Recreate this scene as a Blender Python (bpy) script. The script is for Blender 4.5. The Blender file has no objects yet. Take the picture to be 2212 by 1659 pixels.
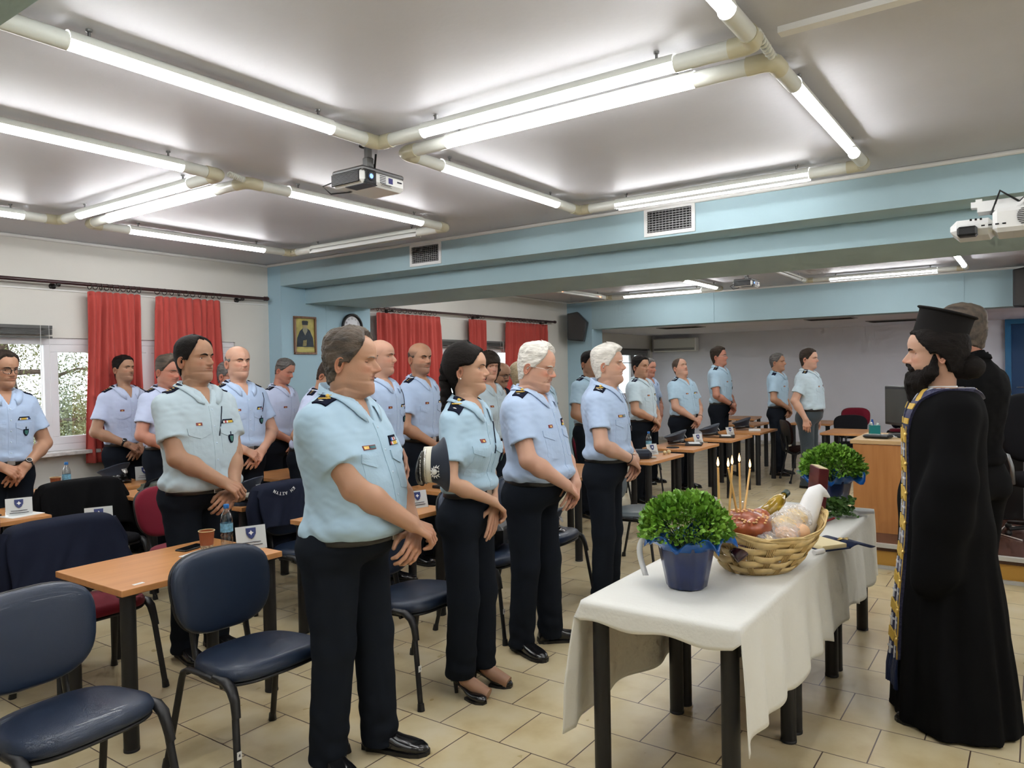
import bpy, math, random
import numpy as np
from mathutils import Vector, Matrix, Quaternion
from mathutils.bvhtree import BVHTree
random.seed(7)
PI = math.pi
SC = bpy.context.scene
COL = SC.collection
f32 = np.float32

# ------------------------------------------------------------------ materials
def _ramp(nt, fac, stops):
    r = nt.nodes.new('ShaderNodeValToRGB')
    el = r.color_ramp.elements
    while len(el) > 1: el.remove(el[-1])
    el[0].position = stops[0][0]; el[0].color = (*stops[0][1], 1)
    for p, c in stops[1:]:
        e = el.new(p); e.color = (*c, 1)
    nt.links.new(fac, r.inputs[0]); return r.outputs[0]

def new_mat(name):
    m = bpy.data.materials.new(name); m.use_nodes = True
    nt = m.node_tree; b = nt.nodes['Principled BSDF']
    return m, nt, b

def mat(name, col, rough=.6, metal=0, spec=.5, noise=0, nscale=20, bump=0, bscale=200, coat=0, sheen=0,
        trans=0, ior=1.45, alpha=1, attr=None, emit=None, estr=0, stretch=None, sss=0, ncol=None):
    m, nt, b = new_mat(name)
    L = nt.links; N = nt.nodes
    b.inputs['Base Color'].default_value = (*col, 1); b.inputs['Roughness'].default_value = rough
    b.inputs['Metallic'].default_value = metal; b.inputs['Specular IOR Level'].default_value = spec
    b.inputs['Coat Weight'].default_value = coat; b.inputs['Sheen Weight'].default_value = sheen
    b.inputs['Transmission Weight'].default_value = trans; b.inputs['IOR'].default_value = ior
    b.inputs['Alpha'].default_value = alpha
    if sss:
        b.inputs['Subsurface Weight'].default_value = sss
        b.inputs['Subsurface Radius'].default_value = (.6, .25, .12); b.inputs['Subsurface Scale'].default_value = .012
    if emit: b.inputs['Emission Color'].default_value = (*emit, 1); b.inputs['Emission Strength'].default_value = estr
    tc = N.new('ShaderNodeTexCoord'); co = tc.outputs['Object']
    if stretch:
        mp = N.new('ShaderNodeMapping'); mp.inputs['Scale'].default_value = stretch
        L.new(co, mp.inputs[0]); co = mp.outputs[0]
    cs = None
    if noise:
        n = N.new('ShaderNodeTexNoise'); n.inputs['Scale'].default_value = nscale; n.inputs['Detail'].default_value = 5
        L.new(co, n.inputs[0])
        c2 = ncol or tuple(max(0, c * (1 - noise)) for c in col)
        c1 = tuple(min(1, c * (1 + noise * .5)) for c in col) if not ncol else col
        cs = _ramp(nt, n.outputs[0], [(.3, c2), (.7, c1)])
    if attr:
        a = N.new('ShaderNodeAttribute'); a.attribute_name = attr
        if cs is not None:
            mx = N.new('ShaderNodeMix'); mx.data_type = 'RGBA'; mx.blend_type = 'MULTIPLY'; mx.inputs[0].default_value = 1
            L.new(cs, mx.inputs[6]); L.new(a.outputs['Color'], mx.inputs[7]); cs = mx.outputs[2]
        else: cs = a.outputs['Color']
    if cs is not None: L.new(cs, b.inputs['Base Color'])
    if bump:
        n = N.new('ShaderNodeTexNoise'); n.inputs['Scale'].default_value = bscale; n.inputs['Detail'].default_value = 4
        L.new(co, n.inputs[0])
        bp = N.new('ShaderNodeBump'); bp.inputs['Strength'].default_value = bump; bp.inputs['Distance'].default_value = .004
        L.new(n.outputs[0], bp.inputs['Height']); L.new(bp.outputs[0], b.inputs['Normal'])
    return m

def srgb(r, g, b):
    f = lambda c: (c / 255 / 12.92) if c <= 10 else ((c / 255 + .055) / 1.055) ** 2.4
    return (f(r), f(g), f(b))

def mat_wood(name, c1, c2, scale=3, axis=0, rough=.35, coat=.3):
    m, nt, b = new_mat(name); N = nt.nodes; L = nt.links
    tc = N.new('ShaderNodeTexCoord'); mp = N.new('ShaderNodeMapping')
    s = [14, 14, 14]; s[axis] = 1.2; mp.inputs['Scale'].default_value = s
    L.new(tc.outputs['Object'], mp.inputs[0])
    n = N.new('ShaderNodeTexNoise'); n.inputs['Scale'].default_value = scale; n.inputs['Detail'].default_value = 6
    L.new(mp.outputs[0], n.inputs[0])
    L.new(_ramp(nt, n.outputs[0], [(.3, c1), (.7, c2)]), b.inputs['Base Color'])
    b.inputs['Roughness'].default_value = rough; b.inputs['Coat Weight'].default_value = coat; b.inputs['Coat Roughness'].default_value = .3
    return m

def mat_glass(name, tint=(1, 1, 1), refl=.1, rough=.02, edge=.5):
    m, nt, b = new_mat(name); N = nt.nodes; L = nt.links
    N.remove(b); out = N['Material Output']
    t = N.new('ShaderNodeBsdfTransparent'); t.inputs[0].default_value = (*tint, 1)
    g = N.new('ShaderNodeBsdfGlossy'); g.inputs['Roughness'].default_value = rough
    lw = N.new('ShaderNodeLayerWeight'); lw.inputs[0].default_value = .35
    mm = N.new('ShaderNodeMath'); mm.operation = 'MULTIPLY_ADD'; mm.inputs[1].default_value = edge; mm.inputs[2].default_value = refl
    L.new(lw.outputs['Facing'], mm.inputs[0])
    mx = N.new('ShaderNodeMixShader'); L.new(mm.outputs[0], mx.inputs[0]); L.new(t.outputs[0], mx.inputs[1]); L.new(g.outputs[0], mx.inputs[2])
    L.new(mx.outputs[0], out.inputs[0]); return m

def mat_emit(name, col, s):
    m, nt, b = new_mat(name); N = nt.nodes; N.remove(b)
    e = N.new('ShaderNodeEmission'); e.inputs[0].default_value = (*col, 1); e.inputs[1].default_value = s
    nt.links.new(e.outputs[0], N['Material Output'].inputs[0]); return m

M = {}

# ------------------------------------------------------------------ mesh builder
class MB:
    def __init__(s): s.v = []; s.f = []; s.m = []; s.sm = []; s.n = 0; s.xf = None
    def add(s, V, F, mi=0, smooth=True, xf=None):
        V = np.asarray(V, float).reshape(-1, 3)
        if xf is not None: V = tr(V, xf)
        if s.xf is not None: V = tr(V, s.xf)
        s.v.append(V); o = s.n
        for f in F: s.f.append(tuple(int(i) + o for i in f)); s.m.append(mi); s.sm.append(smooth)
        s.n += len(V); return s
    def box(s, c, size, rz=0, mi=0, xf=None, r=0):
        x, y, z = [d / 2 for d in size]
        if r:
            r = min(r, x * .98, y * .98, z * .98)
            V = []; F = []
            # rounded box: 8 corners x 3 verts
            idx = {}
            for sx in (-1, 1):
                for sy in (-1, 1):
                    for sz in (-1, 1):
                        for k in range(3):
                            p = [sx * x, sy * y, sz * z]
                            for j in range(3):
                                if j != k: p[j] -= (sx, sy, sz)[j] * r
                            idx[(sx, sy, sz, k)] = len(V); V.append(p)
            for k in range(3):
                a, b_ = [j for j in range(3) if j != k]
                for sg in (-1, 1):
                    q = []
                    for (u, v) in ((-1, -1), (1, -1), (1, 1), (-1, 1)):
                        t = [0, 0, 0]; t[k] = sg; t[a] = u; t[b_] = v; q.append(idx[(*t, k)])
                    F.append(q)
                for u in (-1, 1):
                    for v in (-1, 1):
                        t1 = [0, 0, 0]; t1[a] = u; t1[b_] = v
                        t0 = t1[:]; t0[k] = -1; t2 = t1[:]; t2[k] = 1
                        F.append([idx[(*t0, a)], idx[(*t2, a)], idx[(*t2, b_)], idx[(*t0, b_)]])
            for sx in (-1, 1):
                for sy in (-1, 1):
                    for sz in (-1, 1): F.append([idx[(sx, sy, sz, k)] for k in range(3)])
        else:
            V = [[i * x, j * y, k * z] for i in (-1, 1) for j in (-1, 1) for k in (-1, 1)]
            F = [(0, 1, 3, 2), (4, 6, 7, 5), (0, 4, 5, 1), (2, 3, 7, 6), (0, 2, 6, 4), (1, 5, 7, 3)]
        V = np.array(V); c_, s_ = math.cos(rz), math.sin(rz)
        V = V @ np.array([[c_, s_, 0], [-s_, c_, 0], [0, 0, 1]]) + np.array(c)
        return s.add(V, F, mi, False, xf)
    def grid(s, P, mi=0, closed_u=False, closed_v=False, smooth=True, flip=False, xf=None):
        P = np.asarray(P, float); nu, nv = P.shape[:2]; F = []
        for i in range(nu if closed_u else nu - 1):
            for j in range(nv if closed_v else nv - 1):
                a = i * nv + j; b = ((i + 1) % nu) * nv + j; c = ((i + 1) % nu) * nv + (j + 1) % nv; d = i * nv + (j + 1) % nv
                F.append((a, d, c, b) if flip else (a, b, c, d))
        return s.add(P.reshape(-1, 3), F, mi, smooth, xf)
    def tube(s, path, r, n=10, mi=0, caps=True, smooth=True, xf=None, sq=None, closed=False):
        P = np.asarray(path, float); k = len(P)
        R = np.full(k, r, float) if np.isscalar(r) else np.asarray(r, float)
        if closed: T = np.roll(P, -1, 0) - np.roll(P, 1, 0)
        else: T = np.gradient(P, axis=0)
        T /= np.linalg.norm(T, axis=1)[:, None] + 1e-12
        ref = np.array([0, 0, 1.]) if abs(T[0][2]) < .9 else np.array([1., 0, 0])
        rings = []; u = np.cross(T[0], ref); u /= np.linalg.norm(u)
        a = np.linspace(0, 2 * PI, n, endpoint=False)
        sx, sy = sq or (1, 1)
        for i in range(k):
            u = u - T[i] * np.dot(u, T[i]); u /= np.linalg.norm(u) + 1e-12; w = np.cross(T[i], u)
            rings.append(P[i] + R[i] * (np.cos(a)[:, None] * u * sx + np.sin(a)[:, None] * w * sy))
        s.grid(np.array(rings), mi, closed_u=closed, closed_v=True, smooth=smooth, flip=False, xf=xf)
        if caps and not closed:
            s.add(rings[0], [tuple(range(n))[::-1]], mi, False, xf); s.add(rings[-1], [tuple(range(n))], mi, False, xf)
        return s
    def lathe(s, prof, n=24, mi=0, c=(0, 0, 0), smooth=True, xf=None, sx=1, sy=1, arc=2 * PI, wob=None):
        a = np.linspace(0, arc, n, endpoint=arc < 2 * PI - 1e-6)
        P = []
        for r, z in prof:
            rr = r * np.ones(n) if wob is None else r * (1 + wob(a, z))
            P.append(np.stack([c[0] + rr * np.cos(a) * sx, c[1] + rr * np.sin(a) * sy, np.full(n, c[2] + z)], 1))
        return s.grid(np.array(P), mi, closed_v=arc >= 2 * PI - 1e-6, smooth=smooth, flip=True, xf=xf)
    def ball(s, c, r, n=12, mi=0, sc=(1, 1, 1), xf=None):
        th = np.linspace(0, PI, n // 2 + 2)
        a = np.linspace(0, 2 * PI, n, endpoint=False)
        P = np.array([[[c[0] + r * sc[0] * math.sin(t) * math.cos(b), c[1] + r * sc[1] * math.sin(t) * math.sin(b), c[2] + r * sc[2] * math.cos(t)] for b in a] for t in th])
        return s.grid(P, mi, closed_v=True, xf=xf)
    def prism(s, poly, z0, z1, mi=0, xf=None, smooth=False):
        n = len(poly); V = [(x, y, z0) for x, y in poly] + [(x, y, z1) for x, y in poly]
        F = [tuple(range(n))[::-1], tuple(range(n, 2 * n))] + [(i, (i + 1) % n, n + (i + 1) % n, n + i) for i in range(n)]
        return s.add(V, F, mi, smooth, xf)
    def build(s, name, mats, parent=None, loc=None, rz=0, col=None):
        me = bpy.data.meshes.new(name)
        V = np.concatenate(s.v) if s.v else np.zeros((0, 3))
        me.from_pydata(V.tolist(), [], s.f)
        if not isinstance(mats, (list, tuple)): mats = [mats]
        for m in mats: me.materials.append(m)
        me.polygons.foreach_set('material_index', s.m); me.polygons.foreach_set('use_smooth', s.sm)
        if col is not None:
            a = me.color_attributes.new('Col', 'FLOAT_COLOR', 'POINT'); a.data.foreach_set('color', np.asarray(col, f32).ravel())
        me.update()
        o = bpy.data.objects.new(name, me); COL.objects.link(o)
        if parent: o.parent = parent
        if loc is not None: o.location = loc
        if rz: o.rotation_euler[2] = rz
        return o

def tr(V, xf):
    A = np.array(xf) if not isinstance(xf, np.ndarray) else xf
    return V @ A[:3, :3].T + A[:3, 3]

def frame(o, u, n=None):
    """4x4 with local x along u, local z as near n as can be, origin o"""
    u = np.array(u, float); u /= np.linalg.norm(u)
    n = np.array(n if n is not None else (0, 0, 1), float); n = n - u * np.dot(n, u); n /= np.linalg.norm(n)
    A = np.eye(4); A[:3, 0] = u; A[:3, 1] = np.cross(n, u); A[:3, 2] = n; A[:3, 3] = o; return A

def rotm(ax, a):
    c, s = math.cos(a), math.sin(a)
    A = np.eye(4); i, j = {'x': (1, 2), 'y': (2, 0), 'z': (0, 1)}[ax]
    A[i, i] = c; A[i, j] = -s; A[j, i] = s; A[j, j] = c; return A
def trm(x, y, z):
    A = np.eye(4); A[:3, 3] = (x, y, z); return A

def tag(o, label=None, cat=None, group=None, kind=None):
    if label: o['label'] = label
    if cat: o['category'] = cat
    if group: o['group'] = group
    if kind: o['kind'] = kind
    return o
def empty(name, loc=(0, 0, 0), rz=0, label=None, cat=None, group=None):
    o = bpy.data.objects.new(name, None); COL.objects.link(o); o.empty_display_size = .1
    o.location = loc; o.rotation_euler[2] = rz
    return tag(o, label, cat, group)
def structure(o): o['kind'] = 'structure'; return o
def copy_tree(o, parent=None):
    c = o.copy(); COL.objects.link(c)
    if parent: c.parent = parent
    for ch in list(o.children): copy_tree(ch, c)
    return c
def bevel(o, w=.004, seg=2):
    b = o.modifiers.new('bevel', 'BEVEL'); b.width = w; b.segments = seg; b.limit_method = 'ANGLE'; return o
def solid(o, t, off=1):
    m = o.modifiers.new('solid', 'SOLIDIFY'); m.thickness = t; m.offset = off; return o
def text_mb(txt, size, mb, xf, mi=0, ext=.001, spacing=1):
    cu = bpy.data.curves.new('tmp', 'FONT'); cu.body = txt; cu.size = size; cu.extrude = ext; cu.align_x = 'CENTER'; cu.align_y = 'CENTER'
    cu.resolution_u = 2; cu.space_character = spacing
    ob = bpy.data.objects.new('tmp', cu); COL.objects.link(ob)
    dg = bpy.context.evaluated_depsgraph_get(); me = bpy.data.meshes.new_from_object(ob.evaluated_get(dg))
    V = np.array([v.co[:] for v in me.vertices]); F = [tuple(p.vertices) for p in me.polygons]
    if len(V): mb.add(V, F, mi, False, xf)
    bpy.data.objects.remove(ob); bpy.data.meshes.remove(me); bpy.data.curves.remove(cu)

# ------------------------------------------------------------------ implicit surfaces
def surface_nets(F, org, h):
    ins = F < 0
    nx, ny, nz = F.shape
    cnt = np.zeros((nx - 1, ny - 1, nz - 1), np.int8)
    C = [(i, j, k) for i in (0, 1) for j in (0, 1) for k in (0, 1)]
    for i, j, k in C: cnt += ins[i:nx - 1 + i, j:ny - 1 + j, k:nz - 1 + k]
    act = (cnt > 0) & (cnt < 8)
    I = np.argwhere(act)
    if not len(I): return np.zeros((0, 3)), np.zeros((0, 4), int)
    vals = np.stack([F[I[:, 0] + i, I[:, 1] + j, I[:, 2] + k] for i, j, k in C], 1)
    pos = np.zeros((len(I), 3)); w = np.zeros(len(I))
    for a in range(8):
        for b in range(a + 1, 8):
            d = [C[b][t] - C[a][t] for t in range(3)]
            if sum(map(abs, d)) != 1: continue
            fa, fb = vals[:, a], vals[:, b]; m = (fa < 0) != (fb < 0)
            t = np.where(m, fa / np.where(m, fa - fb, 1), 0)
            pos += m[:, None] * (np.array(C[a]) + t[:, None] * np.array(d)); w += m
    pos = (I + pos / w[:, None]) * h + org
    ind = np.full(act.shape, -1, np.int64); ind[act] = np.arange(len(I))
    Q = []
    for ax in range(3):
        b, c = (ax + 1) % 3, (ax + 2) % 3
        A = np.moveaxis(ins, (ax, b, c), (0, 1, 2)); N_ = np.moveaxis(ind, (ax, b, c), (0, 1, 2))
        e = A[:-1, 1:-1, 1:-1] != A[1:, 1:-1, 1:-1]
        E = np.argwhere(e)
        if not len(E): continue
        i, j, k = E[:, 0], E[:, 1] + 1, E[:, 2] + 1
        q = np.stack([N_[i, j - 1, k - 1], N_[i, j, k - 1], N_[i, j, k], N_[i, j - 1, k]], 1)
        fl = ~A[i, j, k]
        q[fl] = q[fl][:, ::-1]
        Q.append(q)
    Q = np.concatenate(Q); Q = Q[(Q >= 0).all(1)]
    return pos, Q

def mesh_sdf(fn, lo, hi, h, coarse=4, margin=1.6):
    lo = np.array(lo, float); hi = np.array(hi, float)
    nb = np.ceil((hi - lo) / (h * coarse)).astype(int) + 1
    H = h * coarse
    gx = [lo[a] + H * (np.arange(nb[a]) + .5) - h * .5 for a in range(3)]
    P = np.stack(np.meshgrid(*gx, indexing='ij'), -1).reshape(-1, 3).astype(f32)
    D = fn(P).reshape(nb)
    F = np.repeat(np.repeat(np.repeat(np.where(D < 0, -1, 1).astype(f32), coarse, 0), coarse, 1), coarse, 2)
    A = np.argwhere(np.abs(D) < H * margin)
    off = np.stack(np.meshgrid(*[np.arange(coarse)] * 3, indexing='ij'), -1).reshape(-1, 3)
    idx = (A[:, None, :] * coarse + off[None]).reshape(-1, 3)
    for s0 in range(0, len(idx), 400000):
        ii = idx[s0:s0 + 400000]
        F[ii[:, 0], ii[:, 1], ii[:, 2]] = fn((lo + ii * h).astype(f32))
    return surface_nets(F, lo, h)

def smin(a, b, k):
    h = np.clip(k - np.abs(a - b), 0, None) / k
    return np.minimum(a, b) - h * h * k * .25
def smax(a, b, k): return -smin(-a, -b, k)
def capsule(P, a, b, ra, rb=None):
    a = np.asarray(a, f32); b = np.asarray(b, f32); rb = ra if rb is None else rb
    ba = b - a; t = np.clip(((P - a) @ ba) / float(ba @ ba + 1e-12), 0, 1)
    return np.linalg.norm(P - a - t[:, None] * ba, axis=1) - (ra + (rb - ra) * t)
def ellips(P, c, r):
    r = np.asarray(r, f32); q = (P - np.asarray(c, f32)) / r
    l = np.linalg.norm(q, axis=1); return (l - 1) * float(min(r))
def curve(xs, ys, n=200):
    """monotone cubic resample -> callable"""
    xs = np.array(xs, float); ys = np.array(ys, float)
    d = np.diff(ys) / np.diff(xs); m = np.zeros(len(xs)); m[0] = d[0]; m[-1] = d[-1]
    for i in range(1, len(xs) - 1):
        m[i] = 0 if d[i - 1] * d[i] <= 0 else 2 * d[i - 1] * d[i] / (d[i - 1] + d[i])
    def f(x):
        x = np.clip(x, xs[0], xs[-1]); i = np.clip(np.searchsorted(xs, x) - 1, 0, len(xs) - 2)
        h = xs[i + 1] - xs[i]; t = (x - xs[i]) / h
        return ((1 + 2 * t) * (1 - t) ** 2 * ys[i] + t * (1 - t) ** 2 * h * m[i] + t * t * (3 - 2 * t) * ys[i + 1] + t * t * (t - 1) * h * m[i + 1])
    return f
def smst(x, a, b): t = np.clip((x - a) / (b - a), 0, 1); return t * t * (3 - 2 * t)
def pnoise(P, k, seed=0.):
    """cheap smooth 3D pseudo noise in -1..1"""
    x, y, z = P[:, 0] * k + seed, P[:, 1] * k + seed * 1.7, P[:, 2] * k - seed * .6
    return (np.sin(x + 1.3 * np.sin(y * .9 + 1.1 * np.sin(z * .8))) * .5 + np.sin(y * 1.7 + 1.2 * np.sin(z * 1.3 + x * .6)) * .3
            + np.sin(z * 2.3 + 1.4 * np.sin(x * 1.9 - y * .7)) * .2)
# ------------------------------------------------------------------ material library
def hair_mat(name, c1, c2, rough=.55, sc=60):
    m = mat(name, c1, rough=rough, noise=.5, nscale=sc, bump=.8, bscale=240, spec=.35 if max(c1) > .1 else .12, stretch=(.14, 1, 1), ncol=c2)
    for n_ in m.node_tree.nodes:
        if n_.type == 'MAPPING': n_.inputs['Rotation'].default_value = (0, -.8, 0); n_.vector_type = 'POINT'
    return m
M['skin'] = mat('skin', (1, 1, 1), rough=.48, spec=.4, attr='Col', sss=.12, bump=.12, bscale=420)
M['eye'] = mat('eye', (1, 1, 1), rough=.12, attr='Col', coat=.6)
M['hair_black'] = hair_mat('hair_black', (.014, .011, .010), (.006, .005, .0045), .65)
M['hair_dark'] = hair_mat('hair_dark', (.045, .032, .024), (.02, .014, .011))
M['hair_brown'] = hair_mat('hair_brown', (.12, .09, .066), (.035, .028, .023), sc=34)
M['hair_salt'] = hair_mat('hair_salt', (.16, .15, .14), (.035, .03, .028), sc=90)
M['hair_grey'] = hair_mat('hair_grey', (.34, .32, .30), (.12, .11, .10), sc=90)
M['hair_white'] = hair_mat('hair_white', (.80, .77, .70), (.46, .43, .38), sc=90)
M['hair_blond'] = hair_mat('hair_blond', (.62, .50, .32), (.36, .26, .15), sc=70)
M['hair_shade'] = hair_mat('hair_shade', (.10, .07, .055), (.06, .045, .035))
def cloth(name, c, **k): return mat(name, c, rough=.85, spec=.2 if max(c) > .05 else .08, sheen=.15 if max(c) > .05 else 0, noise=.06, nscale=7, bump=.25, bscale=900, **k)
M['shirt_a'] = cloth('shirt_cyan', srgb(169, 196, 214))
M['shirt_b'] = cloth('shirt_blue', srgb(176, 196, 224))
M['shirt_c'] = cloth('shirt_mint', srgb(184, 201, 209))
M['shirt_d'] = cloth('shirt_lilac', srgb(190, 200, 226))
M['trousers'] = cloth('trousers_navy', (.011, .014, .020))
M['trousers_grey'] = cloth('trousers_grey', (.040, .052, .060))
M['black_cloth'] = cloth('black_cloth', (.0045, .0045, .005))
M['jacket_navy'] = cloth('jacket_navy', (.013, .016, .030))
M['leather'] = mat('leather_black', (.010, .010, .011), rough=.35, coat=.2)
M['shoe'] = mat('shoe_black', (.009, .009, .010), rough=.22, coat=.5)
M['black_plastic'] = mat('black_plastic', (.012, .012, .013), rough=.4)
M['silver'] = mat('silver', (.72, .70, .66), rough=.28, metal=1)
M['chrome'] = mat('chrome', (.8, .8, .8), rough=.1, metal=1)
M['gold'] = mat('gold', (.80, .56, .18), rough=.35, metal=.75)
M['thread_gold'] = mat('thread_gold', (.72, .46, .08), rough=.5)
M['thread_silver'] = mat('thread_silver', (.72, .72, .70), rough=.5)
M['brass'] = mat('brass', (.42, .30, .10), rough=.35, metal=.9, noise=.4, nscale=30)
M['button'] = mat('button_blue', srgb(196, 216, 232), rough=.3, coat=.3)
M['navy_patch'] = cloth('navy_patch', (.010, .012, .026))
M['tag_red'] = mat('tag_red', (.20, .025, .018), rough=.4)
M['tag_teal'] = mat('tag_teal', (.05, .16, .19), rough=.4)
M['rib_yellow'] = mat('rib_yellow', (.75, .50, .06), rough=.6)
M['rib_white'] = mat('rib_white', (.8, .8, .8), rough=.6)
M['rib_blue'] = mat('rib_blue', (.03, .10, .40), rough=.6)
M['rib_red'] = mat('rib_red', (.45, .05, .05), rough=.6)
M['badge_green'] = mat('badge_green', (.04, .17, .14), rough=.35, noise=.5, nscale=150)
M['lens'] = mat_glass('lens_glass', (.97, .98, .98), .01, .02, .12)
M['glass'] = mat_glass('window_glass', (.93, .96, .95), .04)
M['clear'] = mat_glass('clear_plastic', (.90, .93, .94), .10, .08)
M['cello'] = mat('cellophane', (.92, .90, .90), rough=.14, alpha=.30, coat=1, bump=.5, bscale=60)
M['white_paint'] = mat('white_paint', (.78, .77, .74), rough=.6)
M['white_plastic'] = mat('white_plastic', (.75, .75, .73), rough=.35)
# ------------------------------------------------------------------ people
HF = curve([-.16, -.12, -.08, -.045, -.022, -.012, -.004, .004, .018, .032, .044, .055, .066, .08, .1, .12, .138, .158, .18, .2, .216, .228, .2345, .236],
           [.056, .046, .042, .043, .052, .066, .080, .089, .094, .092, .086, .0895, .0905, .0875, .086, .084, .092, .094, .0885, .0755, .056, .032, .010, -.010])
HB = curve([-.16, -.12, -.08, -.045, -.01, .03, .06, .09, .12, .15, .18, .2, .216, .228, .2345, .236],
           [-.090, -.078, -.070, -.067, -.069, -.078, -.088, -.098, -.106, -.108, -.102, -.09, -.071, -.047, -.022, -.012])
HW = curve([-.16, -.12, -.08, -.045, -.012, .006, .02, .04, .06, .09, .12, .15, .18, .2, .216, .228, .2345, .236],
           [.074, .058, .0535, .053, .0545, .058, .0615, .0650, .0675, .071, .0745, .077, .073, .065, .052, .034, .013, .002])

def head_xy(th, z, hp):
    c, s = np.cos(th), np.sin(th)
    fat = hp.get('fat', 0)
    low = np.exp(-((z - .01) / .045) ** 2)
    F = HF(z) + fat * .016 * np.exp(-((z + .012) / .02) ** 2) + hp.get('chin', 0) * np.exp(-((z - .018) / .014) ** 2)
    W = HW(z) * (1 + .10 * fat * low + hp.get('wide', 0)) - hp.get('slim', 0) * .009 * low + fat * .004 * (z < -.01)
    W = W * (1 - (.30 - .16 * fat) * np.clip(c, 0, 1) ** 1.5 * smst(z, .078, .012))
    B = HB(z) - .006 * fat * np.exp(-((z + .02) / .04) ** 2)
    e = .92
    x = np.where(c > 0, F * np.abs(c) ** e, B * np.abs(c) ** e)
    y = W * np.sign(s) * np.abs(s) ** e
    ay = np.abs(y); fr = (c > 0)
    g = lambda cy, cz, wy, wz: np.exp(-((ay - cy) / wy) ** 2 - ((z - cz) / wz) ** 2)
    n = hp.get('nose', 1.0); ag = hp.get('age', .6)
    nz = curve([.068, .076, .083, .091, .102, .113, .123, .132], [0, .012, .0245, .0295, .0245, .0175, .0100, .002])(z)
    sg = curve([.07, .084, .1, .128], [.0125, .011, .0088, .0085])(z)
    d = n * nz * np.exp(-(y / sg) ** 2) + n * .008 * g(.0140, .0845, .0058, .0062)
    d -= .0115 * g(.0315, .119, .016, .0105) * (1 - .2 * fat)
    d += hp.get('brow', 1) * .0042 * g(.027, .1375, .020, .0065)
    d += .005 * g(.043, .094, .017, .016)
    d -= .0035 * np.exp(-(y / .0255) ** 4 - ((z - .0600) / .0021) ** 2)
    d += hp.get('lip', 1) * (.0026 * np.exp(-(y / .018) ** 2 - ((z - .0660) / .0038) ** 2) + .0036 * np.exp(-(y / .017) ** 2 - ((z - .0535) / .0045) ** 2))
    t = np.clip(((ay - .0165) * .0145 + (.088 - z) * .034) / (.0145 ** 2 + .034 ** 2), 0, 1)
    dist = np.hypot(ay - (.0165 + t * .0145), z - (.088 - t * .034))
    d -= ag * .0026 * np.exp(-(dist / .0035) ** 2)
    d -= ag * .002 * g(.030, .1035, .014, .0026)
    d += fat * .006 * g(.040, .040, .022, .022)
    d -= .0016 * ag * np.exp(-((z - .166 - .004 * np.cos(y * 60)) / .0017) ** 2) * (ay < .045)
    x = x + np.where(fr, d * np.clip(c * 3, 0, 1), 0)
    return x, y

def head_front(y, z, hp):
    th = np.linspace(0, PI / 2 * .97, 90)
    X, Y = head_xy(th, np.full_like(th, z), hp)
    return float(np.interp(abs(y), Y, X))

HLINES = dict(
    full=[(0, .196), (25, .199), (42, .192), (58, .165), (72, .138), (82, .108), (92, .112), (104, .085), (120, .035), (180, .012)],
    reced=[(0, .212), (16, .221), (32, .214), (46, .192), (60, .162), (73, .132), (83, .108), (92, .112), (104, .085), (120, .035), (180, .012)],
    short=[(0, .203), (25, .207), (42, .198), (58, .172), (72, .142), (82, .116), (94, .118), (106, .092), (122, .05), (180, .03)],
    fem=[(0, .202), (25, .199), (45, .180), (62, .146), (76, .134), (84, .136), (96, .132), (106, .10), (116, .05), (180, -.02)],
    bangs=[(0, .150), (25, .148), (42, .14), (58, .10), (72, .02), (82, -.02), (94, -.05), (106, -.06), (122, -.07), (180, -.08)],
)

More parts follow.
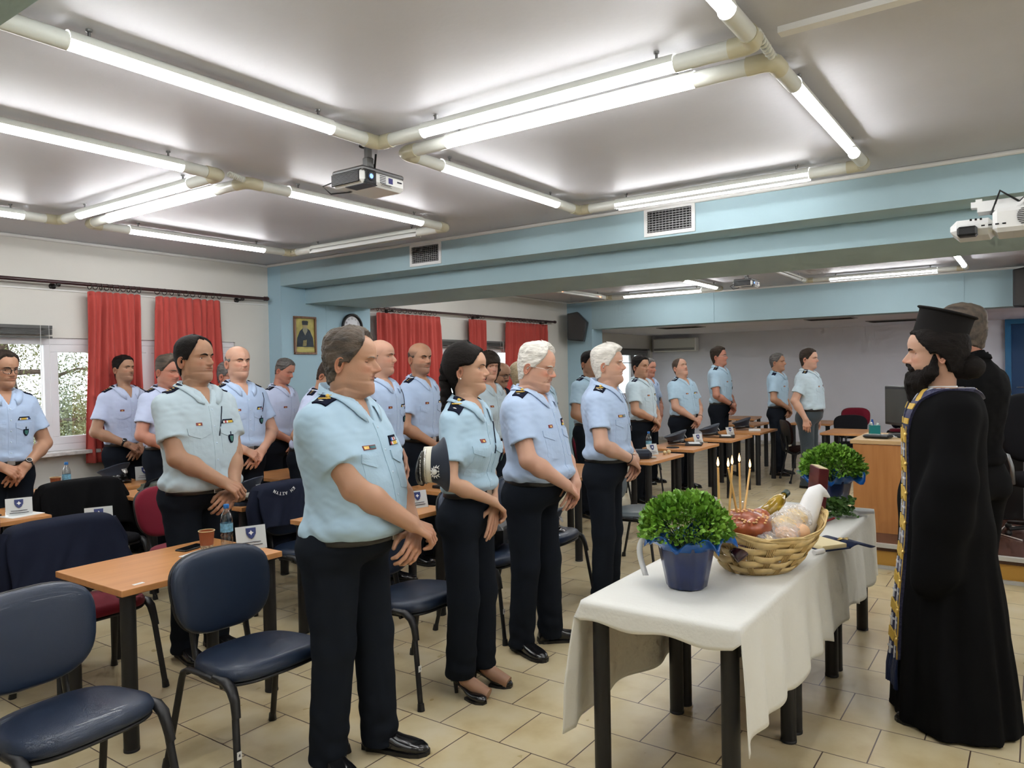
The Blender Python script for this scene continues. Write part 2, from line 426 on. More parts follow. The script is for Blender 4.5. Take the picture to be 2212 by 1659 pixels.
def build_head(cfg, lod):
    """returns body-part arrays in head-local coordinates"""
    cfg['skin'] = tuple(np.array(cfg.get('skin', (.56, .335, .235))) * np.array([.90, .83, .77])); hp = cfg.get('face', {})
    N = {0: 112, 1: 72, 2: 48}[lod]; st = {0: .0021, 1: .0032, 2: .005}[lod]
    zs = np.concatenate([np.arange(-.155, .03, st * 1.8), np.arange(.03, .146, st), np.arange(.146, .222, st * 1.8), [.2225, .2265, .2300, .2325, .2343, .2354, .236]])
    t = np.linspace(-PI, PI, N, endpoint=False); th = t - .42 * np.sin(t)
    TH, Z = np.meshgrid(th, zs)
    X, Y = head_xy(TH, Z, hp)
    cT = np.cos(TH)
    Zs = Z + .021 * (1 - np.clip(cT, 0, 1)) * np.clip(1 + cT * 1.2, 0, 1) * np.exp(-((Z + .006) / .034) ** 2)
    P = np.stack([X, Y, Zs], -1)
    # colours
    sk = np.array(cfg.get('skin', (.56, .335, .235))); ay = np.abs(Y); fr = np.cos(TH) > 0
    g = lambda cy, cz, wy, wz: np.exp(-((ay - cy) / wy) ** 2 - ((Z - cz) / wz) ** 2) * fr
    C = np.ones(P.shape) * sk
    def mixc(C, col, w): return C * (1 - w[..., None]) + np.array(col) * w[..., None]
    red = np.array([sk[0] * 1.05, sk[1] * .72, sk[2] * .70])
    rd = cfg.get('ruddy', .5)
    C = mixc(C, red, np.clip(rd * (g(.040, .090, .020, .018) + g(0, .088, .016, .012) + .5 * g(0, .02, .03, .015)), 0, .9))
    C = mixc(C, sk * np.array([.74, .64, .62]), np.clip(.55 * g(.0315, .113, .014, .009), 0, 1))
    C = mixc(C, sk * np.array([.70, .50, .48]), .8 * g(.0095, .0785, .0042, .0028))
    stb = cfg.get('stubble', .25)
    if stb:
        w = smst(Z, .082, .066) * smst(Z, -.03, -.005) * smst(np.cos(TH), -.05, .2) * (1 - .9 * g(0, .060, .020, .009)) + g(0, .074, .026, .008)
        C = mixc(C, sk * np.array([.58, .60, .66]), np.clip(w * stb, 0, .8))
    lc = cfg.get('lipcol', tuple(sk * np.array([.86, .56, .56])))
    up = np.exp(-(ay / .0215) ** 4 - ((Z - .0645) / .0033) ** 4) * fr; lo = np.exp(-(ay / .020) ** 4 - ((Z - .0555) / .0042) ** 4) * fr
    C = mixc(C, lc, np.clip(.8 * (up + lo), 0, .85))
    C = mixc(C, sk * np.array([.38, .24, .22]), .9 * np.exp(-(ay / .0225) ** 4 - ((Z - .0600) / .0013) ** 2) * fr)
    hc = np.array(cfg.get('haircol', (.03, .022, .018)))
    sh = cfg.get('shaved', 0)
    if sh:  # closely shaved sides
        zh = np.interp(np.degrees(np.abs(TH)), *zip(*HLINES['short']))
        w = smst(Z, zh - .006, zh + .006) * smst(Z, .178, .155)
        C = mixc(C, sk * .45 + hc * .3, w * sh)
    mb = MB(); cols = []
    mb.grid(P, 0, closed_v=True); cols.append(C.reshape(-1, 3))
    def addc(V_n, c): cols.append(np.ones((V_n, 3)) * np.array(c))
    n0 = mb.n
    # top cap
    # ears
    for sg in (-1, 1):
        na, nr = {0: (26, 11), 1: (18, 8), 2: (12, 6)}[lod]
        A = np.linspace(0, 2 * PI, na, endpoint=False)
        rr = np.array([0, .2, .38, .52, .66, .78, .88, .97, 1.0, .96, .8][:nr] if nr == 11 else ([0, .3, .5, .7, .85, 1.0, .95, .8] if nr == 8 else [0, .4, .7, 1.0, .95, .8]))
        hh = np.array([-.004, -.0035, .001, .0055, .003, .0035, .0065, .0062, .003, -.002, -.008][:nr] if nr == 11 else ([-.004, -.003, .005, .003, .0065, .004, -.001, -.008] if nr == 8 else [-.003, .004, .004, .004, -.001, -.008]))
        G = []
        for r_, h_ in zip(rr, hh):
            ex = np.where(np.cos(A) > 0, .0125, .0175) * r_ * np.cos(A) * (1 + .12 * np.sin(A)); ez = np.where(np.sin(A) > 0, .030, .035) * r_ * np.sin(A)
            outw = .010 + h_ + (-(ex)) * .42
            ez2 = ez * math.cos(.2) - ex * math.sin(.2); ex2 = ex * math.cos(.2) + ez * math.sin(.2)
            zc = .100 + ez2
            G.append(np.stack([-.013 + ex2 * 1.05 - .006, sg * (HW(zc) * (1 + hp.get('wide', 0)) - .003 + outw * 1.0), zc], 1))
        G = np.array(G)
        mb.grid(G, 0, closed_v=True, flip=sg > 0)
        cc = np.ones((len(rr), na, 3)) * (sk * np.array([1.0, .80, .76]))
        cc[:max(2, nr // 4)] *= .62
        cols.append(cc.reshape(-1, 3))
    # eyes
    gaze = cfg.get('gaze', 0.0); gy = cfg.get('gazey', 0.0); op = cfg.get('open', .5)  # openness
    ne = {0: 20, 1: 12, 2: 8}[lod]
    for sg in (-1, 1):
        y0 = sg * .0315; x0 = head_front(.0315, .119, hp) - .0088
        A = np.linspace(0, 2 * PI, ne, endpoint=False)
        lat = np.array([0, 10, 20, 27, 30, 50, 70, 90]) * PI / 180
        G = np.array([[[math.cos(l) * .0122, math.sin(l) * math.cos(a) * .0122, math.sin(l) * math.sin(a) * .0122] for a in A] for l in lat])
        R = rotm('z', gy) @ rotm('y', gaze)
        G = tr(G.reshape(-1, 3), R).reshape(G.shape) + np.array([x0, y0, .119])
        n1 = mb.n; fm = len(mb.f)
        mb.grid(G, 1, closed_v=True, flip=True)
        ec = np.ones((len(lat), ne, 3)) * np.array((.62, .58, .55)); ec[:2] = (.01, .008, .006); ec[2:4] = cfg.get('iris', (.06, .035, .02)); cols.append(ec.reshape(-1, 3))
        # lids
        aa = np.linspace(-1.25, 1.25, {0: 15, 1: 9, 2: 7}[lod])
        up0 = (-.42 + op * .95); lo0 = -.48
        for kind in (0, 1):
            ph = np.linspace(up0, 1.5, 8) if kind == 0 else np.linspace(lo0, -1.5, 6)
            rr_ = .0136 if kind == 0 else .0132
            G = []
            for k, p_ in enumerate(ph):
                r_ = rr_ if k > 0 else rr_ - .001
                G.append([[r_ * math.cos(a) * math.cos(p_) , 1.22 * r_ * math.sin(a), r_ * math.cos(a) * math.sin(p_) + (.0008 * sg * math.sin(a) * sg)] for a in aa])
            G = np.array(G) + np.array([x0 - .0004, y0, .119])
            mb.grid(G, 0, flip=kind == 1)
            lc_ = np.ones((len(ph), len(aa), 3)) * sk * (np.array([.88, .76, .72]) if kind == 0 else np.array([.84, .70, .68]))
            if kind == 0: lc_[0] = (.02, .012, .01); lc_[1] = sk * np.array([.5, .4, .38]) if cfg.get('female') else lc_[1]
            else: lc_[0] = sk * np.array([.55, .38, .36])
            cols.append(lc_.reshape(-1, 3))
    cols = np.concatenate(cols)
    # hair
    hs = cfg.get('hair', {})
    hair = None
    if hs.get('style', 'full') != 'none':
        hair = MB()
        line = hs.get('line', 'full')
        zs2 = np.concatenate([np.arange(-.085 if line == 'bangs' else (-.03 if line == 'fem' else .0), .222, st * 1.5), [.2225, .2265, .2300, .2325, .2343, .2354, .236]])
        N2 = {0: 150, 1: 90, 2: 56}[lod]
        th2 = np.linspace(-PI, PI, N2, endpoint=False)
        T2, Z2 = np.meshgrid(th2, zs2)
        X2, Y2 = head_xy(T2, np.maximum(Z2, -.14), {**hp, 'fat': 0})
        P2 = np.stack([X2, Y2, Z2], -1)
        Nn = np.stack([X2 / .10 ** 2, Y2 / .078 ** 2, np.maximum(Z2 - .13, -.02) / .105 ** 2], -1); Nn /= np.linalg.norm(Nn, axis=-1)[..., None]
        zh = np.interp(np.degrees(np.abs(T2)), *zip(*HLINES[line]))
        flat = P2.reshape(-1, 3)
        jag = pnoise(flat, 260, 3.).reshape(Z2.shape) * .0022
        m = smst(Z2 + jag, zh - .001, zh + .007)
        if hs.get('style') == 'horseshoe': m *= smst(Z2 + 2 * jag - .03 * smst(np.cos(T2), .2, -.9), hs.get('ztop', .165) + .004, hs.get('ztop', .165) - .03) * smst(np.abs(T2), 1.0, 1.25)
        if hs.get('style') == 'thin': m *= 1
        tt, tsd = hs.get('top', .013), hs.get('side', .006)
        w = smst(Z2, .15, .215); th_ = tsd + (tt - tsd) * w
        th_ = th_ * (1 + hs.get('front', 0) * smst(np.cos(T2), .2, .9) * w)
        st_ = hs.get('curl', .0022)
        rt_ = np.stack([flat[:, 0] * .7 + flat[:, 2] * .7, flat[:, 1], flat[:, 2] * .7 - flat[:, 0] * .7], 1) * np.array([.35, 1, 1]); nz_ = pnoise(rt_, 330, 1.).reshape(Z2.shape) * st_ * .7 + pnoise(rt_, 110, 5.).reshape(Z2.shape) * st_ * .9
        off = np.where(m > .001, (th_ + nz_) * (m ** .5), 0) - .0045 * (1 - m)
        vol = hs.get('vol', 0)
        if vol: off += vol * m * smst(Z2, .0, .12) * smst(np.cos(T2), .9, -.1)
        P3 = P2 + Nn * off[..., None]
        nr_, nc_ = m.shape; Fh = []
        for i in range(nr_ - 1):
            for j in range(nc_):
                j2 = (j + 1) % nc_
                if max(m[i, j], m[i + 1, j], m[i, j2], m[i + 1, j2]) > .001: Fh.append((i * nc_ + j, i * nc_ + j2, (i + 1) * nc_ + j2, (i + 1) * nc_ + j))
        hair.add(P3.reshape(-1, 3), Fh, 0, True)
    # eyebrows
    brow = MB()
    if cfg.get('brows', 1):
        for sg in (-1, 1):
            G = []
            for u in np.linspace(0, 1, 9):
                yy = .012 + .036 * u; zz = .1335 + cfg.get('browlift', 0) + .006 * math.sin(u * 2.3) - .004 * u ** 2 + (.0 if not cfg.get('frown') else -.003 * (1 - u))
                wz = (.0042 if not cfg.get('female') else .0028) * (1 - .65 * u ** 2) * cfg.get('browt', 1)
                xx = head_front(yy, zz, hp)
                G.append([[xx - .001, sg * yy, zz - wz], [xx + .0022, sg * yy, zz - wz * .5], [xx + .0026, sg * yy, zz + wz * .4], [xx - .001, sg * yy, zz + wz]])
            brow.grid(np.array(G), 0, flip=sg < 0)
    return mb, cols, hair, brow

def torso_fn(cfg, s):
    g = cfg.get('girth', 1.); be = cfg.get('belly', 0.); fem = cfg.get('female', False)
    z = np.array([.78, .86, .93, 1.00, 1.08, 1.16, 1.26, 1.36, 1.43, 1.48, 1.52, 1.57])
    if fem: hw = [.165, .185, .180, .150, .138, .140, .150, .160, .150, .105, .062, .050]
    else: hw = [.152, .170, .174, .168, .166, .170, .181, .188, .178, .130, .078, .062]
    hw = np.array(hw) * np.array([g] * 8 + [(g + 1) / 2, (g + 3) / 4, 1, 1])
    f = np.array([.10, .115, .118, .120, .124, .130, .138, .135, .115, .088, .060, .048])
    b = np.array([.125, .145, .132, .112, .104, .108, .125, .135, .125, .102, .080, .072])
    if fem: f = f * .86; b = b * np.array([1.05, 1.05, .98, .9, .85, .85, .85, .85, .85, .85, .85, .85])
    bc = np.array([.25, .5, .85, 1.0, 1.0, .82, .42, .1, 0, 0, 0, 0])
    f = f * (1 + (g - 1) * .5) + be * bc; b = b * (1 + (g - 1) * .5)
    HW_, F_, B_ = curve(z * s, hw * s), curve(z * s, f * s), curve(z * s, b * s)
    bend = cfg.get('bend', 0.)
    def sh(zv): return bend * smst(zv, .9 * s, 1.5 * s) ** 1.3
    def fn(P, off=0.):
        zz = P[:, 2]; x = P[:, 0] - sh(zz)
        hw, f, b = HW_(zz) + off, F_(zz) + off, B_(zz) + off
        cx = (f - b) / 2; d = (f + b) / 2
        n = 2.3
        q = (np.abs(P[:, 1] / hw) ** n + np.abs((x - cx) / d) ** n) ** (1 / n)
        r = ((q - 1) * np.minimum(hw, d)).astype(f32)
        if fem:
            for sg in (-1, 1): r = smin(r, ellips(P, (.075 * s + sh(1.26 * s), sg * .075 * s, 1.25 * s), (.068 + off, .07 + off, .075 + off)), .05)
        return r
    return fn, F_, B_, HW_, sh

def hand_prims(wr, u, n, side, curl, spread=.0, sc=1., thumb_curl=.35):
    """wrist point, finger direction u, palm normal n (out of the palm), side=+1 thumb towards +w"""
    u = np.array(u, float); u /= np.linalg.norm(u); n = np.array(n, float); n -= u * (n @ u); n /= np.linalg.norm(n)
    w = np.cross(n, u) * side; wr = np.array(wr, float)
    pr = []; g = lambda a, b, c: wr + (u * a + w * b + n * c) * sc
    ks = [.034, .012, -.0105, -.031]; kl = [.088, .092, .087, .079]; fl = [.96, 1.06, .98, .79]
    for i in range(4):
        k0 = g(kl[i], ks[i], -.004)
        pr.append((g(.008, ks[i] * .45, 0), k0, .0155 * sc, .0115 * sc))
        d = u * math.cos(.12) + w * (spread * (1.5 - i) * .09); c = curl[i] if hasattr(curl, '__len__') else curl
        p = k0; ang = 0; rr = .0098 * sc
        for j, L in enumerate([.044, .027, .021]):
            ang += c * (.75 if j == 0 else 1.0)
            dd = u * math.cos(ang) + n * math.sin(ang) + w * spread * (1.5 - i) * .09; dd /= np.linalg.norm(dd)
            q = p + dd * L * fl[i] * sc; pr.append((p, q, rr, rr * .9)); p = q; rr *= .9
    b0 = g(.018, .020, .006); b1 = b0 + (u * .62 + w * .62 + n * .35) * .042 * sc; pr.append((b0, b1, .0165 * sc, .0125 * sc))
    d1 = u * .85 + w * (.42 - thumb_curl * .6) + n * (.1 + thumb_curl); d1 /= np.linalg.norm(d1)
    b2 = b1 + d1 * .034 * sc; pr.append((b1, b2, .0115 * sc, .0105 * sc))
    d2 = u * .85 + w * (.2 - thumb_curl) + n * (.1 + thumb_curl); d2 /= np.linalg.norm(d2)
    pr.append((b2, b2 + d2 * .027 * sc, .0105 * sc, .0085 * sc))
    return pr

def ik(S, W, l1, l2, pole):
    S, W, pole = map(lambda a: np.array(a, float), (S, W, pole))
    d = W - S; L = np.linalg.norm(d)
    if L > (l1 + l2) * .995: W = S + d / L * (l1 + l2) * .995; d = W - S; L = np.linalg.norm(d)
    a = (l1 * l1 - l2 * l2 + L * L) / (2 * L); h = math.sqrt(max(l1 * l1 - a * a, 0)); dn = d / L
    p = pole - dn * (pole @ dn); p /= np.linalg.norm(p)
    return S + dn * a + p * h, W

class Surf:
    def __init__(s, V, F): s.t = BVHTree.FromPolygons([tuple(v) for v in V.tolist()], [tuple(f) for f in F.tolist()])
    def cast(s, o, d):
        h = s.t.ray_cast(Vector(o), Vector(d), 3)
        return (np.array(h[0]), np.array(h[1])) if h[0] is not None else (None, None)
    def patch(s, mb, fn, nu, nv, d, off=.003, mi=0, base=.003, lift=None):
        """fn(u,v)->start point; cast along d; conforming raised patch"""
        G = np.zeros((nu, nv, 3)); Nn = np.zeros((nu, nv, 3)); last = None; miss = []
        for i in range(nu):
            for j in range(nv):
                p, n = s.cast(fn(i / (nu - 1), j / (nv - 1)), d)
                if p is None: miss.append((i, j)); continue
                if n @ np.array(d) > 0: n = -n
                G[i, j] = p; Nn[i, j] = n; last = (i, j)
        if last is None: return
        for i, j in miss: G[i, j] = G[last]; Nn[i, j] = Nn[last]
        Nn = np.mean(Nn.reshape(-1, 3), 0) * .5 + Nn * .5; Nn /= np.linalg.norm(Nn, axis=-1)[..., None]
        top = G + Nn * (off if lift is None else off)
        E = np.pad(top, ((1, 1), (1, 1), (0, 0)), mode='edge'); B = np.pad(G - Nn * base, ((1, 1), (1, 1), (0, 0)), mode='edge')
        E[0], E[-1], E[:, 0], E[:, -1] = B[0], B[-1], B[:, 0], B[:, -1]
        a = E[1, :, :] - E[2, :, :]
        c = np.cross(E[2, 1] - E[1, 1], E[1, 2] - E[1, 1])
        mb.grid(E, mi, smooth=False, flip=(c @ Nn[0, 0]) < 0)
        return G, Nn

def star_mb(mb, c, n, r, up, mi, k=6, inner=.5, h=.002):
    A = frame(c, up, n); pts = []
    for i in range(2 * k):
        a = PI * i / k; q = r if i % 2 == 0 else r * inner; pts.append((q * math.cos(a), q * math.sin(a), 0))
    V = pts + [(0, 0, h)]
    mb.add(V, [(i, (i + 1) % (2 * k), 2 * k) for i in range(2 * k)], mi, False, A)

def make_person(cfg):
    lod = cfg.get('lod', 1); S = cfg['S']; s = S / 1.80; fem = cfg.get('female', False)
    root = empty('person', (cfg['pos'][0], cfg['pos'][1], 0), math.radians(cfg['head']), cfg['label'], 'person', cfg.get('group'))
    hk = s * cfg.get('hk', 1.06 if not fem else .98)      # head scale
    tfn, Ff, Bf, Wf, shf = torso_fn(cfg, s)
    hs_ = {0: .0036, 1: .0055, 2: .0075}[lod]; hc_ = {0: .0062, 1: .009, 2: .0125}[lod]
    hairtop = cfg.get('hair', {}).get('top', .012) if cfg.get('hair', {}).get('style') != 'horseshoe' else .002
    chin = S - .236 * hk - hairtop * hk * .8
    zc = 1.53 * s
    # ---- head
    hm, cols, hair, brow = build_head(cfg, lod)
    yaw, pit, rol = [math.radians(a) for a in cfg.get('hrot', (0, 0, 0))]
    nx = shf(1.55 * s) + .012 * s + cfg.get('neckf', 0.)
    Rm = rotm('z', yaw) @ rotm('y', pit) @ rotm('x', rol)
    piv = np.array([-.012, 0, -.02])
    def hx(V, full=False):
        V = np.asarray(V, float)
        w = np.ones(len(V)) if full else smst(V[:, 2], -.13, .0)
        q = tr(V - piv, Rm) + piv
        out = V * (1 - w[:, None]) + q * w[:, None]
        return out * hk + np.array([nx, 0, chin])
    HX = trm(nx, 0, chin) @ np.diag([hk, hk, hk, 1]) @ trm(*piv) @ Rm @ trm(*(-piv))
    # ---- arms
    pose = cfg.get('pose', 'clasp'); g = cfg.get('girth', 1.); be = cfg.get('belly', 0)
    ar = (1 + (g - 1) * .6) * (.80 if fem else 1) * s
    shz = (1.408 if not fem else 1.402) * s; shy = (.170 + (g - 1) * .08 if not fem else .148) * s
    l1, l2 = .305 * s, .262 * s
    hz = cfg.get('hz', .98) * s
    fx = max(float(Ff(np.array([hz]))[0]), float(Ff(np.array([hz + .07]))[0]) * .9) + .045 * s + shf(hz)
    prims = {}
    arms = {}
    for sd in (1, -1):
        Sj = np.array([shf(shz) - .005, sd * shy, shz])
        if pose == 'clasp':
            W = np.array([fx + (.015 if sd < 0 else -.004), sd * .085 * s - (.0 if sd < 0 else 0), hz + (.015 if sd < 0 else .0)])
            if sd < 0: u, n, cu = (.18, .80, -.50), (-.75, -.25, -.45), (.50, .52, .56, .60)
            else: u, n, cu = (.10, -.72, -.68), (-.8, .35, -.3), (.30, .34, .40, .44)
            pole = (-.55, sd * 1., -.1)
        elif pose == 'hold':      # left hand holds right wrist, the right hand hangs open (or mirrored)
            W = np.array([fx + (.02 if sd < 0 else -.006), sd * (.045 if sd < 0 else .02) * s, hz + (.035 if sd < 0 else -.01)])
            if sd < 0: u, n, cu = (.25, .70, -.62), (-.55, -.35, -.75), (.55, .6, .65, .7)
            else: u, n, cu = (.08, -.45, -.9), (-.9, .2, -.1), (.12, .16, .2, .25)
            pole = (-.5, sd * 1., -.1)
        elif pose == 'cap':
            W = np.array([fx + (.05 if sd < 0 else .02), sd * (.03 if sd < 0 else .06) * s, hz + (.02 if sd < 0 else -.055)])
            if sd < 0: u, n, cu = (.50, .62, -.50), (-.70, -.05, -.60), (.72, .75, .80, .82)
            else: u, n, cu = (.30, -.75, -.50), (-.75, .1, -.3), (.62, .66, .72, .74)
            pole = (-.5, sd * 1., -.2)
        elif pose == 'hid':
            W = np.array([.05, sd * .235, .85]); u, n, cu = (.12, 0, -1), (-.3, -sd, 0), (.2, .3, .3, .3); pole = (-.4, 0, 0)
        elif pose == 'side':
            W = np.array([.035 * s, sd * (shy + .075 * s), .90 * s]); u, n, cu = (.1, 0, -1), (-.35, -sd, 0), (.35, .45, .5, .5)
            pole = (-1, sd * .3, 0)
        elif pose == 'fore':      # forearms raised forward (hidden in sleeves)
            W = np.array([.34 * s, sd * .12 * s, 1.10 * s]); u, n, cu = (.9, -sd * .3, .1), (0, -sd, 0), (.4, .5, .5, .5)
            pole = (-.4, sd * .8, -.8)
        if cfg.get('hflip') and pose in ('clasp',): pass
        E, W = ik(Sj, W, l1, l2, pole)
        arms[sd] = (Sj, E, W, np.array(u, float), np.array(n, float))
        prims[sd] = hand_prims(W, u, n, sd, cu, spread=.3, sc=(1.0 if not fem else .88) * s * 1.05)
    def skin_fn(P):
        r = np.full(len(P), 9., f32)
        for sd in (1, -1):
            Sj, E, W, u, n = arms[sd]
            a = capsule(P, Sj, E, .056 * ar, .047 * ar)
            md = E + (W - E) * .32
            a = smin(a, smin(capsule(P, E, md, .046 * ar, .046 * ar), capsule(P, md, W, .045 * ar, .0295 * ar), .03), .02)
            c = W + u * .08; m = np.linalg.norm(P - c.astype(f32), axis=1) < .17
            if m.any():
                Q = P[m]; hd = None
                for (p, q, ra, rb) in prims[sd]:
                    d = capsule(Q, p, q, ra, rb); hd = d if hd is None else smin(hd, d, (.0045, .009, .012)[lod])
                a[m] = smin(a[m], hd, .022)
            r = np.minimum(r, a) if sd == 1 else smin(r, a, .002)
        m = P[:, 2] > 1.30 * s
        if m.any():
            Q = P[m]; t = tfn(Q, -.002)
            t = smax(t, 1.35 * s - Q[:, 2], .02); t = smax(t, Q[:, 2] - 1.50 * s, .02)
            t = smin(t, capsule(Q, (nx - .012, 0, 1.44 * s), (nx - .006, 0, 1.53 * s), .060 * s, .050 * s), .03)
            r[m] = smin(r[m], t, .03)
        return r
    allp = np.concatenate([np.array([p[0] for p in prims[a]] + [p[1] for p in prims[a]] + [arms[a][1], arms[a][2]]) for a in (1, -1)])
    lo = np.minimum(allp.min(0) - .07, [-.20 + min(shf(1.5 * s), 0), -(shy + .12), 9]); hi = np.maximum(allp.max(0) + .07, [.16 + shf(1.5 * s), shy + .12, 1.58 * s])
    V, Q = mesh_sdf(skin_fn, lo, hi, hs_, 4)
    hV = np.concatenate(hm.v)
    # split head verts: neck blend for the loft, full for the rest
    nl = len(hm.v[0]); hv0 = hx(hm.v[0]); hv1 = np.concatenate([hx(v, True) for v in hm.v[1:]])
    bm_ = MB(); bm_.v = [hv0, hv1]; bm_.f = list(hm.f); bm_.m = list(hm.m); bm_.sm = list(hm.sm); bm_.n = len(hv0) + len(hv1)
    sk = np.array(cfg.get('skin', (.56, .335, .235)))
    c2 = np.ones((len(V), 3)) * sk * cfg.get('armtone', 1.)
    # knuckles and fingers a little redder
    for a in (1, -1):
        d = np.linalg.norm(V - (arms[a][2] + arms[a][3] / np.linalg.norm(arms[a][3]) * .11), axis=1); w = smst(d, .09, .03)[:, None]
        c2 = c2 * (1 - .35 * w) + .35 * w * sk * np.array([1.02, .78, .74])
    bm_.add(V, Q, 0, True); cols = np.concatenate([cols, c2])
    if fem and cfg.get('ankles'):
        for sy in (-1, 1):
            fxx, fyy = (cfg.get('feet', {}).get(sy, (0, sy * .07, 0)))[:2]
            n0 = bm_.n
            bm_.tube([(fxx - .02, fyy, .24), (fxx - .01, fyy, .14), (fxx + .02, fyy, .085), (fxx + .08, fyy, .055), (fxx + .15, fyy, .03)], [.045, .036, .036, .036, .03], 14, 0)
            cols = np.concatenate([cols, np.ones((bm_.n - n0, 3)) * sk * .85])
    body = bm_.build('body', [M['skin'], M['eye']], root, col=np.concatenate([cols, np.ones((len(cols), 1))], 1))
    if hair: 
        hair.v = [hx(v, False) if False else hx(v, True) for v in hair.v]
        hair.build('hair', M[cfg['hair'].get('mat', 'hair_black')], root)
    if brow.n: brow.v = [hx(v, True) for v in brow.v]; brow.build('eyebrows', M[cfg.get('browmat', cfg.get('hair', {}).get('mat', 'hair_black'))], root)
    if cfg.get('moustache'):
        mm = MB(); hp = cfg.get('face', {})
        for sg in (-1, 1):
            G = []
            for u_ in np.linspace(0, 1, 7):
                yy = .001 + .029 * u_; zz = .0735 - .009 * u_ ** 1.6; wz = .0058 * (1 - .6 * u_ ** 2); xx = head_front(yy, zz, hp)
                G.append([[xx - .001, sg * yy, zz - wz], [xx + .004, sg * yy, zz - wz * .4], [xx + .004, sg * yy, zz + wz * .4], [xx - .001, sg * yy, zz + wz]])
            mm.grid(np.array(G), 0, flip=sg < 0)
        mm.v = [hx(v, True) for v in mm.v]; mm.build('moustache', M[cfg['moustache']], root)
    if cfg.get('glasses'):
        gl = MB(); hp = cfg.get('face', {}); le = MB(); fr_r = .0016 if cfg['glasses'] == 'thick' else .0009
        xf_ = head_front(.0, .125, hp) + .004
        for sg in (-1, 1):
            ring = []
            for a in np.linspace(0, 2 * PI, 24, endpoint=False):
                yy = .0325 + .0235 * math.copysign(abs(math.cos(a)) ** .7, math.cos(a)); zz = .112 + .0165 * math.copysign(abs(math.sin(a)) ** .75, math.sin(a))
                ring.append((xf_ - .012 * ((yy - .02) / .035) ** 2 * 1.2 + .002, sg * yy, zz))
            gl.tube(ring, fr_r, 6, 0, closed=True, caps=False)
            le.add([(p[0], p[1], p[2]) for p in ring], [tuple(range(24))], 0, False)
            gl.tube([(xf_ - .012, sg * .056, .118), (xf_ - .02, sg * .068, .119), (.02, sg * .0775, .118), (-.01, sg * .078, .112), (-.022, sg * .076, .098)], fr_r * 1.1, 6, 0)
        gl.tube([(xf_ + .001, -.010, .117), (xf_ + .003, 0, .120), (xf_ + .001, .010, .117)], fr_r, 6, 0)
        for q in (gl, le): q.v = [hx(v, True) for v in q.v]
        go = gl.build('glasses', M['black_plastic'] if cfg['glasses'] == 'thick' else M['silver'], root); le.build('lens', M['lens'], go)
    if cfg.get('extra_head'): cfg['extra_head'](cfg, root, hx, hk)
    if cfg.get('noclothes'): return root, dict(HX=HX, arms=arms, s=s, chin=chin, nx=nx, tfn=tfn)
    # ---- shirt
    zb = cfg.get('zb', 1.005) * s; cuts = .66
    seed = cfg.get('seed', 1.) * 3.7
    sl = {}
    for sd in (1, -1):
        Sj, E, W, u, n = arms[sd]; d = (E - Sj) / np.linalg.norm(E - Sj); sl[sd] = (Sj, d, cuts * l1 if not cfg.get('long') else l1)
    long = cfg.get('long', False)
    vz = cfg.get('vneck', 1.405) * s; colz = cfg.get('colz', 1.542) * s
    def shirt_fn(P):
        z = P[:, 2]
        bl = cfg.get('blouse', .010) * np.exp(-((z - zb - .045) / .04) ** 2)
        f = tfn(P, .013) - bl.astype(f32) + .03 * smst(z, zb + .02, zb - .01).astype(f32) * 0
        for sd in (1, -1):
            Sj, d, L = sl[sd]
            f = smin(f, capsule(P, (Sj[0] - .010, sd * .070 * s, shz + .056 * s), Sj + np.array([0, -sd * .012, .002]), .045 * s, .057 * ar), .05)
        for sd in (1, -1):
            Sj, d, L = sl[sd]; E = arms[sd][1]; W = arms[sd][2]
            if long:
                c = smin(capsule(P, Sj, E, .074 * ar, .062 * ar), capsule(P, E, W, .060 * ar, .042 * ar), .03)
            else:
                c = capsule(P, Sj, Sj + d * (L + .1), .058 * ar, .080 * ar)
                q = (P - Sj.astype(f32)) @ d.astype(f32)
                c = smax(c, q - L, .006)
            if not long and lod < 2:
                inn = capsule(P, Sj + d * (L - .07), Sj + d * (L + .1), .046 * ar, .066 * ar)
                c = np.maximum(c, -np.maximum(inn, (L - .045) - q))
            f = smin(f, c, .035 if not long else .03)
        wr = cfg.get('wrinkle', 1.)
        f += wr * (.0044 * pnoise(P * np.array([1, 1, .5], f32), 22, seed) + .0022 * pnoise(P * np.array([1, 1, 1.6], f32), 48, seed + 2)
                   + .0042 * np.sin(P[:, 2] * 62 + 9 * P[:, 1] + 5 * np.sin(P[:, 0] * 13 + seed)) * smst(z, zb + .20, zb + .02)).astype(f32)
        f = smax(f, (zb - z).astype(f32), .02)
        # neck opening
        cr = np.hypot(P[:, 0] - nx + .01, P[:, 1]) - (.058 * s + .8 * np.clip(z - colz + .045, 0, .1))
        f = np.maximum(f, -np.maximum(cr, colz - .045 - z + .4 * np.clip(P[:, 0] - nx, -.1, .1) * 0))
        f = np.maximum(f, (z - colz + .022).astype(f32) + (P[:, 0] - nx) * .40)
        wdg = np.maximum(np.abs(P[:, 1]) * 1.0 - (z - vz) * .42, (nx + .02) - P[:, 0]) if not cfg.get('closed') else None
        if wdg is not None: f = np.maximum(f, -wdg)
        return f.astype(f32)
    ends = np.array([sl[a][0] + sl[a][1] * sl[a][2] for a in (1, -1)] + ([arms[a][2] for a in (1, -1)] + [arms[a][1] for a in (1, -1)] if long else []))
    xe = shf(1.5 * s)
    bx = be + .05
    lo = np.minimum([-.24 * s * g + min(0, xe), -(shy + .13), zb - .03], ends.min(0) - .11); hi = np.maximum([.19 * s * g + bx + max(0, xe), shy + .13, colz + .03], ends.max(0) + .11); hi[2] = min(hi[2], colz + .04)
    V, Q = mesh_sdf(shirt_fn, lo, hi, hc_, 4)
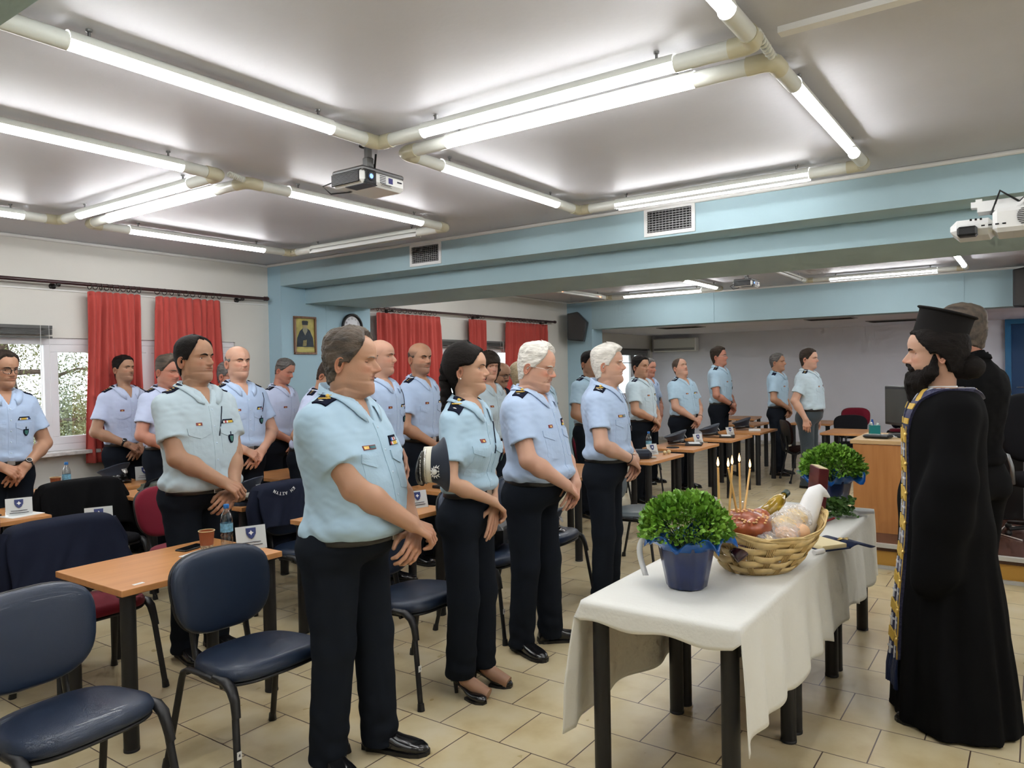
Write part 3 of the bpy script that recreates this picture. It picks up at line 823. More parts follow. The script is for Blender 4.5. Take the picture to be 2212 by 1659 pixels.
    sb = MB(); sb.add(V, Q, 0, True); shirt = sb.build(cfg.get('topname', 'shirt'), M[cfg.get('shirt', 'shirt_a')], root)
    sf = Surf(V, Q); fwd = (-1, 0, 0); X0 = 1.2
    # ---- collar
    if not cfg.get('nocollar'):
        cb = MB(); T = np.linspace(-1, 1, 41 if lod == 0 else 25); G = []
        for t in T:
            phi = t * math.radians(152); c_, s_ = math.cos(phi), math.sin(phi)
            tip = smst(np.array([abs(t)]), .62, 1.)[0]
            zt = colz + .006 * s - .068 * s * (1 - c_) / 2
            rx, ry = (.078 if c_ > 0 else .068) * hk, (.063 + .004 * cfg.get('face', {}).get('fat', 0)) * hk
            row = []
            A_ = np.array([nx - .008 - rx * c_ * (1 if c_ > 0 else 1.05), ry * s_, zt])
            B_ = np.array([nx - .008 - (.095 * s if c_ > 0 else .128 * s) * c_, .102 * s * s_ * (1 - .10 * tip), zt - (.042 + .048 * tip) * s])
            inn = np.array([A_[0] * .97 + nx * .03, A_[1] * .96, zt - .022])
            row.append(inn)
            for k, q in enumerate((0, .12, .4, .7, 1.)):
                p = A_ * (1 - q) + B_ * q; p[2] += .006 * math.sin(q * PI)
                h = sf.t.find_nearest(Vector(p))
                if h[0] is not None and q > .3:
                    nn = np.array(h[1]); dd = (p - np.array(h[0])) @ nn
                    if dd < .008: p = p + nn * (.008 - dd)
                row.append(p)
            G.append(row)
        cb.grid(np.array(G), 0)
        co = cb.build('collar', M[cfg.get('shirt', 'shirt_a')], root); solid(co, .0022, 0)
    if cfg.get('plain'):
        pass
    else:
        # placket and buttons
        pm = MB(); zt_, zb_ = vz - .005, zb + .012
        sf.patch(pm, lambda u, v: (X0, (u - .5) * .034, zt_ + (zb_ - zt_) * v), 3, 16, fwd, .0022, 0)
        pm.build('placket', M[cfg.get('shirt', 'shirt_a')], root)
        if lod < 2:
            for k in range(5):
                z_ = zt_ - .02 - k * (zt_ - zb_ - .04) / 4.5
                p, n = sf.cast((X0, 0, z_), fwd)
                if p is not None:
                    b_ = MB(); b_.lathe([(.0001, .0018), (.0045, .0015), (.0055, 0)], 12, 0, xf=frame(p + n * .0025, np.cross(n, (0, 0, 1)), n)); b_.build('button', M['button'], root)
        # pockets
        pz = cfg.get('pz', 1.285) * s; pw = .112 * s
        for sd in (-1, 1):
            if lod < 2:
                fm = MB(); yc = sd * .088 * s
                sf.patch(fm, lambda u, v: (X0, yc + (u - .5) * pw, pz - .035 - v * (.115 + .012 * (1 - abs(2 * u - 1))) * s), 7, 7, fwd, .0018, 0)
                fm.build('pocket', M[cfg.get('shirt', 'shirt_a')], root)
            fm = MB(); yc = sd * .088 * s
            sf.patch(fm, lambda u, v: (X0, yc + (u - .5) * (pw + .006), pz - v * (.034 + .024 * (1 - abs(2 * u - 1)) ** .8) * s), 9, 5, fwd, .0065, 0)
            fm.build('pocket_flap', M[cfg.get('shirt', 'shirt_a')], root)
        # name tag on the right chest
        nt = cfg.get('tag', 'red'); z0 = pz + .014
        tg = MB(); w_ = .034 if nt != 'double' else .070
        sf.patch(tg, lambda u, v: (X0, -.088 * s + (u - .5) * w_, z0 + .017 - v * .017), 3, 3, fwd, .0035, 0)
        if nt == 'double':
            sf.patch(tg, lambda u, v: (X0, -.088 * s + .002 + u * .030, z0 + .014 - v * .011), 2, 2, fwd, .0045, 2)
            sf.patch(tg, lambda u, v: (X0, -.088 * s - .031 + u * .028, z0 + .014 - v * .011), 2, 2, fwd, .0045, 1)
        else: sf.patch(tg, lambda u, v: (X0, -.088 * s + (u - .5) * .012, z0 + .011 - v * .008), 2, 2, fwd, .0045, 1)
        tg.build('name_tag', [M['tag_red'], M['gold'], M['tag_teal']], root)
        rb = cfg.get('ribbons', 'row')
        if rb:
            cols_ = [M['navy_patch'], M['rib_yellow'], M['rib_white'], M['rib_blue'], M['rib_red']]
            rbm = MB(); yc = .088 * s; w_ = .094 if rb != 'small' else .062
            rows = 2 if rb == 'two' else 1; hgt = .017 * rows + .006
            sf.patch(rbm, lambda u, v: (X0, yc + (u - .5) * w_ * (1 - .25 * (1 - v)), z0 + hgt + .004 - v * hgt), 7, 3, fwd, .0035, 0)
            for r_ in range(rows):
                nb = 6 - r_ * 2 if rows == 2 else 6
                for k in range(nb):
                    y0 = yc + (k + .5 - nb / 2) * w_ * .13 * (1 if rows == 1 else 1.05); zz = z0 + .005 + r_ * .016
                    sf.patch(rbm, lambda u, v: (X0, y0 + (u - .5) * w_ * .105, zz + .013 - v * .013), 2, 2, fwd, .005, [1, 2, 1, 2, 4, 1, 3, 2][(k * 3 + r_ * 2 + int(seed)) % 8])
            rbm.build('medal_ribbons', cols_, root)
        if cfg.get('badge', 1):
            bd = MB(); yb, zb0 = .094 * s, pz - .045
            def shp(u, v, k=1.): 
                w = .036 * (1 - .75 * max(0, (v - .45) / .55) ** 1.6) * k; return (X0, yb + (u - .5) * w, zb0 - .006 - (.5 + (v - .5) * k) * .050)
            sf.patch(bd, lambda u, v: shp(u, v), 5, 8, fwd, .009, 0)
            sf.patch(bd, lambda u, v: shp(u, v, .66), 5, 8, fwd, .0105, 1)
            sf.patch(bd, lambda u, v: (X0, yb + (u - .5) * .008, zb0 + .012 - v * .022), 2, 3, fwd, .007, 0)
            bd.build('pocket_badge', [M['navy_patch'], M['badge_green'] if cfg.get('badge') != 'gold' else M['silver'], M['gold']], root)
        if cfg.get('lanyard'):
            pts = []
            for k in range(12):
                t = k / 11; q = (X0, .02 * s + .045 * s * (t - 1) * -1 - .0 + .06 * s * (1 - t) * 0, vz - .01 - t * .16 * s)
                if cfg['lanyard'] == 'shoulder':
                    q = (X0, (.150 - .045 * t + .012 * math.sin(t * PI)) * s, (1.43 - .16 * t) * s)
                p, n = sf.cast(q, fwd)
                if p is not None: pts.append(p + n * .004)
            if len(pts) > 3: lm = MB(); lm.tube(pts, .0026, 6, 0); lm.build('lanyard', M['navy_patch'], root)
        # epaulettes
        ep = cfg.get('epaul', 'stars')
        for sd in (-1, 1):
            em = MB(); xx = shf(shz)
            y0, y1 = (.092 * s if ep != 'general' else .100 * s), (.184 * s if ep != 'general' else .176 * s) * (1 if not fem else .90); hw_ = .027 * s if ep != 'general' else .036 * s; xx += .012 * s if ep == 'general' else .004
            if fem: y0 = .082 * s
            tipk = lambda u: 1
            sf.patch(em, lambda u, v: (xx + (v - .5) * 2 * hw_ * (1 - .10 * u), sd * (y0 + (y1 - y0) * (1 - u if False else u)), 1.8 * s), 9, 6, (0, 0, -1), .008, 0)
            def on(u, v):
                p, n = sf.cast((xx + v * hw_, sd * (y0 + (y1 - y0) * u), 1.8 * s), (0, 0, -1)); return (p, n) if p is not None else (None, None)
            if ep == 'general':
                for k, (u_, v_) in enumerate(cfg.get('stars', [(.78, 0)])):
                    p, n = on(u_, v_)
                    if p is not None: star_mb(em, p + n * .0085, n, .0135, (0, 1, 0), 2, 6, .6, .003)
                p, n = on(.22, 0)
                if p is not None:
                    em.ball(p + n * .010, .009, 8, 1)
                    for q_ in (-1, 0, 1): 
                        em.tube([p + n * .010, p + n * .010 + np.array([q_ * .009, -sd * .015, .003])], [.005, .002], 6, 1)
                p, n = on(.50, 0)
                if p is not None:
                    for q_ in (-1, 1): em.tube([p + n * .0095 + np.array([-.022, q_ * .012, 0]), p + n * .0095 + np.array([.022, -q_ * .012, 0])], .0034, 6, 1)
            elif ep != 'plain':
                for k in range(4):
                    p, n = on(.20 + .2 * k, 0)
                    if p is not None: star_mb(em, p + n * .0085, n, .0105, (0, 1, 0), 1 if ep == 'stars' else 2, 5, .65, .003)
            em.build('epaulette', [M['navy_patch'], M['thread_gold'], M['thread_silver']], root)
    # ---- trousers
    fe = cfg.get('feet', {1: (0., .10 * s, 8), -1: (0., -.10 * s, -8)})
    lw = cfg.get('legw', 1.) * s; flare = cfg.get('flare', 0)
    hem = cfg.get('hem', .05)
    def tr_fn(P):
        z = P[:, 2]
        t = tfn(P, .006)
        t = smax(t, (z - zb - .025).astype(f32), .012); t = smax(t, (.84 * s - z).astype(f32), .08)
        lg = None
        for sd in (1, -1):
            x1, y1 = fe[sd][0], fe[sd][1]
            hp_ = (-.012, sd * .083 * s * g, .90 * s); kn = (x1 * .5 + .012, sd * .085 * s * .5 + y1 * .5, .50 * s); an = (x1 - .012, y1, hem)
            c = smin(capsule(P, hp_, kn, .102 * lw * (1 + (g - 1) * .7), (.078 + flare * .3) * lw), capsule(P, kn, an, (.077 + flare * .3) * lw, (.070 + flare) * lw), .03)
            # front crease
            lg = c if lg is None else smin(lg, c, .018)
        f = smin(t, lg, .06)
        a = .0022 + .0055 * smst(z, .34, .08) + .003 * smst(z, .62 * s, .8 * s) * smst(z, 1.0 * s, .86 * s)
        f = f + (a * (pnoise(P * np.array([.8, .8, 1.5], f32), 24, seed + 4) + .5 * np.sin(z * 62 + 6 * P[:, 1] + 4 * np.sin(P[:, 0] * 14 + seed)) * smst(z, .40, .1)) * .8).astype(f32)
        return smax(f, (hem - .018 - z).astype(f32), .008)
    xs_ = [fe[1][0], fe[-1][0]]; ys_ = [fe[1][1], fe[-1][1]]
    lo = [min(-.25 * s * g, min(xs_) - .12), min(-.24 * s * g, min(ys_) - .14), hem - .05]; hi = [max(.19 * s * g + be, max(xs_) + .12), max(.24 * s * g, max(ys_) + .14), zb + .05]
    V, Q = mesh_sdf(tr_fn, lo, hi, hc_ * 1.1, 4)
    tb = MB(); tb.add(V, Q, 0, True); tb.build('trousers', M[cfg.get('trousers', 'trousers')], root)
    # belt
    if not cfg.get('nobelt'):
        bb = MB(); A = np.linspace(0, 2 * PI, 48, endpoint=False); G = []
        for dz, o_ in ((-.020, .012), (-.018, .017), (.018, .017), (.020, .012)):
            z_ = zb + .004 + dz; z_a = np.array([z_]); hw_, f_, b_ = Wf(z_a)[0] + o_, Ff(z_a)[0] + o_, Bf(z_a)[0] + o_
            cx = (f_ - b_) / 2; d_ = (f_ + b_) / 2
            G.append([(shf(z_) + cx + d_ * math.copysign(abs(math.cos(a)) ** .87, math.cos(a)), hw_ * math.copysign(abs(math.sin(a)) ** .87, math.sin(a)), z_) for a in A])
        bb.grid(np.array(G), 0, closed_v=True, flip=True)
        bo = bb.build('belt', M['leather'], root)
        bk = MB(); xf_ = max(p[0] for p in G[1]); bk.box((xf_ + .003, 0, zb + .002), (.006, .05, .036), r=.002); bk.build('buckle', M['silver'], bo)
    # shoes
    for sd in (1, -1):
        x1, y1, an = (list(fe[sd]) + [0])[:3]
        make_shoe(root, (x1, y1), math.radians(an), s, cfg.get('heels', False), lod)
    # wrist things
    for sd, kind in cfg.get('wrist', []):
        Sj, E, W, u, n = arms[sd]; d = (W - E) / np.linalg.norm(W - E)
        c = W - d * .022; A_ = frame(c, np.cross(d, n) if abs(d @ (n / np.linalg.norm(n))) < .95 else (0, 0, 1), d)
        wm = MB(); r_ = .0325 * ar
        ring = [(r_ * math.cos(a), r_ * math.sin(a), 0) for a in np.linspace(0, 2 * PI, 24, endpoint=False)]
        if kind == 'band': wm.tube(ring, .0035, 6, 0, closed=True, caps=False, xf=A_); wm.build('wristband', M['black_plastic'], root)
        elif kind == 'chain': wm.tube(ring, .003, 6, 0, closed=True, caps=False, xf=A_); wm.build('bracelet', M['silver'], root)
        else:
            wm.tube(ring, .006, 8, 0, closed=True, caps=False, xf=A_, sq=(.4, 1.4))
            nn = -n / np.linalg.norm(n); nn = nn - d * (nn @ d); nn /= np.linalg.norm(nn)
            B_ = frame(c + nn * (r_ + .001), d, nn)
            wm.lathe([(.0001, .010), (.016, .010), (.020, .007), (.020, 0)], 20, 0, xf=B_)
            wo = wm.build('wristwatch', M['black_plastic'], root)
            wf = MB(); wf.lathe([(.0175, .0098), (.0195, .0105), (.020, .008)], 20, 0, xf=B_); wf.build('bezel', M['silver'], wo)
    if cfg.get('ring'):
        p = prims[cfg['ring']][9]; rm = MB(); a, b = np.array(p[0]), np.array(p[1]); A_ = frame(a + (b - a) * .35, (0, 0, 1) if abs((b - a)[2]) < .02 else (1, 0, 0), b - a)
        rm.tube([(.0108 * math.cos(t), .0108 * math.sin(t), 0) for t in np.linspace(0, 2 * PI, 16, endpoint=False)], .002, 6, 0, closed=True, caps=False, xf=A_); rm.build('ring', M['gold'], root)
    return root, dict(HX=HX, arms=arms, s=s, chin=chin, nx=nx, sf=sf, fx=fx, hz=hz)

def make_shoe(root, p, an, s, heels, lod):
    k = s * (1.0 if not heels else .88)
    n = 20 if lod < 2 else 14; A = np.linspace(0, 2 * PI, n, endpoint=False)
    mb = MB()
    if not heels:
        st = [(-.085, .03, .045), (-.075, .037, .085), (-.03, .038, .095), (.03, .040, .082), (.08, .047, .060), (.13, .050, .050), (.17, .044, .042), (.195, .028, .032), (.205, .008, .022)]
        G = []
        for x, w, h in st:
            G.append([(x, w * math.copysign(abs(math.cos(a)) ** .8, math.cos(a)), h / 2 + .004 + (h / 2) * math.copysign(abs(math.sin(a)) ** .75, math.sin(a))) for a in A])
        mb.grid(np.array(G), 0, closed_v=True, flip=False)
        mb.add(G[0], [tuple(range(n))[::-1]], 0, False); mb.add(G[-1], [tuple(range(n))], 0, False)
        sole = MB(); pl = [(-.088, -.02), (-.088, .02), (-.06, .040), (0, .040), (.08, .050), (.14, .053), (.18, .045), (.205, .022), (.212, 0), (.205, -.022), (.18, -.045), (.14, -.053), (.08, -.050), (0, -.040), (-.06, -.040)]
        sole.prism(pl[::-1], 0, .016, 0); sole.prism([(-.088, -.03), (-.088, .03), (-.03, .036), (-.03, -.036)][::-1], 0, .026, 0)
    else:
        st = [(-.075, .024, .098, .062), (-.06, .029, .118, .066), (-.02, .028, .100, .060), (.03, .028, .068, .040), (.075, .036, .052, .016), (.11, .041, .050, .010), (.15, .038, .048, .008), (.175, .026, .040, .010), (.19, .008, .028, .014)]
        G = []
        for x, w, zt, zb in st:
            G.append([(x, w * math.copysign(abs(math.cos(a)) ** .8, math.cos(a)), (zt + zb) / 2 + (zt - zb) / 2 * math.copysign(abs(math.sin(a)) ** .75, math.sin(a))) for a in A])
        mb.grid(np.array(G), 0, closed_v=True)
        mb.add(G[0], [tuple(range(n))[::-1]], 0, False)
        sole = MB(); sole.tube([(-.055, 0, .075), (-.055, 0, .03), (-.052, 0, .001)], [.017, .011, .010], 12, 0)
        sole.prism([(.05, -.034), (.10, -.043), (.15, -.039), (.185, -.016), (.185, .016), (.15, .039), (.10, .043), (.05, .034)], 0, .014, 0)
    X = trm(p[0], p[1], 0) @ rotm('z', an) @ np.diag([k, k, k, 1])
    mb.v = [tr(v, X) for v in mb.v]; sole.v = [tr(v, X) for v in sole.v]
    o = mb.build('shoe', M['shoe'], root); sole.build('sole' if not heels else 'heel', M['black_plastic'], o)
# ------------------------------------------------------------------ room shell
H = 2.93; YW = 7.30
def mat_ceiling():
    m = mat('ceiling_paint', (.56, .555, .585), rough=.5, spec=.35, noise=.03, nscale=3, bump=.2, bscale=35); return m
def mat_wall(name, c, **k): return mat(name, c, rough=.7, spec=.3, noise=.03, nscale=2, bump=.12, bscale=90, **k)
def mat_floor():
    m, nt, b = new_mat('floor_tiles'); N = nt.nodes; L = nt.links
    tc = N.new('ShaderNodeTexCoord'); sp = N.new('ShaderNodeSeparateXYZ'); cb = N.new('ShaderNodeCombineXYZ')
    L.new(tc.outputs['Object'], sp.inputs[0])
    ad = N.new('ShaderNodeMath'); ad.operation = 'ADD'; ad.inputs[1].default_value = -2.145 + 34.5
    ad2 = N.new('ShaderNodeMath'); ad2.operation = 'ADD'; ad2.inputs[1].default_value = -2.645 + 34.5
    L.new(sp.outputs['Y'], ad.inputs[0]); L.new(sp.outputs['X'], ad2.inputs[0])
    L.new(ad.outputs[0], cb.inputs[0]); L.new(ad2.outputs[0], cb.inputs[1])
    br = N.new('ShaderNodeTexBrick'); br.offset = .5; br.offset_frequency = 2; br.squash = 1
    br.inputs['Scale'].default_value = 1; br.inputs['Brick Width'].default_value = .345; br.inputs['Row Height'].default_value = .345
    br.inputs['Mortar Size'].default_value = .0030; br.inputs['Mortar Smooth'].default_value = .15; br.inputs['Bias'].default_value = 0
    br.inputs['Color1'].default_value = (.72, .72, .72, 1); br.inputs['Color2'].default_value = (1, 1, 1, 1); br.inputs['Mortar'].default_value = (0, 0, 0, 1)
    L.new(cb.outputs[0], br.inputs['Vector'])
    n1 = N.new('ShaderNodeTexNoise'); n1.inputs['Scale'].default_value = 4.5; n1.inputs['Detail'].default_value = 5; L.new(tc.outputs['Object'], n1.inputs[0])
    base = _ramp(nt, n1.outputs[0], [(.30, srgb(190, 170, 128)), (.5, srgb(207, 191, 152)), (.72, srgb(214, 201, 170))])
    mx = N.new('ShaderNodeMix'); mx.data_type = 'RGBA'; mx.blend_type = 'MULTIPLY'; mx.inputs[0].default_value = .22
    L.new(base, mx.inputs[6]); L.new(br.outputs['Color'], mx.inputs[7])
    mg = N.new('ShaderNodeMix'); mg.data_type = 'RGBA'; L.new(br.outputs['Fac'], mg.inputs[0]); L.new(mx.outputs[2], mg.inputs[6]); mg.inputs[7].default_value = (*srgb(84, 66, 58), 1)
    L.new(mg.outputs[2], b.inputs['Base Color'])
    n2 = N.new('ShaderNodeTexNoise'); n2.inputs['Scale'].default_value = 9; L.new(tc.outputs['Object'], n2.inputs[0])
    rr = N.new('ShaderNodeMapRange'); rr.inputs[3].default_value = .22; rr.inputs[4].default_value = .42; L.new(n2.outputs[0], rr.inputs[0]); L.new(rr.outputs[0], b.inputs['Roughness'])
    bp = N.new('ShaderNodeBump'); bp.inputs['Strength'].default_value = .5; bp.inputs['Distance'].default_value = -.002; L.new(br.outputs['Fac'], bp.inputs['Height']); L.new(bp.outputs[0], b.inputs['Normal'])
    return m
M['ceiling'] = mat_ceiling(); M['wall_white'] = mat_wall('wall_white', srgb(214, 211, 203)); M['wall_blue'] = mat_wall('wall_blue', srgb(166, 196, 210))
M['beam_blue'] = mat_wall('beam_blue', srgb(168, 194, 202)); M['floor'] = mat_floor()
M['wall_far'] = mat_wall('wall_far', srgb(234, 234, 243))
M['upvc'] = mat('upvc_white', srgb(226, 224, 226), rough=.3); M['marble'] = mat('marble_sill', srgb(205, 200, 196), rough=.3, noise=.4, nscale=14)
M['red_curtain'] = mat('curtain_red', srgb(196, 82, 74), rough=.9, sheen=.1, noise=.1, nscale=6, bump=.3, bscale=500, stretch=(1, 1, .2))
M['rod_wood'] = mat('rod_dark_wood', (.035, .010, .010), rough=.3, coat=.4)
M['iron'] = mat('dark_iron', (.02, .016, .014), rough=.45)
M['cream'] = mat('cream_pvc', srgb(222, 224, 216), rough=.35, coat=.2); M['cream_dark'] = mat('yellowed_pvc', srgb(208, 202, 174), rough=.4, coat=.2)
M['lamp'] = mat_emit('lamp_lit', (.985, .99, 1.0), 31.0); M['lamp_red'] = mat_emit('lamp_dying', (1, .32, .16), 3)
M['lamp_off'] = mat('lamp_off', (.75, .75, .72), rough=.25)
M['metal_grey'] = mat('metal_grey', (.20, .20, .20), rough=.4, metal=.8)
M['grille'] = mat('grille_alu', (.30, .30, .30), rough=.45, metal=.3); M['dark'] = mat('dark_void', (.012, .012, .012), rough=.9)
M['blind'] = mat('blind_slats', (.085, .085, .08), rough=.5)

def sbox(name, x0, x1, y0, y1, z0, z1, m, bev=0):
    b = MB(); b.box(((x0 + x1) / 2, (y0 + y1) / 2, (z0 + z1) / 2), (x1 - x0, y1 - y0, z1 - z0)); o = structure(b.build(name, m)); return o
XB, XF, YR = -3.2, 16.0, -3.4
sbox('floor', XB - .2, XF + .2, YR - .2, YW + .2, -.12, 0, M['floor'])
cb = MB(); cb.box(((XB + 12.3) / 2, (YR + YW) / 2, H + .06), (12.3 - XB + .4, YW - YR + .4, .12)); structure(cb.build('ceiling', M['ceiling']))
sbox('ceiling_lower', 12.6, XF + .2, YR - .2, YW + .2, 2.40, 2.52, M['wall_far'])
# window wall with openings
wins = [(.95, 5.03, 1.0, 2.03), (7.15, 11.60, 1.0, 2.09), (14.2, 15.75, 1.0, 2.08)]
wb = MB(); prev = XB - .2
for x0, x1, z0, z1 in wins:
    wb.box(((prev + x0) / 2, YW + .1, H / 2), (x0 - prev, .2, H)); wb.box(((x0 + x1) / 2, YW + .1, z0 / 2), (x1 - x0, .2, z0)); wb.box(((x0 + x1) / 2, YW + .1, (z1 + H) / 2), (x1 - x0, .2, H - z1)); prev = x1
wb.box(((prev + XF + .2) / 2, YW + .1, H / 2), (XF + .2 - prev, .2, H))
structure(wb.build('wall_left', M['wall_white']))
sbox('wall_back', XF, XF + .2, YR, YW, 0, H, M['wall_far'])
sbox('wall_right', XB, XF, YR - .2, YR, 0, H, M['wall_white'])
sbox('wall_near', XB - .2, XB, YR, YW, 0, H, M['wall_white'])
# piers and beams
pb = MB(); pb.box(((5.48 + 6.87) / 2, (7.07 + YW + .02) / 2, H / 2), (1.39, YW + .02 - 7.07, H)); pb.box((6.14, 7.0695, 1.3), (.008, .004, 2.38)); structure(pb.build('wall_pier', M['wall_blue']))
sbox('wall_pier_far', 12.2, 12.6, 6.77, YW + .02, 0, H, M['wall_blue'])
sbox('trim_beam_outer', 5.48, 5.83, YR, 7.07, 2.67, H + .01, M['beam_blue'])
sbox('trim_beam_inner', 5.83, 6.87, YR, 7.07, 2.49, H + .01, M['beam_blue'])
b = MB(); b.box((12.4, (YR + 6.77) / 2, 2.67), (.4, 6.77 - YR, .54)); b.box((12.196, 4.45, 2.67), (.012, .02, .54)); b.box((12.196, .86, 2.67), (.012, .02, .54)); structure(b.build('trim_beam_far', M['beam_blue']))
sbox('trim_beam_near', .55, .935, YR, YW, 2.67, H + .01, M['beam_blue'])
# crown trims, baseboards
def trim(n, p0, p1):
    t = MB(); t.tube([p0, p1], .016, 8, 0); structure(t.build(n, M['white_paint']))
trim('trim_1', (.94, YW - .005, 2.915), (5.48, YW - .005, 2.915)); trim('trim_2', (5.475, YR, 2.915), (5.475, YW, 2.915)); trim('trim_3', (6.875, YW - .005, 2.915), (12.2, YW - .005, 2.915)); trim('trim_4', (12.195, YR, 2.915), (12.195, YW, 2.915))
# old rail line above the rod
t = MB(); t.box((3.2, YW - .006, 2.465), (4.5, .012, .012)); t.box((9.3, YW - .006, 2.465), (4.6, .012, .012)); structure(t.build('trim_5', M['white_paint']))
sbox('baseboard_left', XB, XF, YW - .012, YW, 0, .08, M['marble'])
sbox('baseboard_back', XF - .012, XF, 1.5, YW, 0, .08, M['marble'])
# windows
def window(idx, x0, x1, z0, z1, mull, skip=()):
    root = empty('window_%d' % idx, (x0, YW, z0)); root['kind'] = 'structure'
    f = MB(); w = x1 - x0; h = z1 - z0; t = .06
    for zc in (t / 2, h - t / 2): f.box((w / 2, .06, zc), (w, .08, t))
    for xc in (t / 2, w - t / 2): f.box((xc, .06, h / 2), (t, .08, h - 2 * t))
    for m_ in mull: f.box((m_ - x0, .06, h / 2), (.06, .08, h - 2 * t))
    fo = f.build('window_frame', M['upvc'], root); bevel(fo, .006)
    xs = [x0 + .04] + list(mull) + [x1 - .04]
    for i in range(len(xs) - 1):
        if i in skip: continue
        a, c = xs[i] - x0 + .02, xs[i + 1] - x0 - .02
        s_ = MB(); e = .07
        for zc in (.06 + e / 2, h - .06 - e / 2): s_.box(((a + c) / 2, .045, zc), (c - a, .05, e))
        for xc in (a + e / 2, c - e / 2): s_.box((xc, .045, h / 2), (e, .05, h - .12 - 2 * e))
        so = s_.build('sash', M['upvc'], root); bevel(so, .006)
        g = MB(); g.box(((a + c) / 2, .05, h / 2), (c - a - 2 * e + .01, .006, h - .12 - 2 * e + .01)); g.build('pane', M['glass'], so)
    sl = MB(); sl.box((w / 2, -.03, -.018), (w + .1, .20, .035)); so = sl.build('window_sill', M['marble'], root); bevel(so, .006)
    return root
window(1, *wins[0], [2.05, 3.11, 4.05], skip=(1,))
window(2, *wins[1], [8.6, 9.9], skip=())
window(3, *wins[2], [15.0])
def blind(x0, x1, ztop, zbot, label, n):
    r = empty('blind', (x0, YW - .05, ztop), 0, label, 'blind')
    b = MB(); b.box(((x1 - x0) / 2, 0, -.015), (x1 - x0, .04, .03)); b.build('head_rail', M['blind'], r)
    s_ = MB(); k = n
    for i in range(k):
        z = -.035 - (ztop - zbot - .055) * i / k; s_.box(((x1 - x0) / 2, .0, z), (x1 - x0, .034, .004), xf=None)
    s_.build('slats', M['blind'], r)
    c = MB(); c.box(((x1 - x0) / 2, 0, zbot - ztop - .0), (x1 - x0, .036, .016)); c.build('bottom_rail', M['blind'], r)
    c = MB(); c.tube([(x1 - x0 - .10, -.022, 0), (x1 - x0 - .10, -.024, -.95)], .002, 5); c.tube([(x1 - x0 - .03, -.022, 0), (x1 - x0 - .03, -.024, -.8)], .002, 5); c.build('cord', M['white_plastic'], r)
blind(1.0, 3.12, 2.135, 2.03, 'dark slatted blind pulled up above the open left window', 9)
blind(8.45, 10.05, 2.14, 2.03, 'dark slatted blind pulled up between the far red curtains', 9)
blind(14.25, 15.7, 2.09, 1.78, 'dark slatted blind half lowered near the wall air conditioner', 16)
# curtains
def curtain(x0, x1, zt, zb, nf, label, flare=0, seed=0):
    nu, nv = nf * 10 + 1, 26; G = []
    for i in range(nu):
        u = i / (nu - 1); row = []
        for j in range(nv):
            v = j / (nv - 1); sp = 1 + flare * v
            x = x0 + (x1 - x0) * (.5 + (u - .5) * sp)
            k = (math.sin(u * nf * 2 * PI + .7 * math.sin(v * 2 + seed)) * .6 + .4 * math.sin(u * nf * 3.7 + seed + v)) * (.030 + .014 * v) * (1 if v > .06 else .6)
            row.append((x + .01 * math.sin(v * 5 + u * 9 + seed), YW - .115 + k, zt + (zb - zt) * v + (.012 * abs(math.sin(u * nf * PI)) if j == 0 else 0)))
        G.append(row)
    b = MB(); b.grid(np.array(G), 0); o = b.build('curtain', M['red_curtain']); solid(o, .004, 0)
    return tag(o, label, 'curtain', 'red curtains on dark rods along the window wall')
C_ = [(3.41, 3.90, 8, 'left red curtain gathered on the near dark rod beside the open window', .12), (4.06, 4.79, 9, 'wide red curtain spread on the near dark rod left of the blue pier', .06),
      (7.10, 8.38, 14, 'widest red curtain on the far dark rod next to the blue pier', .04), (9.06, 9.50, 6, 'narrow red curtain in the middle of the far dark rod', .05), (10.05, 11.32, 13, 'red curtain at the far end of the far dark rod near the loudspeaker', .02)]
for i, (a, c, n, lb, fl) in enumerate(C_):
    curtain(a, c, 2.455, .87 if i < 2 else .9, n, lb, fl, i * 1.7)
def rod(x0, x1, label, rings):
    r = empty('curtain_rod', (x0, YW - .115, 2.525), 0, label, 'curtain rod')
    b = MB(); b.tube([(0, 0, 0), (x1 - x0, 0, 0)], .0175, 14, 0); b.build('pole', M['rod_wood'], r)
    for xx in (-.02, x1 - x0 + .02):
        e = MB(); e.lathe([(.0175, -.03), (.026, -.015), (.024, .0), (.028, .02), (.02, .038), (.001, .042)], 14, xf=frame((xx, 0, 0), (0, 0, 1), (1 if xx > 0 else -1, 0, 0))); e.build('finial', M['rod_wood'], r)
    for xx in (.35, (x1 - x0) / 2, x1 - x0 - .28):
        e = MB(); e.tube([(xx, .115, -.03), (xx, .02, -.03), (xx, 0, -.022)], .010, 8); e.ball((xx, .0, -.022), .022, 10); e.lathe([(.032, 0), (.026, .012), (.001, .013)], 12, xf=frame((xx, .115, -.03), (0, 0, 1), (0, -1, 0))); e.build('bracket', M['iron'], r)
    for xx in rings:
        e = MB(); tl = random.uniform(-.35, .35); rr = [(xx - x0 + .030 * math.cos(a) * math.sin(tl), .030 * math.cos(a) * math.cos(tl), -.014 + .030 * math.sin(a)) for a in np.linspace(0, 2 * PI, 18, endpoint=False)]
        e.tube(rr, .0035, 6, closed=True, caps=False); e.build('curtain_ring', M['iron'], r)
rg = [3.43 + .052 * i for i in range(10)] + [4.08 + .077 * i for i in range(10)]
rod(.98, 5.34, 'dark red wooden curtain rod above the near windows', rg)
rod(7.05, 11.55, 'dark wooden curtain rod on the far window wall section', [7.12 + .105 * i for i in range(12)] + [9.08 + .07 * i for i in range(6)] + [10.08 + .1 * i for i in range(13)])
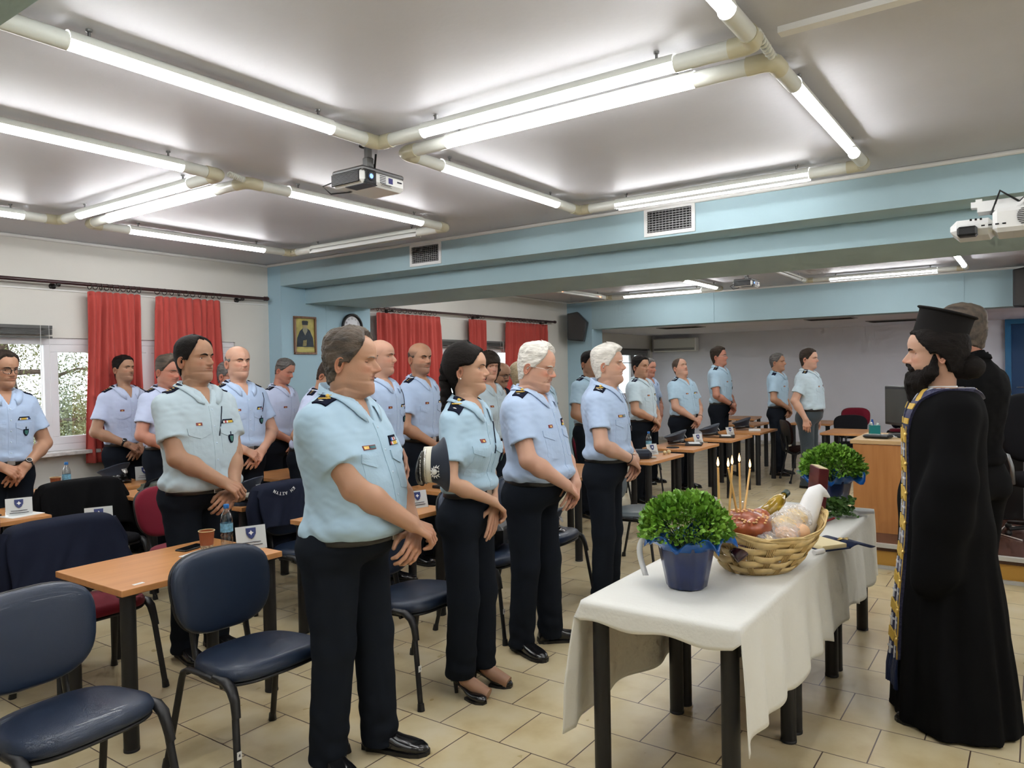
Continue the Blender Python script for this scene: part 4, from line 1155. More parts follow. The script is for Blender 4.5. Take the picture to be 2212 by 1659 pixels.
m_ = M['red_curtain']; nt_ = m_.node_tree; tl_ = nt_.nodes.new('ShaderNodeBsdfTranslucent'); tl_.inputs[0].default_value = (*srgb(220, 70, 60), 1); mx_ = nt_.nodes.new('ShaderNodeMixShader'); mx_.inputs[0].default_value = .18
nt_.links.new(nt_.nodes['Principled BSDF'].outputs[0], mx_.inputs[1]); nt_.links.new(tl_.outputs[0], mx_.inputs[2]); nt_.links.new(mx_.outputs[0], nt_.nodes['Material Output'].inputs[0])
# platform at the right with yellow riser
root = empty('platform', (6.62, -1, 0), 0, 'low stage platform with reddish top and yellow riser at the right', 'stage platform')
b = MB(); b.box((4.69, .1, .165), (9.3, 4.8, .06)); b.build('deck', M.setdefault('deck', mat('deck_redbrown', srgb(92, 62, 52), rough=.25, noise=.15, nscale=3)), root)
b = MB(); b.box((4.70, .1, .0675), (9.28, 4.78, .135)); b.build('riser', M.setdefault('yellow_lam', mat('riser_yellow', srgb(186, 140, 62), rough=.4)), root)
b = MB(); b.box((.015, .1, .185), (.045, 4.81, .03)); b.box((.0, .1, .0125), (.03, 4.8, .025)); b.build('edge_trim', M.setdefault('edge', mat('edge_grey', srgb(178, 176, 170), rough=.4)), root)
# blue door on the far wall
r = empty('door_1', (XF, -.15, .195)); r['kind'] = 'structure'
M['door_blue'] = mat('door_blue', srgb(20, 62, 104), rough=.45); M['door_frame'] = mat('door_frame_blue', srgb(44, 112, 158), rough=.4)
b = MB(); b.box((-.03, .60, 1.06), (.12, .09, 2.12)); b.box((-.03, -.60, 1.06), (.12, .09, 2.12)); b.box((-.03, 0, 2.165), (.12, 1.29, .09)); b.build('door_frame', M['door_frame'], r)
b = MB(); b.box((.0, 0, 1.06), (.05, 1.12, 2.12)); dl = b.build('door_leaf', M['door_blue'], r)
b = MB(); b.tube([(-.03, .48, 1.0), (-.07, .48, 1.0), (-.07, .36, 1.0)], .009, 8); b.build('door_handle', M['chrome'], dl)

# ------------------------------------------------------------------ light loops
def lamp_loop(x0, x1, y0, y1, lit, label, zl=2.862, louvre=(), sides='SENW', hc=H):
    cx, cy = (x0 + x1) / 2, (y0 + y1) / 2
    root = empty('light_fixture', (cx, cy, hc), 0, label, 'ceiling light', None); z = zl - hc; R = .034
    S = dict(W=((x0 - cx, y0 - cy), (x0 - cx, y1 - cy)), E=((x1 - cx, y0 - cy), (x1 - cx, y1 - cy)), S=((x0 - cx, y0 - cy), (x1 - cx, y0 - cy)), N=((x0 - cx, y1 - cy), (x1 - cx, y1 - cy)))
    for k in sides:
        a, b_ = S[k]; a = np.array([*a, z]); b_ = np.array([*b_, z]); L = np.linalg.norm(b_ - a); d = (b_ - a) / L; nrm = np.cross((0, 0, 1), d)
        e = .32 if L > 1.8 else .25
        hb = MB()
        hb.tube([a + d * .04, a + d * e], R, 16); hb.tube([b_ - d * .04, b_ - d * e], R, 16)
        # open reflector trough above the lamp: upper half shell
        G = []
        for t in (e, L - e):
            G.append([a + d * t + nrm * math.cos(q) * R + np.array([0, 0, 1]) * (math.sin(q) * R + .006) for q in np.linspace(-.15, PI + .15, 12)])
        hb.grid(np.array(G), 0)
        ho = hb.build('housing', M['cream'], root)
        state = lit.get(k, 1)
        lb = MB(); lb.tube([a + d * (e + .005) - np.array([0, 0, .012]), b_ - d * (e + .005) - np.array([0, 0, .012])], .020, 14)
        lb.build('lamp', M['lamp'] if state == 1 else M['lamp_off'], root)
        if state == 2:
            for t in (e + .02, L - e - .05):
                q = MB(); q.tube([a + d * t - np.array([0, 0, .006]), a + d * (t + .04) - np.array([0, 0, .006])], .022, 12); q.build('lamp_end', M['lamp_red'], root)
        if k in louvre:
            lv = MB(); n = int((L - 2 * e) / .026)
            for i in range(n):
                c = a + d * (e + .013 + i * .026); lv.box((c[0], c[1], c[2] - .030), (.066 if abs(d[1]) > .5 else .0025, .0025 if abs(d[1]) > .5 else .066, .016))
            for sg in (-1, 1):
                c = (a + b_) / 2 + nrm * sg * .034; lv.box((c[0], c[1], c[2] - .030), (.003 if abs(d[1]) > .5 else L - 2 * e, L - 2 * e if abs(d[1]) > .5 else .003, .018))
            lv.build('louvre', M['white_plastic'], root)
        for t in (e + .08, L - e - .08):
            q = a + d * t; hg = MB(); hg.tube([(q[0], q[1], q[2] + R), (q[0], q[1], -.0)], .006, 8); hg.lathe([(.012, 0), (.012, -.008), (.006, -.010)], 8, c=(q[0], q[1], 0)); hg.build('hanger', M['metal_grey'], root)
    for sx in (-1, 1):
        for sy in (-1, 1):
            hx_, hy_ = sx * (x1 - x0) / 2, sy * (y1 - y0) / 2; eb = MB()
            p = [(hx_, hy_ - sy * .10, z), (hx_, hy_ - sy * .035, z), (hx_ - sx * .010, hy_ - sy * .010, z), (hx_ - sx * .035, hy_, z), (hx_ - sx * .10, hy_, z)]
            eb.tube(p, R + .0035, 16); eb.build('elbow', M['cream_dark'], root)
    return root
lamp_loop(3.055, 4.98, .86, 2.86, {}, 'square fluorescent light loop nearest the hanging white projector and right vent', louvre='E')
lamp_loop(.98, 2.845, .86, 2.84, {}, 'large fluorescent light loop at the top of the room nearest the viewer')
lamp_loop(2.90, 4.84, 4.05, 6.07, dict(E=0), 'square fluorescent light loop next to the left air vent with one unlit side', louvre='E')
lamp_loop(.98, 2.70, 4.02, 6.09, {}, 'fluorescent light loop at the left edge near the window wall')
lamp_loop(9.35, 11.2, .76, 2.72, dict(N=0), 'far fluorescent light loop above the officers by the white wall', louvre='EW')
lamp_loop(9.55, 11.33, 4.0, 5.98, dict(W=2, N=2), 'far fluorescent light loop with dim reddish tubes near the loudspeaker')
lamp_loop(9.35, 11.2, -2.7, -.8, {}, 'added unseen fluorescent light loop over the stage side of the second bay')  # out of view, added to brighten the far wall
for q_, (ya, yb) in enumerate(((.76, 2.72), (4.0, 5.98), (-2.7, -.8))): lamp_loop(7.15, 9.0, ya, yb, {}, ['middle', 'window side', 'stage side'][q_] + ' unseen added fluorescent light loop right behind the double blue beam')  # hidden by the beam, added for more light in the far part
lamp_loop(13.1, 15.1, -2.9, -.75, {}, 'added unseen fluorescent light loop under the lowered ceiling near the blue door', zl=2.33, hc=2.40)  # invented fixture outside the frame that lifts the far wall
lamp_loop(-1.5, .40, .86, 2.84, {}, 'added unseen fluorescent light loop behind the near beam')  # unseen extra fixture for overall room brightness
lamp_loop(.98, 2.86, -3.15, -1.15, {}, 'added unseen fluorescent light loop at the right side of the room behind the viewer')  # unseen fill, added to light the people's fronts
lamp_loop(2.99, 4.98, -3.15, -1.15, {}, 'added unseen fluorescent light loop above the platform side of the room')  # second unseen fill for the people's front sides
# spiral cables between loops, conduits
def cable(pts, r, label, m='cream', coil=0, cat='cable'):
    P = np.array(pts, float)
    if coil:
        n = 90; t = np.linspace(0, 1, n); base = P[0] + (P[-1] - P[0]) * t[:, None]; d = (P[-1] - P[0]); d /= np.linalg.norm(d); a = np.cross(d, (0, 0, 1)); b = np.cross(d, a)
        P = base + coil * (np.cos(t * 60)[:, None] * a + np.sin(t * 60)[:, None] * b)
    b_ = MB(); b_.tube(P, r, 8); o = b_.build('cable', M[m]); return tag(o, label, cat)
cable([(2.77, .84, 2.875), (3.07, .86, 2.875)], .006, 'coiled white cable linking two light loops at the top right', coil=.014)
cable([(2.74, 4.0, 2.875), (2.90, 4.06, 2.875)], .006, 'coiled white cable linking the two left light loops', coil=.014)
b = MB(); b.box((2.94, -1.25, H - .012), (.05, 4.1, .024)); tag(b.build('cable_duct', M['white_paint']), 'white cable duct running along the ceiling at the top right', 'cable duct')
b = MB(); b.box((4.1, -.52, H - .012), (2.3, .035, .024)); tag(b.build('cable_duct', M['white_paint']), 'short white cable duct on the ceiling at the right edge', 'cable duct')
# air vents on the outer beam
def vent(yc, zc, w, h, label):
    r = empty('air_vent', (5.48, yc, zc), 0, label, 'air vent')
    b = MB(); t = .028
    for s_ in (-1, 1): b.box((-.006, s_ * (w / 2 - t / 2), 0), (.012, t, h - 2 * t)); b.box((-.006, 0, s_ * (h / 2 - t / 2)), (.012, w, t))
    b.build('frame', M['white_plastic'], r)
    b = MB(); b.box((.0, 0, 0), (.004, w - .05, h - .05)); b.build('backing', M['dark'], r)
    b = MB()
    for i in range(9): b.box((-.008, 0, -h / 2 + t + (h - 2 * t) * (i + .5) / 9), (.010, w - .05, .0045))
    for i in range(13): b.box((-.005, -w / 2 + t + (w - 2 * t) * (i + .5) / 13, 0), (.008, .003, h - .05))
    b.build('grille', M['grille'], r)
vent(4.86, 2.80, .40, .215, 'dark square air vent on the blue beam at the left'); vent(2.34, 2.80, .42, .225, 'silver air vent on the blue beam below the louvred light')
for i, (x, y, w, h, lb) in enumerate([(12.85, 2.75, .35, .75, 'dark ceiling vent left of the hat above the far wall'), (14.35, 2.05, .5, .8, 'large ceiling vent grid right above the far wall'), (13.1, 5.4, .4, .8, 'ceiling vent above the air conditioner')]):
    r = empty('ceiling_vent', (x, y, 2.4), 0, lb, 'ceiling vent'); b = MB(); b.box((0, 0, -.006), (w, h, .012)); b.build('frame', M['grille'], r)
    b = MB()
    for k in range(5): b.box((-w / 2 + w * (k + .5) / 5, 0, -.013), (w / 9, h - .08, .004))
    b.build('slots', M['dark'], r)
# air conditioner
r = empty('air_conditioner', (XF, 6.68, 2.02), 0, 'white wall air conditioner high on the far wall', 'air conditioner')
b = MB(); b.box((-.11, 0, .15), (.22, 1.02, .30), r=.02); b.build('case', M['white_plastic'], r); b = MB(); b.box((-.222, 0, .05), (.006, .95, .05)); b.build('louvre', M['grille'], r)
# loudspeakers
def speaker(loc, rz, label):
    r = empty('loudspeaker', loc, rz, label, 'loudspeaker')
    X_ = frame((-.14, 0, 0), (0, 1, 0), (1, 0, 0))
    b = MB(); b.prism([(-.16, -.24), (.13, -.27), (.20, .08), (.03, .27), (-.16, .24)], 0, .27, 0, xf=X_); bevel(b.build('cabinet', M['black_plastic'], r), .012)
    b = MB(); b.prism([(-.13, -.21), (.11, -.235), (.165, .07), (.02, .235), (-.13, .21)], .27, .276, 0, xf=X_); b.build('grille', M['iron'], r)
    b = MB(); b.box((-.17, 0, -.05), (.10, .08, .30)); b.build('wall_bracket', M['black_plastic'], r)
speaker((11.98, 6.96, 2.44), math.radians(-158), 'black angular loudspeaker on the pier beside the far curtain')
speaker((11.99, .12, 2.62), math.radians(180), 'black loudspeaker cut by the right edge of the picture')
# clock
r = empty('wall_clock', (6.54, 7.07, 2.235), 0, 'round white wall clock with thick black rim on the blue pier', 'clock')
A_ = frame((0, 0, 0), (1, 0, 0), (0, -1, 0))
b = MB(); b.lathe([(.16, 0), (.172, .012), (.172, .035), (.158, .045), (.140, .032), (.140, .016)], 40, xf=A_); b.build('rim', M['black_plastic'], r)
b = MB(); b.lathe([(.0001, .017), (.142, .017)], 40, xf=A_); fc = b.build('face', mat('clock_face', (.72, .72, .76), rough=.4), r)
b = MB()
for i in range(1, 13):
    a = PI / 2 - i * PI / 6; text_mb(str(i), .036, b, A_ @ trm(.112 * math.cos(a), .112 * math.sin(a), .019), 0, .0005)
b.build('numerals', M['black_plastic'], fc)
b = MB(); b.box((-.04, .0, .021), (.09, .006, .002), xf=A_); b.build('hour_hand', M['black_plastic'], r); b = MB(); b.tube([(.0, .0, .024), (-.05, .045, .024)], .003, 5, xf=A_); b.build('minute_hand', M['black_plastic'], r)
# framed icon
r = empty('framed_icon', (5.805, 7.07, 2.115), 0, 'small gilt picture of a bearded cleric in a wooden frame on the blue pier', 'picture')
b = MB(); w, h, t = .325, .445, .024
for s_ in (-1, 1): b.box((s_ * (w / 2 - t / 2), -.014, 0), (t, .028, h - 2 * t)); b.box((0, -.014, s_ * (h / 2 - t / 2)), (w, .028, t))
fo = b.build('frame', mat_wood('frame_wood', (.10, .035, .012), (.22, .09, .03), axis=2), r); bevel(fo, .004)
b = MB(); b.box((0, -.008, 0), (w - .03, .006, h - .03)); b.build('panel', mat('gilt', (.42, .36, .10), rough=.4, metal=.2, noise=.4, nscale=9), r)
XI = frame((0, -.012, 0), (1, 0, 0), (0, -1, 0))
def flat(poly, z, m, nm):
    q = MB(); q.prism(poly, z, z + .001, 0, xf=XI); q.build(nm, m, r)
flat([(-.125, -.135), (.125, -.135), (.115, -.03), (.07, .06), (.03, .085), (-.03, .085), (-.075, .05), (-.115, -.03)], 0, mat('icon_robe', (.035, .05, .065), rough=.7, noise=.3, nscale=20), 'robe')
flat([(-.035, .055), (.0, .0), (.035, .055), (.034, .09), (-.034, .09)], .001, mat('icon_beard', (.30, .30, .22), rough=.7), 'painted_beard')
flat([(-.030, .085), (.030, .085), (.034, .125), (-.034, .125)], .0015, mat('icon_face', (.40, .32, .18), rough=.7), 'painted_face')
flat([(-.040, .122), (.040, .122), (.046, .165), (.03, .172), (-.03, .172), (-.046, .165)], .002, mat('icon_hat', (.05, .055, .06), rough=.7), 'painted_hat')
flat([(-.04, -.125), (.015, -.125), (.02, -.05), (-.03, -.06)], .0015, mat('icon_hands', (.30, .26, .12), rough=.7, noise=.5, nscale=60), 'painted_hands')
flat([(-.13, -.185), (.13, -.185), (.13, -.155), (-.13, -.155)], .001, mat('icon_strip', (.50, .44, .14), rough=.6), 'caption_strip')
# ------------------------------------------------------------------ outside: trees
M['leaf_out'] = mat('leaf_outside', (.19, .22, .10), rough=.6, noise=.5, nscale=2, ncol=(.28, .27, .13))
M['bark'] = mat('bark', (.12, .085, .065), rough=.9, noise=.4, nscale=20)
def tree(x, y, h, sp, n, label, seed):
    rnd = random.Random(seed); r = empty('tree', (x, y, -1.2), 0, label, 'tree')
    b = MB(); b.tube([(0, 0, 0), (.1, 0, h * .4), (-.1, .1, h * .75), (.1, 0, h)], [.13, .10, .06, .03], 10)
    tips = []
    for i in range(34):
        z = h * rnd.uniform(.3, .98); a = rnd.uniform(0, 2 * PI); L = sp * rnd.uniform(.5, 1.1) * (1.15 - .5 * z / h)
        p = [np.array([0, 0, z])]
        for k in range(5):
            p.append(p[-1] + np.array([math.cos(a) * L / 5, math.sin(a) * L / 5, L / 5 * rnd.uniform(-.35, .35)])); a += rnd.uniform(-.4, .4)
        b.tube(p, [.045, .035, .026, .018, .012, .006], 6); tips += p[2:]
    b.build('trunk', M['bark'], r)
    rs = np.random.RandomState(seed); T = np.array(tips); c = T[rs.randint(0, len(T), n)] + rs.normal(0, .26, (n, 3)) * np.array([1, 1, .7])
    s = rs.uniform(.009, .022, n); u = rs.normal(size=(n, 3)); u /= np.linalg.norm(u, axis=1)[:, None]; w = np.cross(u, rs.normal(size=(n, 3))); w /= np.linalg.norm(w, axis=1)[:, None]
    V = np.stack([c - u * s[:, None] * 1.6, c + w * s[:, None] * .5, c + u * s[:, None] * 1.6, c - w * s[:, None] * .5], 1).reshape(-1, 3)
    l = MB(); l.add(V, np.arange(4 * n).reshape(n, 4).tolist(), 0, False); l.build('foliage', M['leaf_out'], r)
tree(4.1, 10.6, 4.6, 1.7, 60000, 'leafy tree outside the open left window', 1); tree(7.6, 11.2, 4.6, 1.6, 24000, 'leafy tree outside behind the left red curtains', 2)
b = MB(); b.box((6, 17, -1.3), (60, 18, .2)); o = b.build('ground_outside', mat('ground_out', (.22, .22, .14), rough=.9, noise=.4, nscale=1)); structure(o)
# world and camera
w = bpy.data.worlds.new('sky'); SC.world = w; w.use_nodes = True; bg = w.node_tree.nodes['Background']; bg.inputs[0].default_value = (.86, .93, 1.0, 1); bg.inputs[1].default_value = 3.0
ca = bpy.data.cameras.new('camera'); cam = bpy.data.objects.new('camera', ca); COL.objects.link(cam); SC.camera = cam
RC = Matrix(((0.576, 0.025, -0.817), (-0.817, -0.006, -0.576), (-0.019, 1.0, 0.017)))
RC = Matrix(((0.575934099, 0.025029621, -0.817112863), (-0.817276721, -0.005526959, -0.576218894), (-0.018938689, 0.999671431, 0.017272962)))
cam.matrix_world = Matrix.Translation((0, 0, 1.65)) @ RC.to_4x4()
ca.lens = 26.2997; ca.sensor_width = 36; ca.sensor_fit = 'HORIZONTAL'; ca.clip_start = .05; ca.clip_end = 200
# ------------------------------------------------------------------ furniture
M['beech'] = mat_wood('table_laminate', srgb(188, 130, 78), srgb(202, 144, 90), scale=2, axis=0, rough=.38, coat=.15)
M['leg_black'] = mat('table_leg_black', (.010, .010, .011), rough=.45)
M['vinyl_navy'] = mat('vinyl_navy', srgb(30, 42, 62), rough=.36, coat=.12, bump=.25, bscale=500)
M['vinyl_grey'] = mat('vinyl_grey', srgb(78, 88, 92), rough=.4, coat=.1)
M['fabric_red'] = cloth('fabric_burgundy', srgb(116, 24, 42)); M['fabric_black'] = cloth('fabric_black', (.012, .012, .014)); M['fabric_brown'] = cloth('fabric_brown', srgb(44, 26, 24))
M['paper'] = mat('paper_white', srgb(226, 226, 224), rough=.7); M['ink'] = mat('ink', (.02, .02, .03), rough=.6)
M['emblem'] = mat('emblem_blue', srgb(44, 56, 110), rough=.5, noise=.3, nscale=160)

def pad_mesh(mb, w, d, t, n=3.4, dome=.012, seg=44, mi=0, xf=None, taper=0., bow=0., edge=.35):
    """cushion: outline superellipse (x: d, y: w), thickness t, top domed"""
    A = np.linspace(0, 2 * PI, seg, endpoint=False); c, s = np.cos(A), np.sin(A); e = 2 / n
    ox, oy = d / 2 * np.sign(c) * abs(c) ** e, w / 2 * np.sign(s) * abs(s) ** e
    oy = oy * (1 - taper * ox / d)
    rings = []
    for r, z in [(0, t + dome), (.35, t + dome * .88), (.6, t + dome * .6), (.8, t + dome * .2), (.9, t - t * .06), (.96, t - t * .2), (.99, t * .55), (1.0, t * .3), (.985, t * .08), (.95, 0), (.5, -.002), (0, -.002)]:
        x, y = ox * r, oy * r; zz = np.full(seg, z) + bow * (y / (w / 2)) ** 2
        rings.append(np.stack([x, y, zz], 1))
    mb.grid(np.array(rings), mi, closed_v=True, xf=xf)

def make_chair(m, name='conference_chair'):
    r = empty(name)
    s = MB(); pad_mesh(s, .475, .43, .058, 3.2, .010, xf=trm(.015, 0, .435) @ rotm('y', -.05), taper=-.16)
    # waterfall front
    s.build('seat', m, r)
    sp = MB(); pad_mesh(sp, .465, .42, .020, 3.2, 0, xf=trm(.013, 0, .418) @ rotm('y', -.05), taper=-.16); sp.build('seat_shell', M['black_plastic'], r)
    X = trm(-.245, 0, .70) @ rotm('y', PI / 2 - .16) @ rotm('z', PI) 
    b = MB(); pad_mesh(b, .47, .36, .045, 3.0, .008, xf=trm(-.262, 0, .70) @ rotm('y', PI / 2 - .17), taper=.14, bow=.022); b.build('backrest', m, r)
    b = MB(); pad_mesh(b, .475, .365, .016, 3.0, 0, xf=trm(-.274, 0, .70) @ rotm('y', PI / 2 - .17), taper=.14, bow=.022); b.build('back_shell', M['black_plastic'], r)
    for sg in (-1, 1):
        u = MB(); u.tube([(-.10, sg * .13, .412), (-.20, sg * .13, .412), (-.245, sg * .13, .43), (-.262, sg * .13, .50), (-.285, sg * .13, .66)], .011, 8, sq=(1, 1.7)); u.build('back_support', M['leg_black'], r)
        y = sg * .235
        p = [(.275, sg * .262, 0), (.215, y, .385), (.195, y, .425), (.16, y, .445), (-.12, y, .442), (-.155, y, .425), (-.172, y, .39), (-.265, sg * .262, 0)]
        f1 = MB(); f1.tube([p[0], p[1], p[2], p[3], (.02, y, .447)], .0125, 10, sq=(1.25, .8)); f1.build('front_leg', M['leg_black'], r)
        f2 = MB(); f2.tube([(.02, y, .447), p[4], p[5], p[6], p[7]], .0125, 10, sq=(1.25, .8)); f2.build('rear_leg', M['leg_black'], r)
        k = MB(); k.tube([(.232, y * 1.02, .33), (.217, y, .39), (.197, y, .430), (.158, y, .452), (.08, y, .455)], [.015, .017, .019, .019, .014], 10, sq=(1.2, .9)); k.build('corner_cap', M['black_plastic'], r)
        for q in (p[0], p[-1]):
            k = MB(); k.tube([q, (q[0] * .985, q[1] * .99, .035)], [.019, .016], 10); k.build('foot_cap', M['black_plastic'], r)
    c = MB(); c.tube([(.12, -.235, .425), (.12, .235, .425)], .010, 8); c.tube([(-.13, -.235, .425), (-.13, .235, .425)], .010, 8); c.build('cross_bar', M['leg_black'], r)
    return r
PROTO = {}
def chair(kind, x, y, deg, label, group=None, place=True):
    m = dict(navy=M['vinyl_navy'], grey=M['vinyl_grey'], red=M['fabric_red'], black=M['fabric_black'], brown=M['fabric_brown'])[kind]
    if kind not in PROTO: o = PROTO[kind] = make_chair(m)
    else: o = copy_tree(PROTO[kind])
    o.location = (x, y, 0); o.rotation_euler[2] = math.radians(deg)
    for k in ('group',):
        if k in o: del o[k]
    return tag(o, label, 'chair', group)
def sticker(par, loc, txt):
    b = MB(); b.box((0, 0, 0), (.002, .020, .030)); o = b.build('number_sticker', M['paper'], par, loc); 
    q = MB(); text_mb(txt, .018, q, frame((.0012, 0, 0), (0, 1, 0), (1, 0, 0)), 0, .0003); q.build('number', M['ink'], o)

def make_table(w=.84, d=.62):
    r = empty('desk_table'); t = MB(); t.box((0, 0, .715), (w, d, .030)); bevel(t.build('tabletop', M['beech'], r), .003)
    for sx in (-1, 1):
        for sy in (-1, 1):
            l = MB(); x, y = sx * (w / 2 - .050), sy * (d / 2 - .05); l.tube([(x, y, .004), (x, y, .690)], .033, 20); l.lathe([(.034, 0), (.034, .012), (.028, .014)], 20, c=(x, y, 0)); l.lathe([(.045, .700), (.045, .692), (.030, .690)], 16, c=(x, y, 0)); l.build('leg', M['leg_black'], r)
    a = MB(); a.box((0, 0, .682), (w - .12, .025, .035)); a.build('rail', M['leg_black'], r)
    return r
TB = make_table(); TBu = [False]
def table(x, y, label, deg=0, group=None):
    o = TB if not TBu[0] else copy_tree(TB); TBu[0] = True
    o.location = (x, y, 0); o.rotation_euler[2] = math.radians(deg)
    return tag(o, label, 'table', group)
ROW = [
 (2.07, 3.56, 'orange wood desk in the front left with the coffee cup and numbered sticker'),
 (3.48, 3.60, 'desk behind the heavy front officer, its ends showing at both sides of him'),
 (4.78, 3.86, 'desk between the front man and the front woman with a dark folder on it'),
 (5.95, 3.52, 'desk hidden behind the glasses wearing white haired officer'),
 (7.16, 3.42, 'nearest desk right of the white haired front officer, with tent card and snacks'),
 (8.38, 3.47, 'second desk along the right row, with bottle and tent card'),
 (9.62, 3.46, 'third desk along the right row, with a peaked cap and folder'),
 (10.80, 3.46, 'fourth desk along the right row, farthest one with a cap'),
 (1.86, 4.72, 'pale reflecting desk behind the navy draped chair at the left'),
 (3.58, 4.87, 'desk holding the peaked cap behind the tall dark haired officer'),
 (1.92, 5.82, 'desk at the left edge with phone and tent card'),
 (3.44, 5.82, 'desk with the green shoulder bag'),
 (4.62, 5.80, 'desk seen as a small orange strip left of the heavy front officer'),
 (3.16, 6.64, 'desk by the window wall with cup, bottle and cap'),
 (11.14, 2.14, 'desk in front of the black chair beside the lectern'),
 (12.8, 2.98, 'desk behind the officer with arms at his sides'),
 (13.5, 4.45, 'desk against the far white wall behind the tall officer'),
 (12.1, 3.95, 'pale topped desk between the far officers'),
]
TO = [table(x, y, l) for x, y, l in ROW]
TO[16].rotation_euler[2] = math.radians(8)
st = MB(); st.box((1.75, 3.30, .7305), (.05, .022, .001), rz=.05); tag(st.build('desk_sticker', M['paper']), 'small white number sticker on the corner of the front left desk', 'sticker')

c1 = chair('navy', 1.22, 2.80, -86, 'navy vinyl chair cut by the left edge, marked 6 on its leg'); sticker(c1, (.262, -.250, .20), '6')
c2 = chair('navy', 1.96, 2.76, -92, 'navy vinyl chair in the front between the left chair and the heavy officer, marked 4'); sticker(c2, (.262, -.250, .20), '4')
chair('navy', 2.95, 2.75, -90, 'navy vinyl chair between the front man and the front woman')
chair('navy', 3.87, 2.92, -88, 'navy vinyl chair right of the front woman with a black bag on it')
chair('navy', 4.50, 2.93, -88, 'navy vinyl chair with a peaked cap on it between the two white haired officers')
chair('grey', 5.66, 2.74, -90, 'grey vinyl chair right of the white haired front officer, behind the basil')
chair('red', 1.90, 4.10, -90, 'burgundy chair under the front left desk draped with a navy jacket')
chair('red', 1.15, 4.20, -94, 'burgundy chair at the left edge, only its seat showing')
chair('navy', 3.40, 4.14, -92, 'navy chair draped with the lettered police jacket')
chair('red', 2.94, 4.88, -90, 'burgundy chair behind the tall dark haired officer')
chair('red', 1.78, 5.25, -90, 'burgundy chair at the left edge behind the tent card desk')
chair('black', 2.72, 5.66, -90, 'black draped chair in front of the window')
chair('red', 2.52, 6.98, -90, 'burgundy chair beside the man with dark glasses at the far left')
chair('red', 7.92, 4.30, -90, 'burgundy chair behind the nearest right desk')
chair('red', 9.25, 4.25, -90, 'burgundy chair behind the second right desk')
chair('brown', 11.12, 2.76, -60, 'brown chair beside the two far right officers')
chair('black', 12.08, 2.28, 200, 'black chair seen from behind near the lectern')
chair('red', 14.2, 2.60, 200, 'burgundy chair behind the black chair by the far wall')
chair('red', 14.9, 1.95, 170, 'burgundy chair with a dark bundle on it by the far wall')

# draped jackets
def drape(loc, deg, w, drop_f, drop_b, label, m, name='jacket', text=None, th=.03, top=.895):
    r = empty(name, (*loc, 0), math.radians(deg), label, 'jacket')
    nu, nv = 34, 30; G = []
    for i in range(nu):
        u = i / (nu - 1) * 2 - 1; row = []
        sh = top - .030 * abs(u) ** 3.5 - .045 * smst(np.array([abs(u)]), .86, 1)[0]
        for j in range(nv):
            v = j / (nv - 1) * 2 - 1
            L = drop_b if v < 0 else drop_f
            a = abs(v)
            zz = sh - (max(0, a - .16) / .84) ** 1.0 * L; q = min(a / .16, 1)
            zz -= .012 * q * q
            x = -.268 + (.075 + .035 * a) * math.copysign(math.sin(q * PI / 2), v) + .17 * (sh - zz)
            k = .010 * math.sin(u * 9 + v * 3 + loc[0] * 5) * a + .008 * math.sin(u * 17 + v * 7) * a
            yy = u * (w / 2) * (1 + .06 * a + .10 * (abs(u) > .8) * a) + .012 * math.sin(v * 6 + u * 3)
            row.append((x + k, yy, zz - .012 * math.sin(u * 7 + loc[1]) * a ** 2))
        G.append(row)
    b = MB(); b.grid(np.array(G), 0); o = b.build('cloth', m, r); solid(o, .012, 0); s_ = o.modifiers.new('sub', 'SUBSURF'); s_.levels = 1; s_.render_levels = 1
    for sg in (-1, 1):
        s = MB(); s.tube([(-.27, sg * (w / 2 - .03), top - .05), (-.25, sg * (w / 2 + .015), top - .16), (-.22, sg * (w / 2 + .01), top - .34), (-.20, sg * (w / 2 - .01), top - .50)], [.055, .062, .055, .045], 14, sq=(.8, 1)); s.build('sleeve', m, r)
    if text:
        t = MB(); n = len(text)
        for k, ch in enumerate(text):
            a = (k - (n - 1) / 2) * .17
            if ch != ' ': text_mb(ch, .052, t, trm(-.385, 0, .69) @ rotm('z', -PI / 2) @ rotm('x', PI / 2 - .12) @ trm(math.sin(a) * .22, math.cos(a) * .22 - .06, .0) @ rotm('z', -a), 0, .003)
        t.build('lettering', M['paper'], r)
    return r
drape((1.90, 4.10), -90, .56, .30, .42, 'navy jacket hung over the burgundy chair behind the front left desk', M['jacket_navy'])
drape((3.40, 4.14), -92, .50, .26, .46, 'navy police jacket with white Greek lettering hung over a chair', M['jacket_navy'])
drape((2.72, 5.66), -90, .58, .34, .50, 'black coat hung over the chair in front of the window', M['black_cloth'], name='coat')
t = MB()
for k, ch in enumerate('ΕΛΛΗΝΙΚΗ ΑΣΤΥΝΟΜΙΑ'):
    a = (k - 9.6) * .175
    if ch != ' ' and 6 <= k <= 13: text_mb(ch, .029, t, frame((-.168, -.085, .965), (0, 1, 0), (1, 0, .12)) @ rotm('z', PI) @ rotm('z', -a) @ trm(0, .135, 0), 0, .0016)
jl = [o for o in bpy.data.objects if o.name.startswith('jacket') and o.type == 'EMPTY'][1]
o = t.build('lettering', M['paper'], jl)

